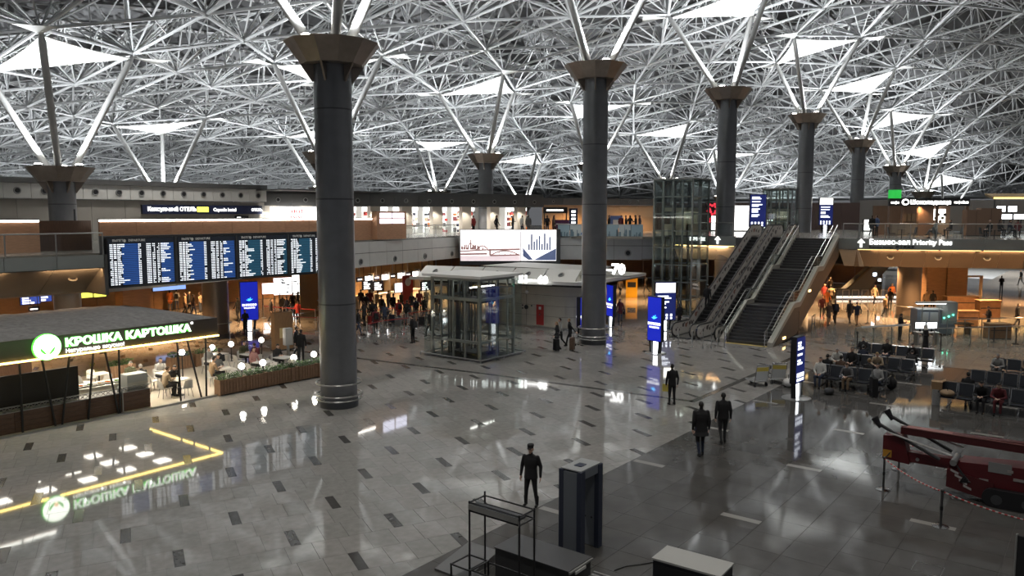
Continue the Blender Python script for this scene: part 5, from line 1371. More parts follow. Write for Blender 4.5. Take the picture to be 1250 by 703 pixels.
# ---------------- check-in desks under the gallery (behind the queue)
dk0, dk1 = (39.5, 52.3), (57.5, 54.5)
r, L = wallrun('wall_checkin', dk0, dk1)
panels(r, L, 0, 4.2, 2.2, mat('checkin_wall', (.42, .30, .17), .5), 'wall_panel')
DESK = mat('desk_white', (.55, .52, .47), .4); MON = emat('monitor_white', (.9, .95, 1), 3.0)
aa = r.rotation_euler.z; proto = None
for i in range(2, 8):
    q = (Matrix.Rotation(aa, 4, 'Z') @ V3((1.2 + i * 2.2, -1.8, 0))); loc = (dk0[0] + q.x, dk0[1] + q.y, 0)
    if proto is None:
        proto = t = thing('checkin_desk', 'first white check-in desk from the left behind the queue, with a lit monitor', 'desk', loc, aa, 'check-in desks behind the queue')
        MB().box(-.9, .9, -.3, .3, 0, 1.05).build('body', DESK, t); MB().box(-.95, .95, -.38, .3, 1.05, 1.1).build('worktop', WHITE, t)
        MB().box(.95, 1.1, -.3, .3, 0, 2.9).build('mast', STEEL, t); MB().box(.1, .95, -.1, .0, 2.2, 2.75).build('monitor', BLACK, t)
        MB().box(.14, .91, -.115, -.1, 2.25, 2.7).build('monitor_screen', MON, t); MB().box(-.9, -.2, -.115, -.02, 2.3, 2.7).build('number_plate', NAVY, t)
        MB().box(-.8, -.3, -.13, -.115, 2.45, 2.55).build('plate_line', TXTW, t); MB().box(-.6, -.5, -.07, -.03, 2.7, 4.2).build('hanger', STEEL, t)
    else: dup(proto, loc, aa, '%s white check-in desk from the left behind the queue' % ORD[i - 2])
for i, (px, py) in enumerate(((449, 348), (462, 349), (488, 351), (520, 349))):
    hung_sign('info_screen', ['dark flight list screen at the left above the check-in queue', 'dark list screen second from the left above the check-in queue', 'white lit screen in the middle above the check-in queue', 'dark list screen right of the red poster above the queue'][i], 'screen', px, py, 66, 1.15, .8, 0, MON if i == 2 else SCRBLK, 0 if i == 2 else 4, None, .5)
t = thing('red_poster', 'red and white poster panel between the check-in screens', 'poster', on(498, 352, D=66), 0); MB().box(-.6, .6, 0, .08, -1.4, 1.1).build('panel', mat('poster_red', (.45, .05, .04), .5), t); MB().ball((0, -.02, .55), .35, 12, 8, (1, .1, 1)).build('white_disc', TXTP, t); MB().box(-.05, .05, .0, .08, -t.location.z, -1.4).build('leg', DSTEEL, t)
# glowing shop interior and screens at left under the gallery
for i, (px, py, w, h, c, l) in enumerate(((352, 349, 2.6, 1.5, (1, 1, 1), 'left white lit shop panel behind the queue under the boards'), (372, 344, 2.2, 2.2, (1, .98, .95), 'right white lit shop panel with dark goods behind the queue'), (384, 349, .7, 1.5, (.05, 1, .15), 'bright green screen at the left edge of the nearest thick column'),
        (331, 352, 1.5, .9, (1, .95, .9), 'small white lit panel with red border behind the blue totem'))):
    p = on(px, py, D=70 - i); t = thing('light_box', l, 'light box', (p[0], p[1], p[2]), R(-20)); MB().box(-w / 2 - .05, w / 2 + .05, 0, .1, -h / 2 - .05, h / 2 + .05).build('frame', CL['red'] if i in (0, 3) else BLACK, t)
    f = MB().box(-w / 2, w / 2, -.02, 0, -h / 2, h / 2).build('lit_face', emat('lit_%d' % i, c, 2.4 if i != 2 else 1.4), t)
    if i in (0, 1):
        m = MB(); rn = random.Random(i)
        for q in range(14): x = rn.uniform(-w / 2, w / 2 - .3); z = rn.uniform(-h / 2, h / 2 - .15); m.box(x, x + .1 + .25 * rn.random(), -.05, -.02, z, z + .06 + .12 * rn.random())
        m.build('goods', BLACK, t)['kind'] = 'stuff'
    MB().box(-w / 2, -w / 2 + .08, .02, .1, -p[2], -h / 2).build('leg', DSTEEL, t); MB().box(w / 2 - .08, w / 2, .02, .1, -p[2], -h / 2).build('leg', DSTEEL, t)
t = thing('yellow_kiosk', 'yellow vending kiosk under the gallery right of the tall column', 'kiosk', on(771, 349, D=76)[:2] + (0,), R(-60)); MB().box(-.55, .55, -.4, .4, 0, 2.0).build('body', mat('kiosk_yellow', (.8, .45, .02), .4), t); MB().box(-.4, .4, -.42, -.4, 1.0, 1.5).build('screen', BLACK, t); MB().box(-.6, .6, -.45, .45, 2.0, 2.1).build('top', mat('kiosk_yellow', (.8, .45, .02), .4), t)
# ================================================================ RIGHT: waiting seats, machine, barriers, screening
SEATM = mat('seat_vinyl', (.022, .026, .034), .45)
def bench_proto(n, name='waiting_bench'):
    t = thing(name, 'bench', 'bench', (0, 0, 0), 0, 'black waiting benches')
    W_ = n * .62
    MB().box(0, W_, .12, .2, .30, .36).build('beam', STEEL, t)
    for i in range(n):
        x = i * .62
        MB().hexa([(x + .05, -.30, .40), (x + .57, -.30, .40), (x + .57, .16, .37), (x + .05, .16, .37), (x + .05, -.32, .46), (x + .57, -.32, .46), (x + .57, .18, .43), (x + .05, .18, .43)]).build('seat', SEATM, t)
        MB().hexa([(x + .05, .17, .47), (x + .57, .17, .47), (x + .57, .23, .47), (x + .05, .23, .47), (x + .05, .30, .96), (x + .57, .30, .96), (x + .57, .35, .96), (x + .05, .35, .96)]).build('backrest', SEATM, t)
        m = MB(); m.path([(x + .035, .2, .44), (x + .035, .34, .98), (x + .585, .34, .98), (x + .585, .2, .44)], .021, 6); m.build('seat_frame', CHROME, t)
    for i in range(n + 1):
        x = i * .62; m = MB(); m.path([(x, .16, .36), (x, .18, .66), (x, -.28, .66), (x, -.30, .60)], .022, 6); m.build('armrest', CHROME, t)
    for x in (.3, W_ - .3):
        m = MB(); m.tube((x, .16, .3), (x, .16, .06), .025, 6); m.tube((x, -.28, .03), (x, .42, .03), .02, 6); m.tube((x, .16, .06), (x, -.26, .03), .02, 6); m.build('leg', CHROME, t)
    return t
BP = {}
def bench(x, y, n, west, label):
    """west: seats face the camera side (-X); runs from y down to smaller y"""
    rz = EAST if west else PI / 2
    loc = (x, y, 0) if west else (x, y - n * .62, 0)
    if n not in BP: BP[n] = bench_proto(n); b = BP[n]; b.location = loc; b.rotation_euler = (0, 0, rz); b['label'] = label
    else: b = dup(BP[n], loc, rz, label)
    return b
bench(37.5, 11.0, 5, True, 'front black bench of the left waiting block, beside the dark totem')
bench(38.3, 11.0, 5, False, 'black bench back to back with the front bench of the left block')
bench(41.3, 11.2, 6, True, 'third black bench of the left block, with the sleeper in white')
bench(42.1, 11.2, 6, False, 'fourth black bench of the left block, backs toward the camera')
bench(45.3, 11.0, 6, True, 'rearmost black bench of the left block, under the dark glass screen')
bench(36.7, 5.6, 5, True, 'front black bench of the right waiting block, with blanket and box')
bench(37.5, 5.6, 6, False, 'black bench back to back with the front bench of the right block')
bench(40.3, 5.0, 6, True, 'middle black bench of the right block, mostly empty')
bench(41.1, 5.0, 6, False, 'black bench behind the middle one of the right block')
bench(44.4, 4.6, 6, True, 'rear black bench of the right block, with sleepers')
# luggage
CASES = 0
def suitcase(p, rz, label, c, h=.62, w=.42):
    t = thing('suitcase', label, 'suitcase', p, rz); m = mat('case_' + c, CL[c].node_tree.nodes['Principled BSDF'].inputs['Base Color'].default_value[:3], .4)
    m_ = MB(); m_.hexa([(-w / 2, -.12, .05), (w / 2, -.12, .05), (w / 2, .12, .05), (-w / 2, .12, .05), (-w / 2 + .01, -.11, h), (w / 2 - .01, -.11, h), (w / 2 - .01, .11, h), (-w / 2 + .01, .11, h)]); m_.build('shell', CL[c], t)
    m_ = MB()
    for i in range(4): m_.box(-w * .38 + i * w * .24, -w * .38 + i * w * .24 + .02, -.13, -.115, .1, h - .06)
    m_.build('rib', BLACK, t)
    for sx in (-1, 1):
        for sy in (-1, 1): MB().tube((sx * w * .38 - .015, sy * .09, .03), (sx * w * .38 + .015, sy * .09, .03), .03, 8).build('wheel', BLACK, t)
    m_ = MB(); m_.path([(-.09, .09, h), (-.09, .09, h + .38), (.09, .09, h + .38), (.09, .09, h)], .012, 6); m_.build('handle', DSTEEL, t)
    return t
def bag(p, rz, label, c, s=(.4, .25, .3), name='travel_bag'):
    t = thing(name, label, 'bag', p, rz); m = MB(); N = 14
    m.ball((0, 0, s[2] / 2), 1, 14, 10, (s[0] / 2, s[1] / 2, s[2] / 2))
    for i, v in enumerate(m.v):
        z = min(max(v[2], 0.0), s[2]); k = 1.25 if abs(v[2] - s[2] / 2) < s[2] * .4 else 1.1; m.v[i] = (v[0] * k, v[1] * k, z)
    m.build('body', CL[c], t, smooth=True)
    m = MB(); m.path([(-s[0] * .25, 0, s[2] * .95), (-s[0] * .12, 0, s[2] * 1.35), (s[0] * .12, 0, s[2] * 1.35), (s[0] * .25, 0, s[2] * .95)], .014, 5); m.build('handle', CL['black'], t)
    return t
bag(at(962, 472), .3, 'white plastic bag on the floor behind the dark totem', 'white', (.5, .4, .42))
suitcase(at(1066, 484), R(30), 'black suitcase at the end of the front left bench', 'black', .85, .5)
bag(at(1088, 476), .6, 'black backpack standing on the floor beside the black suitcase', 'black', (.4, .35, .62), 'backpack')
bag(at(1012, 481), .2, 'dark bag on the floor before the front left bench', 'charcoal', (.55, .35, .3))
p = at(1138, 497); bag((36.55, 5.3, .46), .2, 'beige striped blanket bundle on the front bench of the right block', 'tan', (.6, .45, .28))
t = thing('cardboard_box', 'open brown cardboard box on the corner of the front right bench', 'box', (36.85, 5.75, .0), .2)
MB().box(-.2, .2, -.2, .2, .66, .98).build('body', mat('cardboard', (.30, .19, .10), .8), t); MB().hexa([(-.2, -.2, .98), (.2, -.2, .98), (.2, -.19, .99), (-.2, -.19, .99), (-.22, -.34, 1.06), (.22, -.34, 1.06), (.22, -.33, 1.07), (-.22, -.33, 1.07)]).build('flap', mat('cardboard', (.30, .19, .10), .8), t); MB().box(-.22, .22, -.15, .15, 0, .66).build('stack_below', CL['lightgrey'], t)
# luggage carts
YEL = mat('cart_yellow', (.50, .38, .06), .5)
def cart(p, rz, label):
    t = thing('luggage_cart', label, 'cart', p, rz, 'luggage carts by the dark totem')
    MB().box(-.32, .32, -.35, .55, .22, .26).build('platform', STEEL, t)
    MB().hexa([(-.3, -.37, .30), (.3, -.37, .30), (.3, -.34, .30), (-.3, -.34, .30), (-.3, -.46, .92), (.3, -.46, .92), (.3, -.43, .92), (-.3, -.43, .92)]).build('back_panel', mat('cart_board', (.42, .42, .40), .5), t)
    MB().hexa([(-.3, -.445, .74), (.3, -.445, .74), (.3, -.43, .74), (-.3, -.43, .74), (-.3, -.475, .93), (.3, -.475, .93), (.3, -.45, .93), (-.3, -.45, .93)]).build('yellow_label', YEL, t)
    m = MB()
    for s in (-1, 1): m.path([(s * .33, .5, .24), (s * .33, -.33, .24), (s * .33, -.5, 1.05)], .022, 6)
    m.tube((-.33, -.5, 1.03), (.33, -.5, 1.03), .03, 8); m.build('frame', CHROME, t)
    for x, y in ((-.3, -.3), (.3, -.3), (0, .5)): MB().tube((x - .03, y, .1), (x + .03, y, .1), .10, 12).build('wheel', BLACK, t)
cart(at(924, 470), FACE + .25, 'left luggage cart with a yellow label near the dark totem'); cart(at(948, 467), FACE - .1, 'right luggage cart, pushed close to the dark totem')

# ---------------- red tracked aerial lift
RED = mat('machine_red', (.085, .006, .009), .4, 0, .1, 4.); RED2 = mat('machine_red_dark', (.07, .008, .01), .45)
t = thing('spider_lift', 'red tracked boom lift machine parked behind the striped chain at right', 'machine', (25.2, 5.25, 0), EAST)
MB().hexa([(.0, -.22, .72), (.75, -.22, .66), (.75, .22, .66), (.0, .22, .72), (.0, -.22, 1.42), (.55, -.22, 1.50), (.55, .22, 1.50), (.0, .22, 1.42)]).build('boom_head', RED, t)
MB().box(.3, 2.2, -.14, .14, .72, 1.02).build('lower_arm', RED, t)
MB().hexa([(.45, -.12, 1.52), (5.8, -.12, 1.48), (5.8, .12, 1.48), (.45, .12, 1.52), (.45, -.12, 1.72), (5.8, -.12, 1.82), (5.8, .12, 1.82), (.45, .12, 1.72)]).build('upper_boom', RED2, t)
MB().box(.6, 5.8, -.15, .15, 1.72, 1.745).build('boom_edge_strip', mat('faded_red', (.28, .12, .11), .5), t)
MB().hexa([(1.9, -.42, .34), (5.6, -.42, .28), (5.6, .42, .28), (1.9, .42, .34), (2.05, -.40, 1.05), (5.6, -.40, 1.30), (5.6, .40, 1.30), (2.05, .40, 1.05)]).build('turret_body', RED, t)
MB().hexa([(1.75, -.48, .30), (2.9, -.48, .10), (2.9, .40, .10), (1.75, .40, .30), (1.75, -.48, .8), (2.9, -.48, .62), (2.9, .4, .62), (1.75, .4, .8)]).build('side_guard', RED2, t)
for s in (-1, 1):
    MB().slab([(2.9 + .25 * math.cos(q) * (1) + (2.4 if math.cos(q) > 0 else 0), .26 + .25 * math.sin(q)) for q in [2 * PI * i / 20 for i in range(20)]], -.62 if s < 0 else .38, -.38 if s < 0 else .62).build('track', BLACK, t)
    for i in range(4): MB().tube((3.0 + i * .72, s * .63, .22), (3.0 + i * .72, s * .5, .22), .14, 12).build('track_wheel', DSTEEL, t)
for k, (a, b) in enumerate((((-.15, -.30, 1.78), (1.55, -.42, 1.02)), ((.05, .30, 1.92), (1.75, .30, 1.12)))):
    m = MB(); m.tube(a, b, .05, 8); m.build('outrigger_leg', BLACK, t); m = MB(); m.tube(V3(a) + V3((-.1, 0, .16)), V3(a) + V3((.08, 0, -.12)), .11, 10, .05); m.build('outrigger_foot', BLACK, t)
    m = MB(); m.tube(V3(a) + V3((.3, -.08, -.2)), V3(b) + V3((.3, -.08, .2)), .028, 6); m.build('hydraulic_cylinder', STEEL, t)
MB().box(.01, .25, -.235, -.22, .78, 1.0).build('yellow_reflector', mat('reflector_yellow', (.5, .25, .03), .5), t)
MB().box(2.75, 3.3, -.43, -.405, .92, 1.2).build('grey_placard', mat('placard_grey', (.22, .22, .22), .5), t)
for x, z, w in ((2.55, .62, .22), (3.35, .78, .6), (3.2, .98, .14)): MB().box(x, x + w, -.45, -.42, z, z + .07).build('sticker', mat('sticker_pale', (.3, .27, .26), .5), t)
m = MB()
for i in range(4): m.path([(2.0 + .04 * i, -.47, .95 - .1 * i), (2.2 + .05 * i, -.5, .7 - .05 * i), (2.1, -.5, .5)], .02, 5)
m.build('hose', BLACK, t)
for i in range(4): MB().hexa([(1.85 + .11 * i, -.495, .78 - .13 * i), (2.05 + .11 * i, -.495, .70 - .13 * i), (2.05 + .11 * i, -.48, .70 - .13 * i), (1.85 + .11 * i, -.48, .78 - .13 * i), (1.85 + .11 * i, -.495, .84 - .13 * i), (2.05 + .11 * i, -.495, .76 - .13 * i), (2.05 + .11 * i, -.48, .76 - .13 * i), (1.85 + .11 * i, -.48, .84 - .13 * i)]).build('warning_stripe', mat('stripe_pale', (.4, .38, .37), .5), t)
MB().tube((.95, -.25, .86), (.95, -.2, .86), .05, 10).build('pivot_pin', STEEL, t); MB().tube((1.9, -.46, 1.0), (1.9, .4, 1.0), .09, 12).build('pivot_pin', STEEL, t)
# stanchions with the striped chain
POST = mat('stanchion_grey', (.08, .08, .08), .35, .6)
SP = [at(1078, 598), at(1097, 573), at(1148, 643)]
for p, l in zip(SP, ('left stanchion of the striped chain, on a round steel foot', 'rear stanchion of the striped chain, nearest the boom head', 'front stanchion of the striped chain, on a pale floor strip')):
    t = thing('stanchion', l, 'stanchion', p); MB().lathe([(.20, 0), (.20, .02), (.12, .035), (.04, .05)], 24).build('foot', CHROME, t, smooth=True); MB().tube((0, 0, .03), (0, 0, .95), .032, 10).build('post', POST, t); MB().lathe([(.045, .93), (.05, .98), (.03, 1.0)], 12).build('cap', POST, t); MB().tube((0, 0, .45), (0, 0, .55), .04, 10).build('sleeve', BLACK, t)
CR = mat('chain_red', (.45, .04, .04), .5); CWH = mat('chain_white', (.6, .55, .52), .5)
def chain(a, b, sag, label, plain=False):
    a = V3(a); b = V3(b); n = max(6, int((b - a).length / .085)); m = MB(); P = [a + (b - a) * (i / n) - V3((0, 0, sag * 4 * (i / n) * (1 - i / n))) for i in range(n + 1)]
    for i in range(n): m.mi = i % 2; m.tube(P[i], P[i + 1], .02, 5)
    o = m.build('striped_chain', [CR, CWH] if not plain else [BLACK, POST]); solo(o, label, 'chain', None); o['kind'] = 'thing'
up = V3((0, 0, .94))
chain(V3(SP[0]) + up, V3(SP[2]) + up, .10, 'red and white chain from the left stanchion to the front stanchion')
q = at(1262, 668); chain(V3(SP[2]) + up, V3(on(1275, 640, D=19.5)), .08, 'red and white chain running from the front stanchion out of frame')
chain(V3(SP[1]) + up, V3(on(1124, 547, D=23.2)), .03, 'short red and white chain from the rear stanchion to the boom head')
chain(V3(SP[0]) + up, V3(SP[1]) + up, .02, 'dark belt between the left and rear stanchions', True)

# ---------------- foreground: screening gear at the bottom
GREYD = mat('scanner_grey', (.055, .056, .058), .45, .2, .08, 3.); EDGE = mat('edge_bright', (.30, .30, .29), .4, .4)
a = at(633, 652, .72); b = at(720, 680, .72); c = at(690, 703, .72)
t = thing('scanner_table', 'dark grey stepped baggage scanner table at the bottom centre', 'scanner', (a[0] - 1, (a[1] + b[1]) / 2, 0))
ox, oy = a[0] - 1, (a[1] + b[1]) / 2; ya, yb = a[1] - oy, b[1] - oy
MB().box(.15, 1.0, yb, ya, .06, .70).build('body', GREYD, t); MB().box(.12, 1.02, yb - .02, ya + .02, .70, .72).build('top_plate', mat('scanner_top', (.075, .076, .078), .4, .2), t)
MB().box(.12, 1.02, yb - .06, yb - .02, .66, .70).build('edge_rail', EDGE, t); MB().box(.3, .7, yb - .08, yb - .06, .60, .66).build('light_bar', PANEL, t)
MB().box(-1.6, -.88, yb + .45, ya - .1, .06, .60).build('lower_table', GREYD, t); MB().box(-1.63, -.86, yb + .43, ya - .08, .60, .62).build('lower_top', mat('scanner_top', (.075, .076, .078), .4, .2), t)
for x in (-1.5, .9):
    for y in (yb + .5, ya - .15): MB().tube((x, y, 0), (x, y, .08), .04, 8).build('foot', BLACK, t)
rp = at(565, 690); t = thing('metal_ramp', 'pale grey sloping metal ramp at the bottom left of the scanner table', 'ramp', (13.3, 11.35, 0))
MB().hexa([(-.9, -.45, 0), (.3, -.45, 0), (.3, .45, 0), (-.9, .45, 0), (-.9, -.45, .05), (.3, -.45, .28), (.3, .45, .28), (-.9, .45, .05)]).build('plate', mat('ramp_grey', (.16, .16, .16), .4, .4), t); MB().box(-.9, .3, -.47, -.45, 0, .05).build('edge', EDGE, t)
e = at(745, 703, .5); t = thing('roller_table', 'grey roller table end with a bright edge right of the scanner table', 'table', (e[0] - .5, e[1] + .1, 0))
MB().box(-.7, .45, -.35, .25, .42, .5).build('bed', GREYD, t); MB().box(.42, .47, -.37, .27, .44, .52).build('edge', EDGE, t)
for x in (-.6, .35):
    for y in (-.3, .2): MB().tube((x, y, 0), (x, y, .44), .03, 8).build('leg', DSTEEL, t)
for i in range(9): MB().tube((-.65 + .12 * i, -.33, .5), (-.65 + .12 * i, .23, .5), .03, 8).build('roller', STEEL, t)
# tube frame stand
D0 = 14.9; LP_ = [on(582, 611, D=D0), on(598.5, 605, D=D0 + .45), on(626, 627, D=D0 - .55), on(643, 620, D=D0 - .1)]
zt = sum(p[2] for p in LP_) / 4; cx = sum(p[0] for p in LP_) / 4; cy = sum(p[1] for p in LP_) / 4
t = thing('tube_rack', 'tall black tube frame with a screen shelf standing by the scanner table', 'rack', (cx, cy, 0), 0)
X0, X1, Y0, Y1 = -.24, .24, -.62, .62
for x in (X0, X1):
    for y in (Y0, Y1): MB().tube((x, y, 0), (x, y, zt + (.06 if x > 0 and y > 0 else 0)), .02, 8).build('leg', BLACK, t)
for z in (zt - .03, zt - .2, .95):
    m = MB(); m.path([(X0, Y0, z), (X0, Y1, z), (X1, Y1, z), (X1, Y0, z), (X0, Y0, z)], .017, 8); m.build('rail', BLACK, t)
MB().box(X0 - .02, X0 + .22, Y0 + .02, Y1 - .02, zt - .12, zt - .08).build('screen_shelf', DSTEEL, t); MB().box(X0 - .04, X0 - .02, Y0, Y1, zt - .16, zt - .05).build('shelf_edge', STEEL, t)
m = MB(); m.path([(X0, Y0, zt - .1), (X0 - .1, Y0 - .06, zt - .2), (X0 - .05, Y0 - .04, zt - .35)], .01, 5); m.build('cable', BLACK, t)
t = thing('tube_rack', 'shorter black tube frame left of the tall one at the bottom edge', 'rack', (cx - .12, cy + .27, 0), 0)
for x in (-.45, .1):
    for y in (.05, .55): MB().tube((x, y, 0), (x, y, 1.15), .02, 8).build('leg', BLACK, t)
for z in (1.13, .3): m = MB(); m.path([(-.45, .05, z), (.1, .05, z), (.1, .55, z), (-.45, .55, z), (-.45, .05, z)], .018, 8); m.build('rail', BLACK, t)
# walk-through detector
DET = mat('detector_grey', (.13, .145, .165), .45); DETB = mat('detector_blue', (.025, .032, .055), .45)
t = thing('metal_detector', 'grey walk through metal detector arch behind the scanner table', 'detector', (14.9, 9.5, 0))
for x0 in (0, .78):
    MB().box(x0, x0 + .16, .12, .50, .02, 2.02).build('side_panel', DET, t)
    MB().box(x0 - .01, x0 + .17, 0, .12, 0, 2.06).build('edge_post', DETB, t); MB().box(x0 - .01, x0 + .17, .50, .62, 0, 2.06).build('edge_post', DETB, t)
MB().box(.165, .775, .02, .60, 1.86, 2.055).build('crosspiece', DET, t); MB().box(.02, .92, .03, .59, 2.06, 2.085).build('top_cover', mat('detector_top', (.30, .31, .31), .5), t)
MB().box(.3, .55, .2, .4, 2.085, 2.10).build('top_label', DETB, t)
for y in (.2, .38): MB().tube((.775, y, .72), (.79, y, .72), .025, 8).build('sensor_dot', BLACK, t)
# pale topped cabinet, cable, floor plate
t = thing('equipment_cabinet', 'black equipment cabinet with a pale top at the bottom edge', 'cabinet', (14.6, 6.58, 0), R(2))
MB().box(-.36, .36, -.72, .72, .04, .86).build('body', mat('cabinet_black', (.012, .013, .018), .45), t); MB().box(-.38, .38, -.74, .74, .86, .9).build('top', mat('cabinet_top_grey', (.40, .40, .38), .5), t)
MB().box(-.37, -.36, -.6, .6, .15, .78).build('door', BLACK, t); MB().box(-.05, .1, .72, .84, .28, .34).build('side_bracket', EDGE, t)
for x in (-.3, .3):
    for y in (-.65, .65): MB().tube((x, y, 0), (x, y, .05), .03, 8).build('foot', BLACK, t)
cab = MB(); P = [at(750, 697), at(763, 692), at(780, 690), at(797, 687)]; cab.path([(p[0], p[1], .015) for p in P], .012, 5); o = cab.build('floor_cable', BLACK); solo(o, 'black cable on the floor between roller table and cabinet', 'cable')
rp = on(1240, 700, D=14.0); t = thing('barrier_panel', 'dark barrier panel with a bright edge at the bottom right corner', 'panel', (rp[0], rp[1], 0), EAST + R(-10))
MB().box(0, 1.6, -.03, .03, .05, 2.1).build('panel', BLACK, t); MB().box(-.03, 0, -.04, .04, 0, 2.12).build('edge_strip', EDGE, t); MB().box(0, 1.6, -.2, .2, 0, .05).build('foot', DSTEEL, t)

# ---------------- screening zone under the gallery at right
XB = mat('xray_blue_grey', (.16, .19, .23), .45); XG = mat('xray_grey', (.34, .36, .36), .45); BRN = mat('desk_brown', (.25, .13, .06), .5, 0, .15, 3.)
p = at(1137, 408); t = thing('xray_machine', 'blue grey baggage x-ray machine under the lounge gallery', 'x-ray machine', p, FACE)
MB().box(-1.25, 1.25, -.5, .5, .1, .75).build('base', XB, t); MB().box(-1.25, .35, -.45, .45, .75, 1.7).build('tunnel_housing', XB, t); MB().box(-1.3, .4, -.5, .5, 1.7, 1.78).build('housing_top', XG, t)
MB().box(-1.0, -.5, -.47, -.45, .9, 1.55).build('access_panel', XG, t); MB().box(-.4, .2, -.47, -.45, .9, 1.55).build('access_panel', XG, t)
MB().box(.5, 1.5, -.3, .6, .75, 2.2).build('tall_housing', XG, t); MB().box(1.3, 2.6, -.4, .4, .7, .78).build('conveyor', BLACK, t)
for i in range(3): MB().ball((.62 + i * .3, -.33, 1.15 + .1 * i), .05, 8, 6).build('indicator', emat('led_green', (.1, 1, .6), 5), t)
for x in (-1.1, 1.1, 2.4): MB().box(x - .06, x + .06, -.3, .3, 0, .72).build('leg', BLACK, t)
for s in (-1, 1): MB().tube((s * .55 - .5, -.7, 0), (s * .55 - .5, -.7, 2.15), .03, 8).build('lamp_pole', STEEL, t)
MB().box(-1.5, .5, -.8, -.55, 2.15, 2.28).build('lamp_head', WHITE, t); MB().box(-1.45, .45, -.78, -.57, 2.13, 2.15).build('lamp_tube', emat('work_light', (.95, 1, 1), 8), t)
p = at(1130, 420); t = thing('operator_station', 'operator stand with two white lit monitors before the x-ray machine', 'desk', p, FACE)
MB().box(-.7, .7, -.3, .3, .72, .78).build('worktop', DESK, t); MB().box(-.65, -.55, -.25, .25, 0, .72).build('leg', STEEL, t); MB().box(.55, .65, -.25, .25, 0, .72).build('leg', STEEL, t)
for s in (-.36, .36): MB().box(s - .33, s + .33, .05, .1, .95, 1.38).build('monitor', BLACK, t); MB().box(s - .30, s + .30, .035, .05, .98, 1.35).build('monitor_screen', MON, t); MB().box(s - .05, s + .05, .06, .1, .78, .95).build('monitor_stand', BLACK, t)
for (px, py, w, h, l) in ((1178, 398, 1.5, 1.15, 'brown counter right of the x-ray machine'), (1172, 380, 2.6, 1.3, 'long brown counter with shelves behind the x-ray machine'), (1205, 388, 1.6, 1.4, 'tall brown cabinet counter toward the far bright hall'), (1217, 413, 1.4, 1.0, 'low brown counter near the seated officer')):
    p = at(px, py); t = thing('security_counter', l, 'counter', p, FACE); MB().box(-w / 2, w / 2, -.35, .35, .05, h - .05).build('body', BRN, t); MB().box(-w / 2 - .05, w / 2 + .05, -.4, .4, h - .05, h).build('worktop', mat('worktop_tan', (.40, .26, .14), .5), t); MB().box(-w / 2 + .05, w / 2 - .05, -.36, -.35, h * .55, h * .6).build('shelf_line', BLACK, t); MB().box(-w / 2, w / 2, -.36, .36, 0, .05).build('plinth', BLACK, t)
p = at(1183, 365); t = thing('scan_gate', 'pale rectangular gate frame before the bright far hall', 'gate', p, FACE)
for x in (-1.1, 1.0): MB().box(x, x + .1, -.2, .2, 0, 2.2).build('post', mat('gate_tan', (.4, .3, .2), .5), t)
MB().box(-1.1, 1.1, -.2, .2, 2.1, 2.25).build('crosspiece', mat('gate_tan', (.4, .3, .2), .5), t)
p = at(1215, 372); 
# glass screens and rails around the zone
for i, ((ax_, ay_), (bx2, by2), l) in enumerate((((1044, 423), (1110, 419), 'dark glass screen with a white top rail behind the left seats'), ((1140, 424), (1250, 420), 'glass screen with steel rails behind the right seats'), ((1156, 412), (1260, 408), 'second rail of glass screens toward the screening counters'))):
    p0, p1 = at(ax_, ay_), at(bx2, by2); g_ = glass_rail('glass_screen', l, p0[:2], p1[:2], 0, 1.15, 1.3, GLASSG, 'glass screens of the screening zone')
    if i == 0: m = MB(); L, _ = frame2(p0[:2], p1[:2]); m.box(0.4, L, -.06, .06, 1.12, 1.22).build('white_top_rail', WHITE, g_)
for i, (px, py) in enumerate(((1059, 395), (1046, 425), (1148, 428), (1213, 418), (1240, 420), (1068, 401))):
    p = at(px, py); t = thing('belt_post', ['black belt post left of the bronze pillar group', 'black belt post at the corner of the dark glass screen', 'black belt post beside the woman in the robe', 'black belt post before the screening counters', 'black belt post behind the rear right bench', 'black belt post with a belt by the couple in coats'][i], 'post', p, 0, 'belt posts near the screening zone'); MB().tube((0, 0, .02), (0, 0, 1.0), .035, 8).build('post', BLACK, t); MB().lathe([(.18, 0), (.17, .03)], 14).build('foot', BLACK, t); MB().box(-.05, .05, -.05, .05, .9, 1.02).build('head', BLACK, t)
# side guard under the stairs
p = at(993, 404); t = thing('guard_frame', 'steel guard frame beside the stair side wall', 'guard rail', p, R(10)); m = MB(); m.path([(-.9, 0, 0), (-.9, 0, 1.1), (.6, 0, 1.1), (.6, 0, 0)], .03, 8); m.build('frame', STEEL, t); m = MB(); m.tube((-.9, 0, .55), (.6, 0, .55), .025, 8); m.build('mid_rail', STEEL, t)
# far escalator seen through the opening
p = at(1062, 365); t = thing('far_escalator', 'distant dark escalator with a blue lit side under the gallery', 'escalator', p, FACE)
MB().slab([(-3.2, 0), (-1.0, 0), (2.0, 3.4), (2.0, 4.1), (1.2, 4.1), (-2.2, .9), (-3.2, .9)], 0, 1.4).build('side', mat('far_escalator_side', (.06, .075, .09), .4, .3), t); MB().slab([(-3.2, .9), (-2.2, .9), (1.2, 4.1), (1.0, 4.15), (-2.3, 1.0), (-3.2, 1.0)], -.05, .05).build('handrail', BLACK, t); MB().box(.2, .5, -.05, 0, 2.2, 2.5).build('lamp', emat('far_lamp', (.8, .9, 1), 4), t); MB().box(.7, .95, -.05, 0, 1.7, 1.95).build('lamp', emat('far_lamp', (.8, .9, 1), 4), t)
MB().box(-3.3, 4.5, -.3, -.2, .1, .3).build('kerb_light', emat('kerb_light', (1, .9, .8), 1.0), t)
for i in range(5): m = MB(); x = -3.0 + i * .9; m.path([(x, -.9, 0), (x, -.9, .95), (x + .6, -.9, .95), (x + .6, -.9, 0)], .03, 6); m.build('hoop_barrier', STEEL, t)

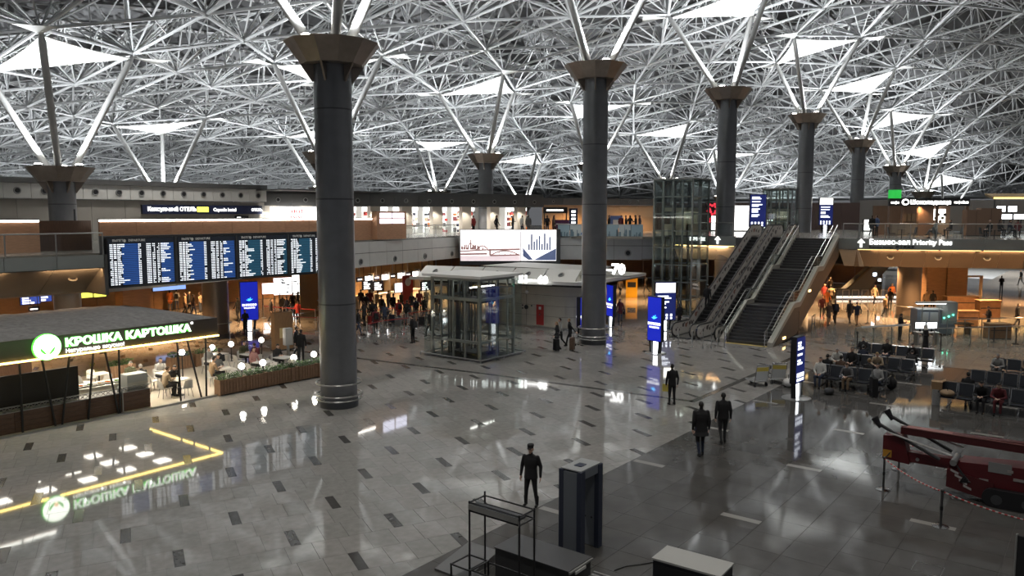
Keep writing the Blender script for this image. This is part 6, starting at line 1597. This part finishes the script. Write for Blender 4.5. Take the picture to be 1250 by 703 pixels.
# ---------------- cafe gallery at upper right
GZ = 6.2
p0 = on(1086, 247, D=68); p1 = on(1184, 247, D=68); L, a = frame2(p0[:2], p1[:2])
t = thing('cafe_pavilion', 'chocolate cafe pavilion with a black lettered band on the right gallery', 'cafe', (p0[0], p0[1], GZ), a)
MB().box(0, L, 0, .3, 2.55, 3.2).build('sign_band', BLACK, t)
MB().ball((1.35, -.04, 2.88), .28, 16, 10, (1.2, .15, 1)).build('round_emblem', TXTW, t); MB().ball((1.35, -.09, 2.88), .17, 14, 8, (1.1, .15, .9)).build('emblem_cup', BLACK, t)
o = text('lettering', 'Шоколадница', .52, (1.75, -.03, 2.86), 0, TXTW, t, .02, 'LEFT', .014); bpy.context.view_layer.update(); o.scale.x = 3.5 / max(.1, o.dimensions.x)
text('lettering', 'кофе', .30, (.1, -.03, 2.84), 0, TXTW, t, .02, 'LEFT', .008); text('lettering', 'кофейня', .30, (5.55, -.03, 2.86), 0, TXTW, t, .02, 'LEFT', .008)
MB().box(0, L, 3.0, 3.15, 0, 2.6).build('back_wall', mat('cafe_wall', (.17, .11, .075), .5, 0, .1, 2.), t)
for x, w in ((.05, .25), (1.2, .15), (2.6, 1.3), (4.2, .12), (L - .25, .25)): MB().box(x, x + w, .1, .4, 0, 2.55).build('pier', mat('cafe_pier', (.20, .13, .09), .5), t)
MB().box(.2, 2.5, .0, .5, 0, 1.05).build('counter', mat('cafe_counter', (.19, .17, .14), .45), t)
for i in range(4): MB().box(.3 + i * .55, .78 + i * .55, -.03, 0, .1, .95).build('counter_panel', mat('cafe_counter_panel', (.25, .22, .18), .45), t)
MB().box(5.25, 6.3, 2.6, 2.7, 1.1, 2.3).build('lit_menu', emat('cafe_menu', (1, .97, .9), 2.5), t)
for i in range(6):
    MB().ball((5.2 + .2 * i, 2.5, 1.2 + .3 * (i % 3)), .14, 8, 6).build('menu_picture', [CL['brown'], CL['olive'], CL['black']][i % 3], t)
for i in range(3): MB().box(2.6 + i * .4, 2.92 + i * .4, 2.8, 2.95, 1.2, 1.9).build('wall_shelf', CL['tan'], t)
lamp('SPOT', (p0[0] + 1.5, p0[1] - 2, 8.7), 320, WARM, .1, cone=140); lamp('SPOT', (p1[0] + .5, p1[1] + .2, 8.7), 280, (1, .85, .6), .1, cone=140)
for i, (px, w, h, D, l) in enumerate(((1192, 1.6, 2.2, 66, 'left brown cabinet on the cafe gallery'), (1210, 1.8, 2.35, 67, 'right brown cabinet on the cafe gallery'))):
    p = on(px, 265, D=D); t = thing('tall_cabinet', l, 'cabinet', (p[0], p[1], GZ), FACE); MB().box(-w / 2, w / 2, 0, .7, .06, h).build('body', mat('cafe_pier', (.20, .13, .09), .5), t); MB().box(-.01, .01, -.01, 0, .1, h - .05).build('door_gap', BLACK, t); MB().box(-w / 2, w / 2, 0, .7, 0, .06).build('plinth', BLACK, t)
for i, (px, py, w, h) in enumerate(((1222, 255, .9, .6), (1236, 255, .9, .6), (1226, 264.5, 1.5, .5), (1247, 264.5, 1.5, .5))):
    hung_sign('menu_screen', ['left upper white lit menu screen at far right', 'right upper white lit menu screen at far right', 'left lower white lit menu screen at far right', 'right lower white lit menu screen cut by the frame edge'][i], 'screen', px, py, 77 - (py > 260) * 2, w, h, FACE, MON, 0, None, 0); ms = on(px, py, D=77 - (py > 260) * 2); MB().box(-.05, .05, .02, .08, 6.2 - ms[2], -h / 2).build('post', DSTEEL, [o for o in KIDS][-1] and bpy.data.objects[list(KIDS)[-1]])
t = thing('awning', 'yellow lit awning edge at the far upper right', 'awning', on(1240, 243, D=78), FACE); MB().hexa([(-2.2, 0, 0), (2.2, 0, 0), (2.2, 1.5, .4), (-2.2, 1.5, .4), (-2.2, 0, .2), (2.2, 0, .2), (2.2, 1.5, .6), (-2.2, 1.5, .6)]).build('roof', mat('awning_tan', (.3, .22, .12), .5), t); MB().box(-2.2, 2.2, -.04, 0, .02, .18).build('lit_edge', emat('awning_light', (1, .75, .2), 2), t); MB().box(-2.1, -2.0, 0, .1, -2.9, 0).build('post', DSTEEL, t); MB().box(2.0, 2.1, 0, .1, -2.9, 0).build('post', DSTEEL, t)
# green screen band round the far column, on the gallery
MB().lathe([(.85, 8.9), (.85, 11.5)], 24).build('screen_band', emat('band_green', (.02, .35, .05), .9), bpy.data.objects['tree_column.005'])['label'] = 'green lit screen band'
# cafe seats along the glass
CHD = mat('cafe_chair_dark', (.03, .03, .03), .5)
def cafe_chair():
    t = thing('cafe_chair', 'dark cafe chair on the left side of the first cafe table behind the gallery glass', 'chair', (0, 0, 0), 0, 'dark cafe chairs behind the gallery glass')
    MB().box(-.22, .22, -.22, .22, .42, .47).build('seat', CHD, t); MB().hexa([(-.22, .18, .47), (.22, .18, .47), (.22, .23, .47), (-.22, .23, .47), (-.2, .26, .9), (.2, .26, .9), (.2, .3, .9), (-.2, .3, .9)]).build('backrest', CHD, t)
    for sx in (-1, 1):
        for sy in (-1, 1): MB().tube((sx * .19, sy * .19, 0), (sx * .18, sy * .18, .42), .018, 5).build('leg', LEGM, t)
    return t
cc = cafe_chair(); first = True
def cafe_table():
    t = thing('cafe_table', 'first small round cafe table from the left behind the gallery glass', 'table', (0, 0, 0), 0, 'cafe tables behind the gallery glass')
    MB().lathe([(.35, .72), (.35, .75)], 16).build('table_top', mat('cafe_top', (.12, .08, .06), .4), t); MB().tube((0, 0, .02), (0, 0, .72), .03, 8).build('stem', BLACK, t); MB().lathe([(.22, 0), (.2, .02)], 12).build('base', BLACK, t); return t
ct = cafe_table()
for i in range(6):
    q = lerp((60.9, 13.6), (68.0, -3.0), (i + .5) / 6); q = (q[0] + 1.0, q[1] + .3)
    if i == 0: ct.location = (q[0], q[1], GZ)
    else: dup(ct, (q[0], q[1], GZ), 0, '%s small round cafe table from the left behind the gallery glass' % ORD[i])
    for s in (-1, 1):
        c_ = (q[0] + s * .3, q[1] - s * .62, GZ)
        if first: cc.location = c_; cc.rotation_euler = (0, 0, R(-155 if s > 0 else 25)); first = False
        else: dup(cc, c_, R(-155 if s > 0 else 25), 'dark cafe chair on the %s side of the %s cafe table behind the gallery glass' % ('right' if s > 0 else 'left', ORD[i]))
# ---------------- goods in the bright shops
rn = random.Random(21); sa = shops.rotation_euler.z; sM = Matrix.Translation(shops.location) @ Matrix.Rotation(sa, 4, 'Z')
def in_shop(x, y, z): q = sM @ V3((x, y, z)); return (q.x, q.y, q.z)
GOODS = [CL['red'], CL['navy'], CL['beige'], CL['white'], CL['orange'], CL['grey'], CL['maroon']]
for i in (0, 1, 2, 3, 4, 5, 6, 8):
    a0 = shoplen * i / 9 + .35; a1 = shoplen * (i + 1) / 9 - .25
    t = thing('shop_shelf', '', 'shelf', in_shop((a0 + a1) / 2, 2.6, 6.2), sa, 'shelves of the white gallery shops')
    t['label'] = 'white shop shelf with coloured goods, %s bay from the left of the gallery shops' % ('first second third fourth fifth sixth seventh eighth ninth'.split()[i])
    w = (a1 - a0) / 2
    MB().box(-w, w, .1, .2, .05, 2.2).build('back_panel', emat('shop_back_glow', (1, .99, .96), .55), t)  # back panel made to glow, standing in for bright shop lighting
    MB().box(-w * .5, w * .1, .02, .1, 1.5, 2.15).build('poster', GOODS[i % 7], t)
    for j in range(4): MB().box(-w, w, -.25, .1, .05 + .55 * j, .09 + .55 * j).build('shelf', SHOPW, t)
    gd = MB()
    for j in range(4):
        x = -w + .1
        while x < w - .2:
            gd.mi = rn.randrange(7); q = .12 + .2 * rn.random(); gd.box(x, x + q, -.22, 0, .09 + .55 * j, .09 + .55 * j + .15 + .28 * rn.random()); x += q + .03 + .15 * rn.random()
    gd.build('goods', GOODS, t)['kind'] = 'stuff'
    o = MB().box(-w, w, .0, .1, 2.2, 2.5).build('lit_header', emat('shop_header', (1, .99, .96), 2.6), t)  # glowing header strip added to brighten the shop bay
x, y, z = on(363, 258, D=66.0)
t = thing('red_lettering', 'red two line lettering on a white shop front above the parapet', 'sign', (x, y, 7.9), sa); MB().box(-2.2, 1.7, .05, .12, -.6, .75).build('board', emat('shop_header', (1, .99, .96), 2.6), t)
text('lettering', 'HOT', .5, (0, -.02, .35), 0, emat('red_letter', (.8, .05, .05), 1), t, .01, 'CENTER', .02); text('lettering', 'DOG', .5, (0, -.02, -.2), 0, emat('red_letter', (.8, .05, .05), 1), t, .01, 'CENTER', .02)
for s in (-2.1, 1.6): MB().box(s, s + .08, .06, .12, -1.7, -.6).build('leg', DSTEEL, t)
x, y, z = on(678, 257, D=79); t = thing('shop_sign', 'black sign with white lettering at the corner right of the shops', 'sign', (x, y, 8.0), FACE); MB().box(-1.2, 1.2, 0, .1, .15, .75).build('panel', BLACK, t); MB().box(-.9, .8, -.03, 0, .36, .52).build('lettering', TXTW, t); MB().box(-1.15, -1.05, 0, .1, -1.8, .2).build('post', BLACK, t); MB().box(1.05, 1.15, 0, .1, -1.8, .2).build('post', BLACK, t)
x, y, z = on(689, 271, D=76); t = thing('purple_sign', 'purple sign board beside the vertical navy banner on the gallery', 'sign', (x, y, 6.2), FACE); MB().box(-1.2, 1.2, 0, .1, .45, 1.3).build('panel', mat('purple_board', (.12, .03, .09), .5), t); MB().box(-.8, .5, -.03, 0, .85, .95).build('lettering', TXTP, t); MB().box(-.05, .05, .02, .08, 0, .45).build('post', BLACK, t)
x, y, z = on(700, 266, D=75); t = thing('vertical_banner', 'vertical navy lit banner left of the tall column on the gallery', 'banner', (x, y, 6.2), FACE); MB().box(-.4, .4, 0, .1, .3, 2.4).build('panel', NAVY, t); m = MB(); [m.box(-.2, .2, -.03, 0, .6 + .35 * i, .8 + .35 * i) for i in range(5)]; m.build('lettering', TXTW, t); MB().box(-.05, .05, .02, .08, 0, .3).build('post', BLACK, t)
x, y, z = on(752, 270, D=78); t = thing('blue_poster', 'blue poster stand against the orange beige gallery wall', 'poster', (x, y, 6.2), FACE); MB().box(-.65, .65, 0, .08, .5, 1.7).build('panel', mat('poster_blue', (.12, .18, .40), .4), t); MB().box(-.3, .3, -.02, 0, .8, 1.3).build('picture', TXTP, t); MB().box(-.05, .05, .02, .08, 0, .5).build('post', BLACK, t)
x, y, z = on(869, 258, D=88); t = thing('red_display', 'red lit display panel in the dark shop left of the first gallery column', 'display', (x, y, 6.2), FACE); MB().box(-.7, .7, 0, .2, .3, 3.2).build('panel', mat('display_dark', (.05, .02, .02), .5), t); m = MB(); [m.ball((rn.uniform(-.5, .5), -.02, rn.uniform(.6, 3)), .14, 8, 6, (1, .3, 1)) for i in range(22)]; m.build('red_shapes', emat('display_red', (.7, .03, .05), 1.2), t); MB().box(-.7, .7, 0, .3, 0, .3).build('base', BLACK, t)
for i, (px, py, w, h, D) in enumerate(((873, 272, .9, 1.6, 86), (905, 272, 2.4, 2.0, 84), (846, 272, .5, 1.6, 84), (938, 278, 1.0, 1.2, 84), (1068, 277, 2.4, 1.2, 84), (905, 255, 2.0, .8, 88))):
    x, y, z = on(px, py, D=D); t = thing('lit_showcase', ['narrow white lit showcase behind the lift tower side', 'wide white lit showcase behind the left escalator head', 'thin white lit showcase at the lift tower', 'small white lit showcase between the navy totem and the dark lift', 'white lit counter front behind the gallery glass near the lounge sign', 'upper white lit panel left of the navy totem'][i], 'showcase', (x, y, 6.2), FACE)
    zz = max(.1, z - 6.2 - h / 2); MB().box(-w / 2, w / 2, 0, .3, zz, zz + h).build('case', BLACK, t); MB().box(-w / 2 + .04, w / 2 - .04, -.02, 0, zz + .04, zz + h - .04).build('lit_face', emat('showcase_white', (1, .98, .95), 2.0), t); MB().box(-w / 2, w / 2, 0, .3, 0, zz).build('base', BLACK, t)
# belts of the check-in queue
BELT = mat('belt_red', (.30, .03, .03), .5)
Q = [((448, 413), (468, 408)), ((468, 408), (500, 404)), ((437, 396), (470, 392)), ((470, 392), (520, 386)), ((333, 399), (352, 402)), ((352, 402), (388, 404)), ((322, 388), (345, 390)), ((345, 390), (385, 393)), ((498, 398), (530, 393))]
seenp = {}
for i, (a_, b_) in enumerate(Q):
    for q_ in (a_, b_):
        if q_ not in seenp:
            t = thing('belt_post', '%s slim belt post of the check-in queue lanes' % ORD[len(seenp)], 'post', at(*q_), 0, 'belt posts of the check-in queue'); seenp[q_] = t
            MB().tube((0, 0, .02), (0, 0, 1.0), .035, 8).build('post', STEEL, t); MB().lathe([(.18, 0), (.17, .03)], 14).build('foot', STEEL, t)
    A_, B_ = V3(at(*a_)), V3(at(*b_)); d = (B_ - A_); m = MB()
    for z in (.92,): n_ = V3((-d.y, d.x, 0)).normalized() * .006; s_ = d.normalized() * .04; A2, B2 = A_ + s_, B_ - s_; m.hexa([A2 - n_ + V3((0, 0, z - .03)), B2 - n_ + V3((0, 0, z - .03)), B2 + n_ + V3((0, 0, z - .03)), A2 + n_ + V3((0, 0, z - .03)), A2 - n_ + V3((0, 0, z + .03)), B2 - n_ + V3((0, 0, z + .03)), B2 + n_ + V3((0, 0, z + .03)), A2 + n_ + V3((0, 0, z + .03))])
    o = m.build('queue_belt', BELT); solo(o, '%s red belt strip of the check-in queue lanes' % ORD[i], 'belt', 'red belts of the check-in queue')
# ================================================================ PEOPLE IN PLACE
AW = R(HEAD) + PI / 2            # turned away from the camera (front is -Y)
TO = R(HEAD) - PI / 2            # facing the camera
def pp(pose, px, py, a, *k, z=0., **kw): return person(pose, at(px, py, z), a, *k, **kw)
pp('guard', 648, 618, TO - .35, 'security guard in black uniform, peaked cap and boots near the scanner table', 'black', 'black', 'black', h=.99)
pp('coat', 855, 557, AW + .05, 'man in a dark coat walking away, left one of the walking pair', 'black', 'navy', 'dark', h=1.06)
pp('stroll', 882, 541, AW - .05, 'man in a black jacket walking away, right one of the walking pair', 'black', 'charcoal', 'dark', h=1.03)
pp('stand', 820, 494, AW + .2, 'man in black standing alone on the floor with a yellow paper in his hand', 'black', 'black', 'dark', h=1.0)
q = at(820, 494); pa = MB().box(-.01, .01, -.12, .12, 0, .32).build('yellow_paper', mat('paper_yellow', (.6, .5, .1), .6)); pa.location = (q[0] - .02 - .28 * math.sin(R(HEAD)), q[1] + .28 * math.cos(R(HEAD)), .58); pa.rotation_euler = (0, 0, .4); solo(pa, 'yellow paper held at the side of the lone man in black', 'paper')
LFT = math.atan2(_rt[1], _rt[0]) - PI / 2 + PI   # walking to the left of the photograph
LFT = math.atan2(-_rt[1], -_rt[0]) + PI / 2; RGT = LFT + PI
pp('woman', 680, 427, LFT, 'woman in black with a shoulder bag beside the two suitcases', 'black', 'charcoal', 'fair', h=.97)
pp('walk', 684.5, 423, LFT + .2, 'traveller in a grey and white jacket behind the woman with the shoulder bag', 'lightgrey', 'black', 'dark')
pp('pull', 696, 423, LFT - .1, 'young man in black pulling a brown suitcase left of the tall column', 'black', 'black', 'fair', h=.99)
suitcase(at(679, 428), LFT + .4, 'black suitcase standing beside the woman in black', 'black', .7)
suitcase(at(698.5, 427), LFT - .3, 'brown suitcase pulled by the young man in black', 'brown', .75, .48)
pp('phone', 504, 419, LFT - .5, 'person in black with a backpack bending over, in front of the check-in queue', 'black', 'black', 'dark', pack='charcoal')
pp('walk', 525, 411, LFT + .6, 'person in black standing just left of the glass lift', 'black', 'black', 'brown', h=.98)
pp('walk', 437, 410, RGT, 'person in a dark jacket walking just right of the thick column', 'charcoal', 'denim', 'dark')
pp('stroll', 459, 407, AW + .4, 'person in maroon with a backpack at the queue belts', 'maroon', 'charcoal', 'brown', pack='black')
wb = pp('woman', 757, 393, TO - .2, 'woman in a dark red jacket with a big black bag walking toward the hall', 'maroon', 'denim', 'fair')
m = MB(); m.hexa([(.2, -.25, .62), (.36, -.25, .62), (.36, .25, .62), (.2, .25, .62), (.22, -.2, .98), (.33, -.2, .98), (.33, .2, .98), (.22, .2, .98)]); m.path([(.27, -.12, .98), (.24, -.06, 1.3), (.24, .06, 1.3), (.27, .12, .98)], .014, 5); m.build('shoulder_bag', CL['black'], wb)
pp('stand', 829, 400, AW + .5, 'person in black standing behind the navy direction totem', 'black', 'black', 'dark')
person('stand', (50.45, 22.1, ez(3.55) + .62), -PI / 2 + PI, 'person in black riding the left escalator', 'black', 'black', 'dark', pack='black')
pp('walk', 789, 357, LFT, 'person in black walking under the gallery right of the yellow kiosk', 'black', 'charcoal', 'dark')
pp('walk', 757, 361, TO, 'person in white walking under the gallery left of the yellow kiosk', 'white', 'denim', 'dark')
# walkers on the warm floor right of the stairs
for i, (px, py, a, c, l, hr, pose, pk, lab) in enumerate((
    (1011, 398, TO, 'brown', 'tan', 'dark', 'woman', None, 'woman in brown on the warm floor right of the stairs'),
    (1019, 395, AW, 'black', 'black', 'dark', 'stroll', 'navy', 'person in black with a navy backpack beside the woman in brown'),
    (1037, 395, AW + .2, 'black', 'charcoal', 'dark', 'stroll', None, 'taller one of the couple in dark coats walking away'),
    (1045.5, 398, AW - .2, 'navy', 'tan', 'brown', 'walk', None, 'shorter one of the couple, in a dark jacket and pale trousers'),
    (1067, 371, TO + .3, 'beige', 'black', 'dark', 'woman', None, 'person in a pale jacket facing the camera before the dark wall'),
    (1080, 387, RGT, 'tan', 'charcoal', 'fair', 'stroll', None, 'person in a tan top left of the bronze pillar'),
    (1086, 377, AW, 'black', 'charcoal', 'dark', 'stand', None, 'person in black close to the bronze pillar'),
    (1088, 369, TO, 'orange', 'lightgrey', 'fair', 'walk', None, 'person in an orange top behind the bronze pillar group'),
    (1040, 362, AW, 'white', 'charcoal', 'dark', 'walk', 'black', 'person in white with a black backpack near the far escalator'),
    (1003, 388, TO, 'maroon', 'charcoal', 'brown', 'stand', None, 'person in maroon close to the stair side'),
    (1009, 378, TO + .2, 'orange', 'tan', 'fair', 'woman', None, 'person in orange in the crowd right of the stair side'),
    (1014, 372, AW, 'beige', 'charcoal', 'dark', 'walk', None, 'person in beige in the crowd right of the stair side'),
    (1006, 370, TO - .3, 'red', 'charcoal', 'dark', 'stand', None, 'person in red in the crowd right of the stair side'),
    (1013, 360, TO, 'tan', 'black', 'grey', 'walk', None, 'person in a light tan coat farthest in the crowd by the stair side'),
    (1241, 400, RGT - .3, 'black', 'black', 'dark', 'coat', None, 'person in a long black coat at the far right edge'),
    (1222, 357, AW, 'black', 'navy', 'dark', 'phone', None, 'person in black pushing a cart in the bright far hall'),
    (1246, 348, LFT, 'black', 'black', 'dark', 'walk', None, 'person in black walking at the right edge of the bright far hall'),
    (1098, 416, RGT, 'black', 'black', 'dark', 'phone', None, 'person in black standing at the dark glass screen'),
    (1129, 433, LFT, 'black', 'black', 'white', 'robe', None, 'woman in a long black robe and white scarf behind the seats'),
    (1130, 380, TO, 'tan', 'charcoal', 'dark', 'stand', None, 'officer in tan behind the x-ray machine, left one'),
    (1138, 380, AW, 'black', 'black', 'dark', 'stand', None, 'officer in black behind the x-ray machine, right one'),
    (1206, 405, LFT, 'black', 'charcoal', 'dark', 'phone', None, 'officer in black bending at the low brown counter'))):
    pp(pose, px, py, a, lab, c, l, hr, pack=pk)
# seated travellers
W_ = -PI / 2; E_ = PI / 2
for x, y, a, c, l, hr, pose, lab in (
    (37.35, 10.68, W_, 'white', 'denim', 'dark', 'sit', 'traveller in a white shirt with a strap, next to the dark totem'),
    (37.35, 9.44, W_, 'grey', 'tan', 'brown', 'sitlean', 'traveller in grey leaning forward on the front left bench'),
    (37.35, 8.20, W_, 'lightgrey', 'denim', 'dark', 'sitwoman', 'traveller in a light top with crossed legs by the black suitcase'),
    (38.45, 10.68, E_, 'black', 'black', 'dark', 'sit', 'traveller in black on the back to back bench behind the totem'),
    (38.45, 10.06, E_, 'brown', 'charcoal', 'dark', 'sit', 'traveller in brown on the back to back bench'),
    (38.45, 8.82, E_, 'charcoal', 'charcoal', 'fair', 'sit', 'fair haired traveller on the back to back bench'),
    (41.15, 10.9, W_, 'white', 'lightgrey', 'grey', 'sitlean', 'sleeper wrapped in white on the third left bench'),
    (41.15, 10.26, W_, 'black', 'black', 'dark', 'sit', 'traveller in black next to the sleeper in white'),
    (41.15, 9.02, W_, 'beige', 'navy', 'fair', 'sitlean', 'traveller in a beige jacket with long hair on the third left bench'),
    (42.25, 10.0, E_, 'navy', 'black', 'dark', 'sit', 'traveller in navy on the fourth left bench'),
    (42.25, 7.8, E_, 'black', 'black', 'dark', 'sitlean', 'traveller in black bending over on the fourth left bench'),
    (45.15, 10.7, W_, 'charcoal', 'black', 'dark', 'sit', 'traveller in charcoal at the left of the rearmost left bench'),
    (45.15, 9.5, W_, 'black', 'navy', 'brown', 'sit', 'traveller in black in the middle of the rearmost left bench'),
    (45.15, 8.2, W_, 'black', 'black', 'dark', 'sitlean', 'traveller in black bending at the right of the rearmost left bench'),
    (37.6, 4.7, E_, 'black', 'black', 'dark', 'sit', 'traveller in a black hooded jacket on the right block, back to the camera'),
    (36.55, 3.45, W_, 'maroon', 'maroon', 'dark', 'sitlean', 'traveller in dark maroon leaning forward on the front right bench'),
    (36.55, 4.05, W_, 'black', 'charcoal', 'dark', 'sitlean', 'traveller in black with a white scarf leaning on the front right bench'),
    (44.25, 4.3, W_, 'lightgrey', 'grey', 'grey', 'sitlean', 'sleeper in light grey on the rear right bench'),
    (44.25, 3.0, W_, 'tan', 'black', 'dark', 'sit', 'traveller in tan on the rear right bench'),
    (44.25, 1.8, W_, 'white', 'denim', 'dark', 'sitlean', 'traveller in white bending on the rear right bench'),
    (41.25, 2.2, E_, 'charcoal', 'black', 'dark', 'sit', 'traveller in charcoal at the right frame edge, back to the camera')):
    person(pose, (x, y, .0), a, lab, c, l, hr)
# check-in queue
rn = random.Random(33); cols = ['black', 'charcoal', 'navy', 'maroon', 'black', 'beige', 'brown', 'denim', 'grey', 'black', 'red', 'olive']
poses = ['stand', 'woman', 'phone', 'stroll', 'coat', 'walk']
queue = [(441, 378), (447, 384), (452, 379), (461, 380), (466, 388), (474, 380), (480, 386), (487, 392), (490, 380), (497, 396), (503, 384), (508, 391), (512, 380), (518, 388), (521, 378), (445, 398), (456, 396), (470, 399), (533, 384), (538, 380)]
words_ = dict(black='black', charcoal='charcoal', navy='navy', maroon='maroon', beige='beige', brown='brown', denim='denim blue', grey='grey', red='red', olive='olive')
queue.sort()
for i, (px, py) in enumerate(queue):
    c = cols[i % 12]; l = rn.choice(['black', 'charcoal', 'denim', 'grey'])
    pp(poses[i % 6], px, py, AW + rn.uniform(-.9, .9), 'traveller in %s, %s from the left in the check-in queue' % (words_[c], ORD[i]), c, l, rn.choice(['dark', 'dark', 'brown', 'fair']), group='travellers in the check-in queue', pack='black' if i % 4 == 2 else None, h=.94 + .1 * rn.random())
for i, (px, py, c) in enumerate(((452, 396, 'red'), (478, 394, 'navy'), (486, 398, 'grey'), (515, 397, 'black'))): suitcase(at(px, py), rn.uniform(0, 3), '%s suitcase standing among the check-in queue' % c, c)
# people under the boards at the left
lft = [(193, 378, 'beige', 'pale beige'), (203, 377, 'black', 'black'), (208, 379, 'orange', 'orange'), (216, 378, 'white', 'white'), (226, 384, 'tan', 'tan'), (231, 382, 'black', 'black'), (236, 386, 'brown', 'brown'), (245, 381, 'beige', 'beige'), (150, 382, 'orange', 'orange'), (118, 380, 'red', 'red'),
       (291, 392, 'black', 'black'), (300, 408, 'black', 'black'), (331, 393, 'charcoal', 'charcoal'), (345, 388, 'black', 'black'), (351, 390, 'navy', 'navy'), (358, 382, 'black', 'black'), (364, 381, 'charcoal', 'charcoal'), (370, 379, 'brown', 'brown'), (376, 380, 'black', 'black'), (383, 379, 'black', 'black'), (364, 395, 'red', 'red'), (22, 388, 'tan', 'tan')]
lft.sort()
for i, (px, py, c, w) in enumerate(lft):
    pp(poses[(i + 2) % 6], px, py, AW + rn.uniform(-1.4, 1.4), 'traveller in %s, %s from the left in the warm hall under the boards' % (w, ORD[i]), c, rn.choice(['black', 'charcoal', 'denim']), rn.choice(['dark', 'dark', 'brown', 'fair']), group='travellers in the warm hall under the boards', pack='black' if i % 5 == 1 else None, h=.95 + .08 * rn.random())
pp('stroll', 362, 436, RGT, 'man in black standing right of the grey terminal by the wooden pylon', 'black', 'black', 'dark'); pp('stand', 368, 441, AW, 'person in black by the hedge near the grey terminal', 'black', 'charcoal', 'dark')
# people on the gallery
gal = [(606, 283, 66, 'black'), (637, 284, 70, 'white'), (645, 284, 72, 'grey'), (668, 285, 74, 'black'), (676, 285, 74, 'brown'), (626, 284, 71, 'charcoal'), (743, 284, 73, 'black'), (764, 284, 74, 'charcoal'), (769, 284, 75, 'black'), (776, 284, 74, 'black'), (781, 284, 76, 'navy'), (713, 284, 74, 'tan'), (758, 284, 75, 'maroon'),
       (1064, 284, 66, 'black'), (1070, 285, 67, 'blue'), (1160, 284, 66, 'charcoal'), (1208, 284, 63, 'black'), (1220, 284, 65, 'charcoal'), (1232, 285, 64, 'navy'), (1242, 285, 66, 'maroon'), (578, 284, 70, 'red')]
gal.sort()
for i, (px, py, D, c) in enumerate(gal):
    p = on(px, py, D=D)
    if p[0] < 58 and p[1] < 44: D += 4; p = on(px, py, D=D)
    person('sit' if px > 1150 else poses[i % 5], (p[0], p[1], 6.2), AW + rn.uniform(-2, 2), 'visitor in %s, %s from the left on the gallery, %s' % (c, ORD[i], 'above the billboard' if px < 690 else 'by the beige wall' if px < 800 else 'cafe at upper right'), c, rn.choice(['black', 'charcoal', 'denim']), rn.choice(['dark', 'brown']), group='visitors on the gallery')
p = on(1142, 285, D=60.0); person('sitwoman', (p[0], p[1], 6.2), LFT, 'person in a grey shirt with stretched legs, seated at the gallery glass', 'lightgrey', 'grey', 'dark')
for x, y in ((p[0], p[1]),):
    t = thing('stool', 'dark padded stool under the person in the grey shirt on the gallery', 'stool', (x, y, 6.2)); MB().box(-.25, .25, -.25, .25, .38, .44).build('seat', CHD, t); MB().tube((0, 0, .02), (0, 0, .38), .04, 8).build('stem', BLACK, t); MB().lathe([(.2, 0), (.2, .02)], 12).build('base', BLACK, t)
# ---------------- lettering becomes plain mesh
dg = bpy.context.evaluated_depsgraph_get()
for o in [o for o in S.objects if o.type == 'FONT']:
    me = bpy.data.meshes.new_from_object(o.evaluated_get(dg)); n = o.name; o.name = n + '_source'
    m = bpy.data.objects.new(n, me); C.objects.link(m); m.location = o.location; m.rotation_euler = o.rotation_euler; m.scale = o.scale; m.parent = o.parent
    bpy.data.objects.remove(o)
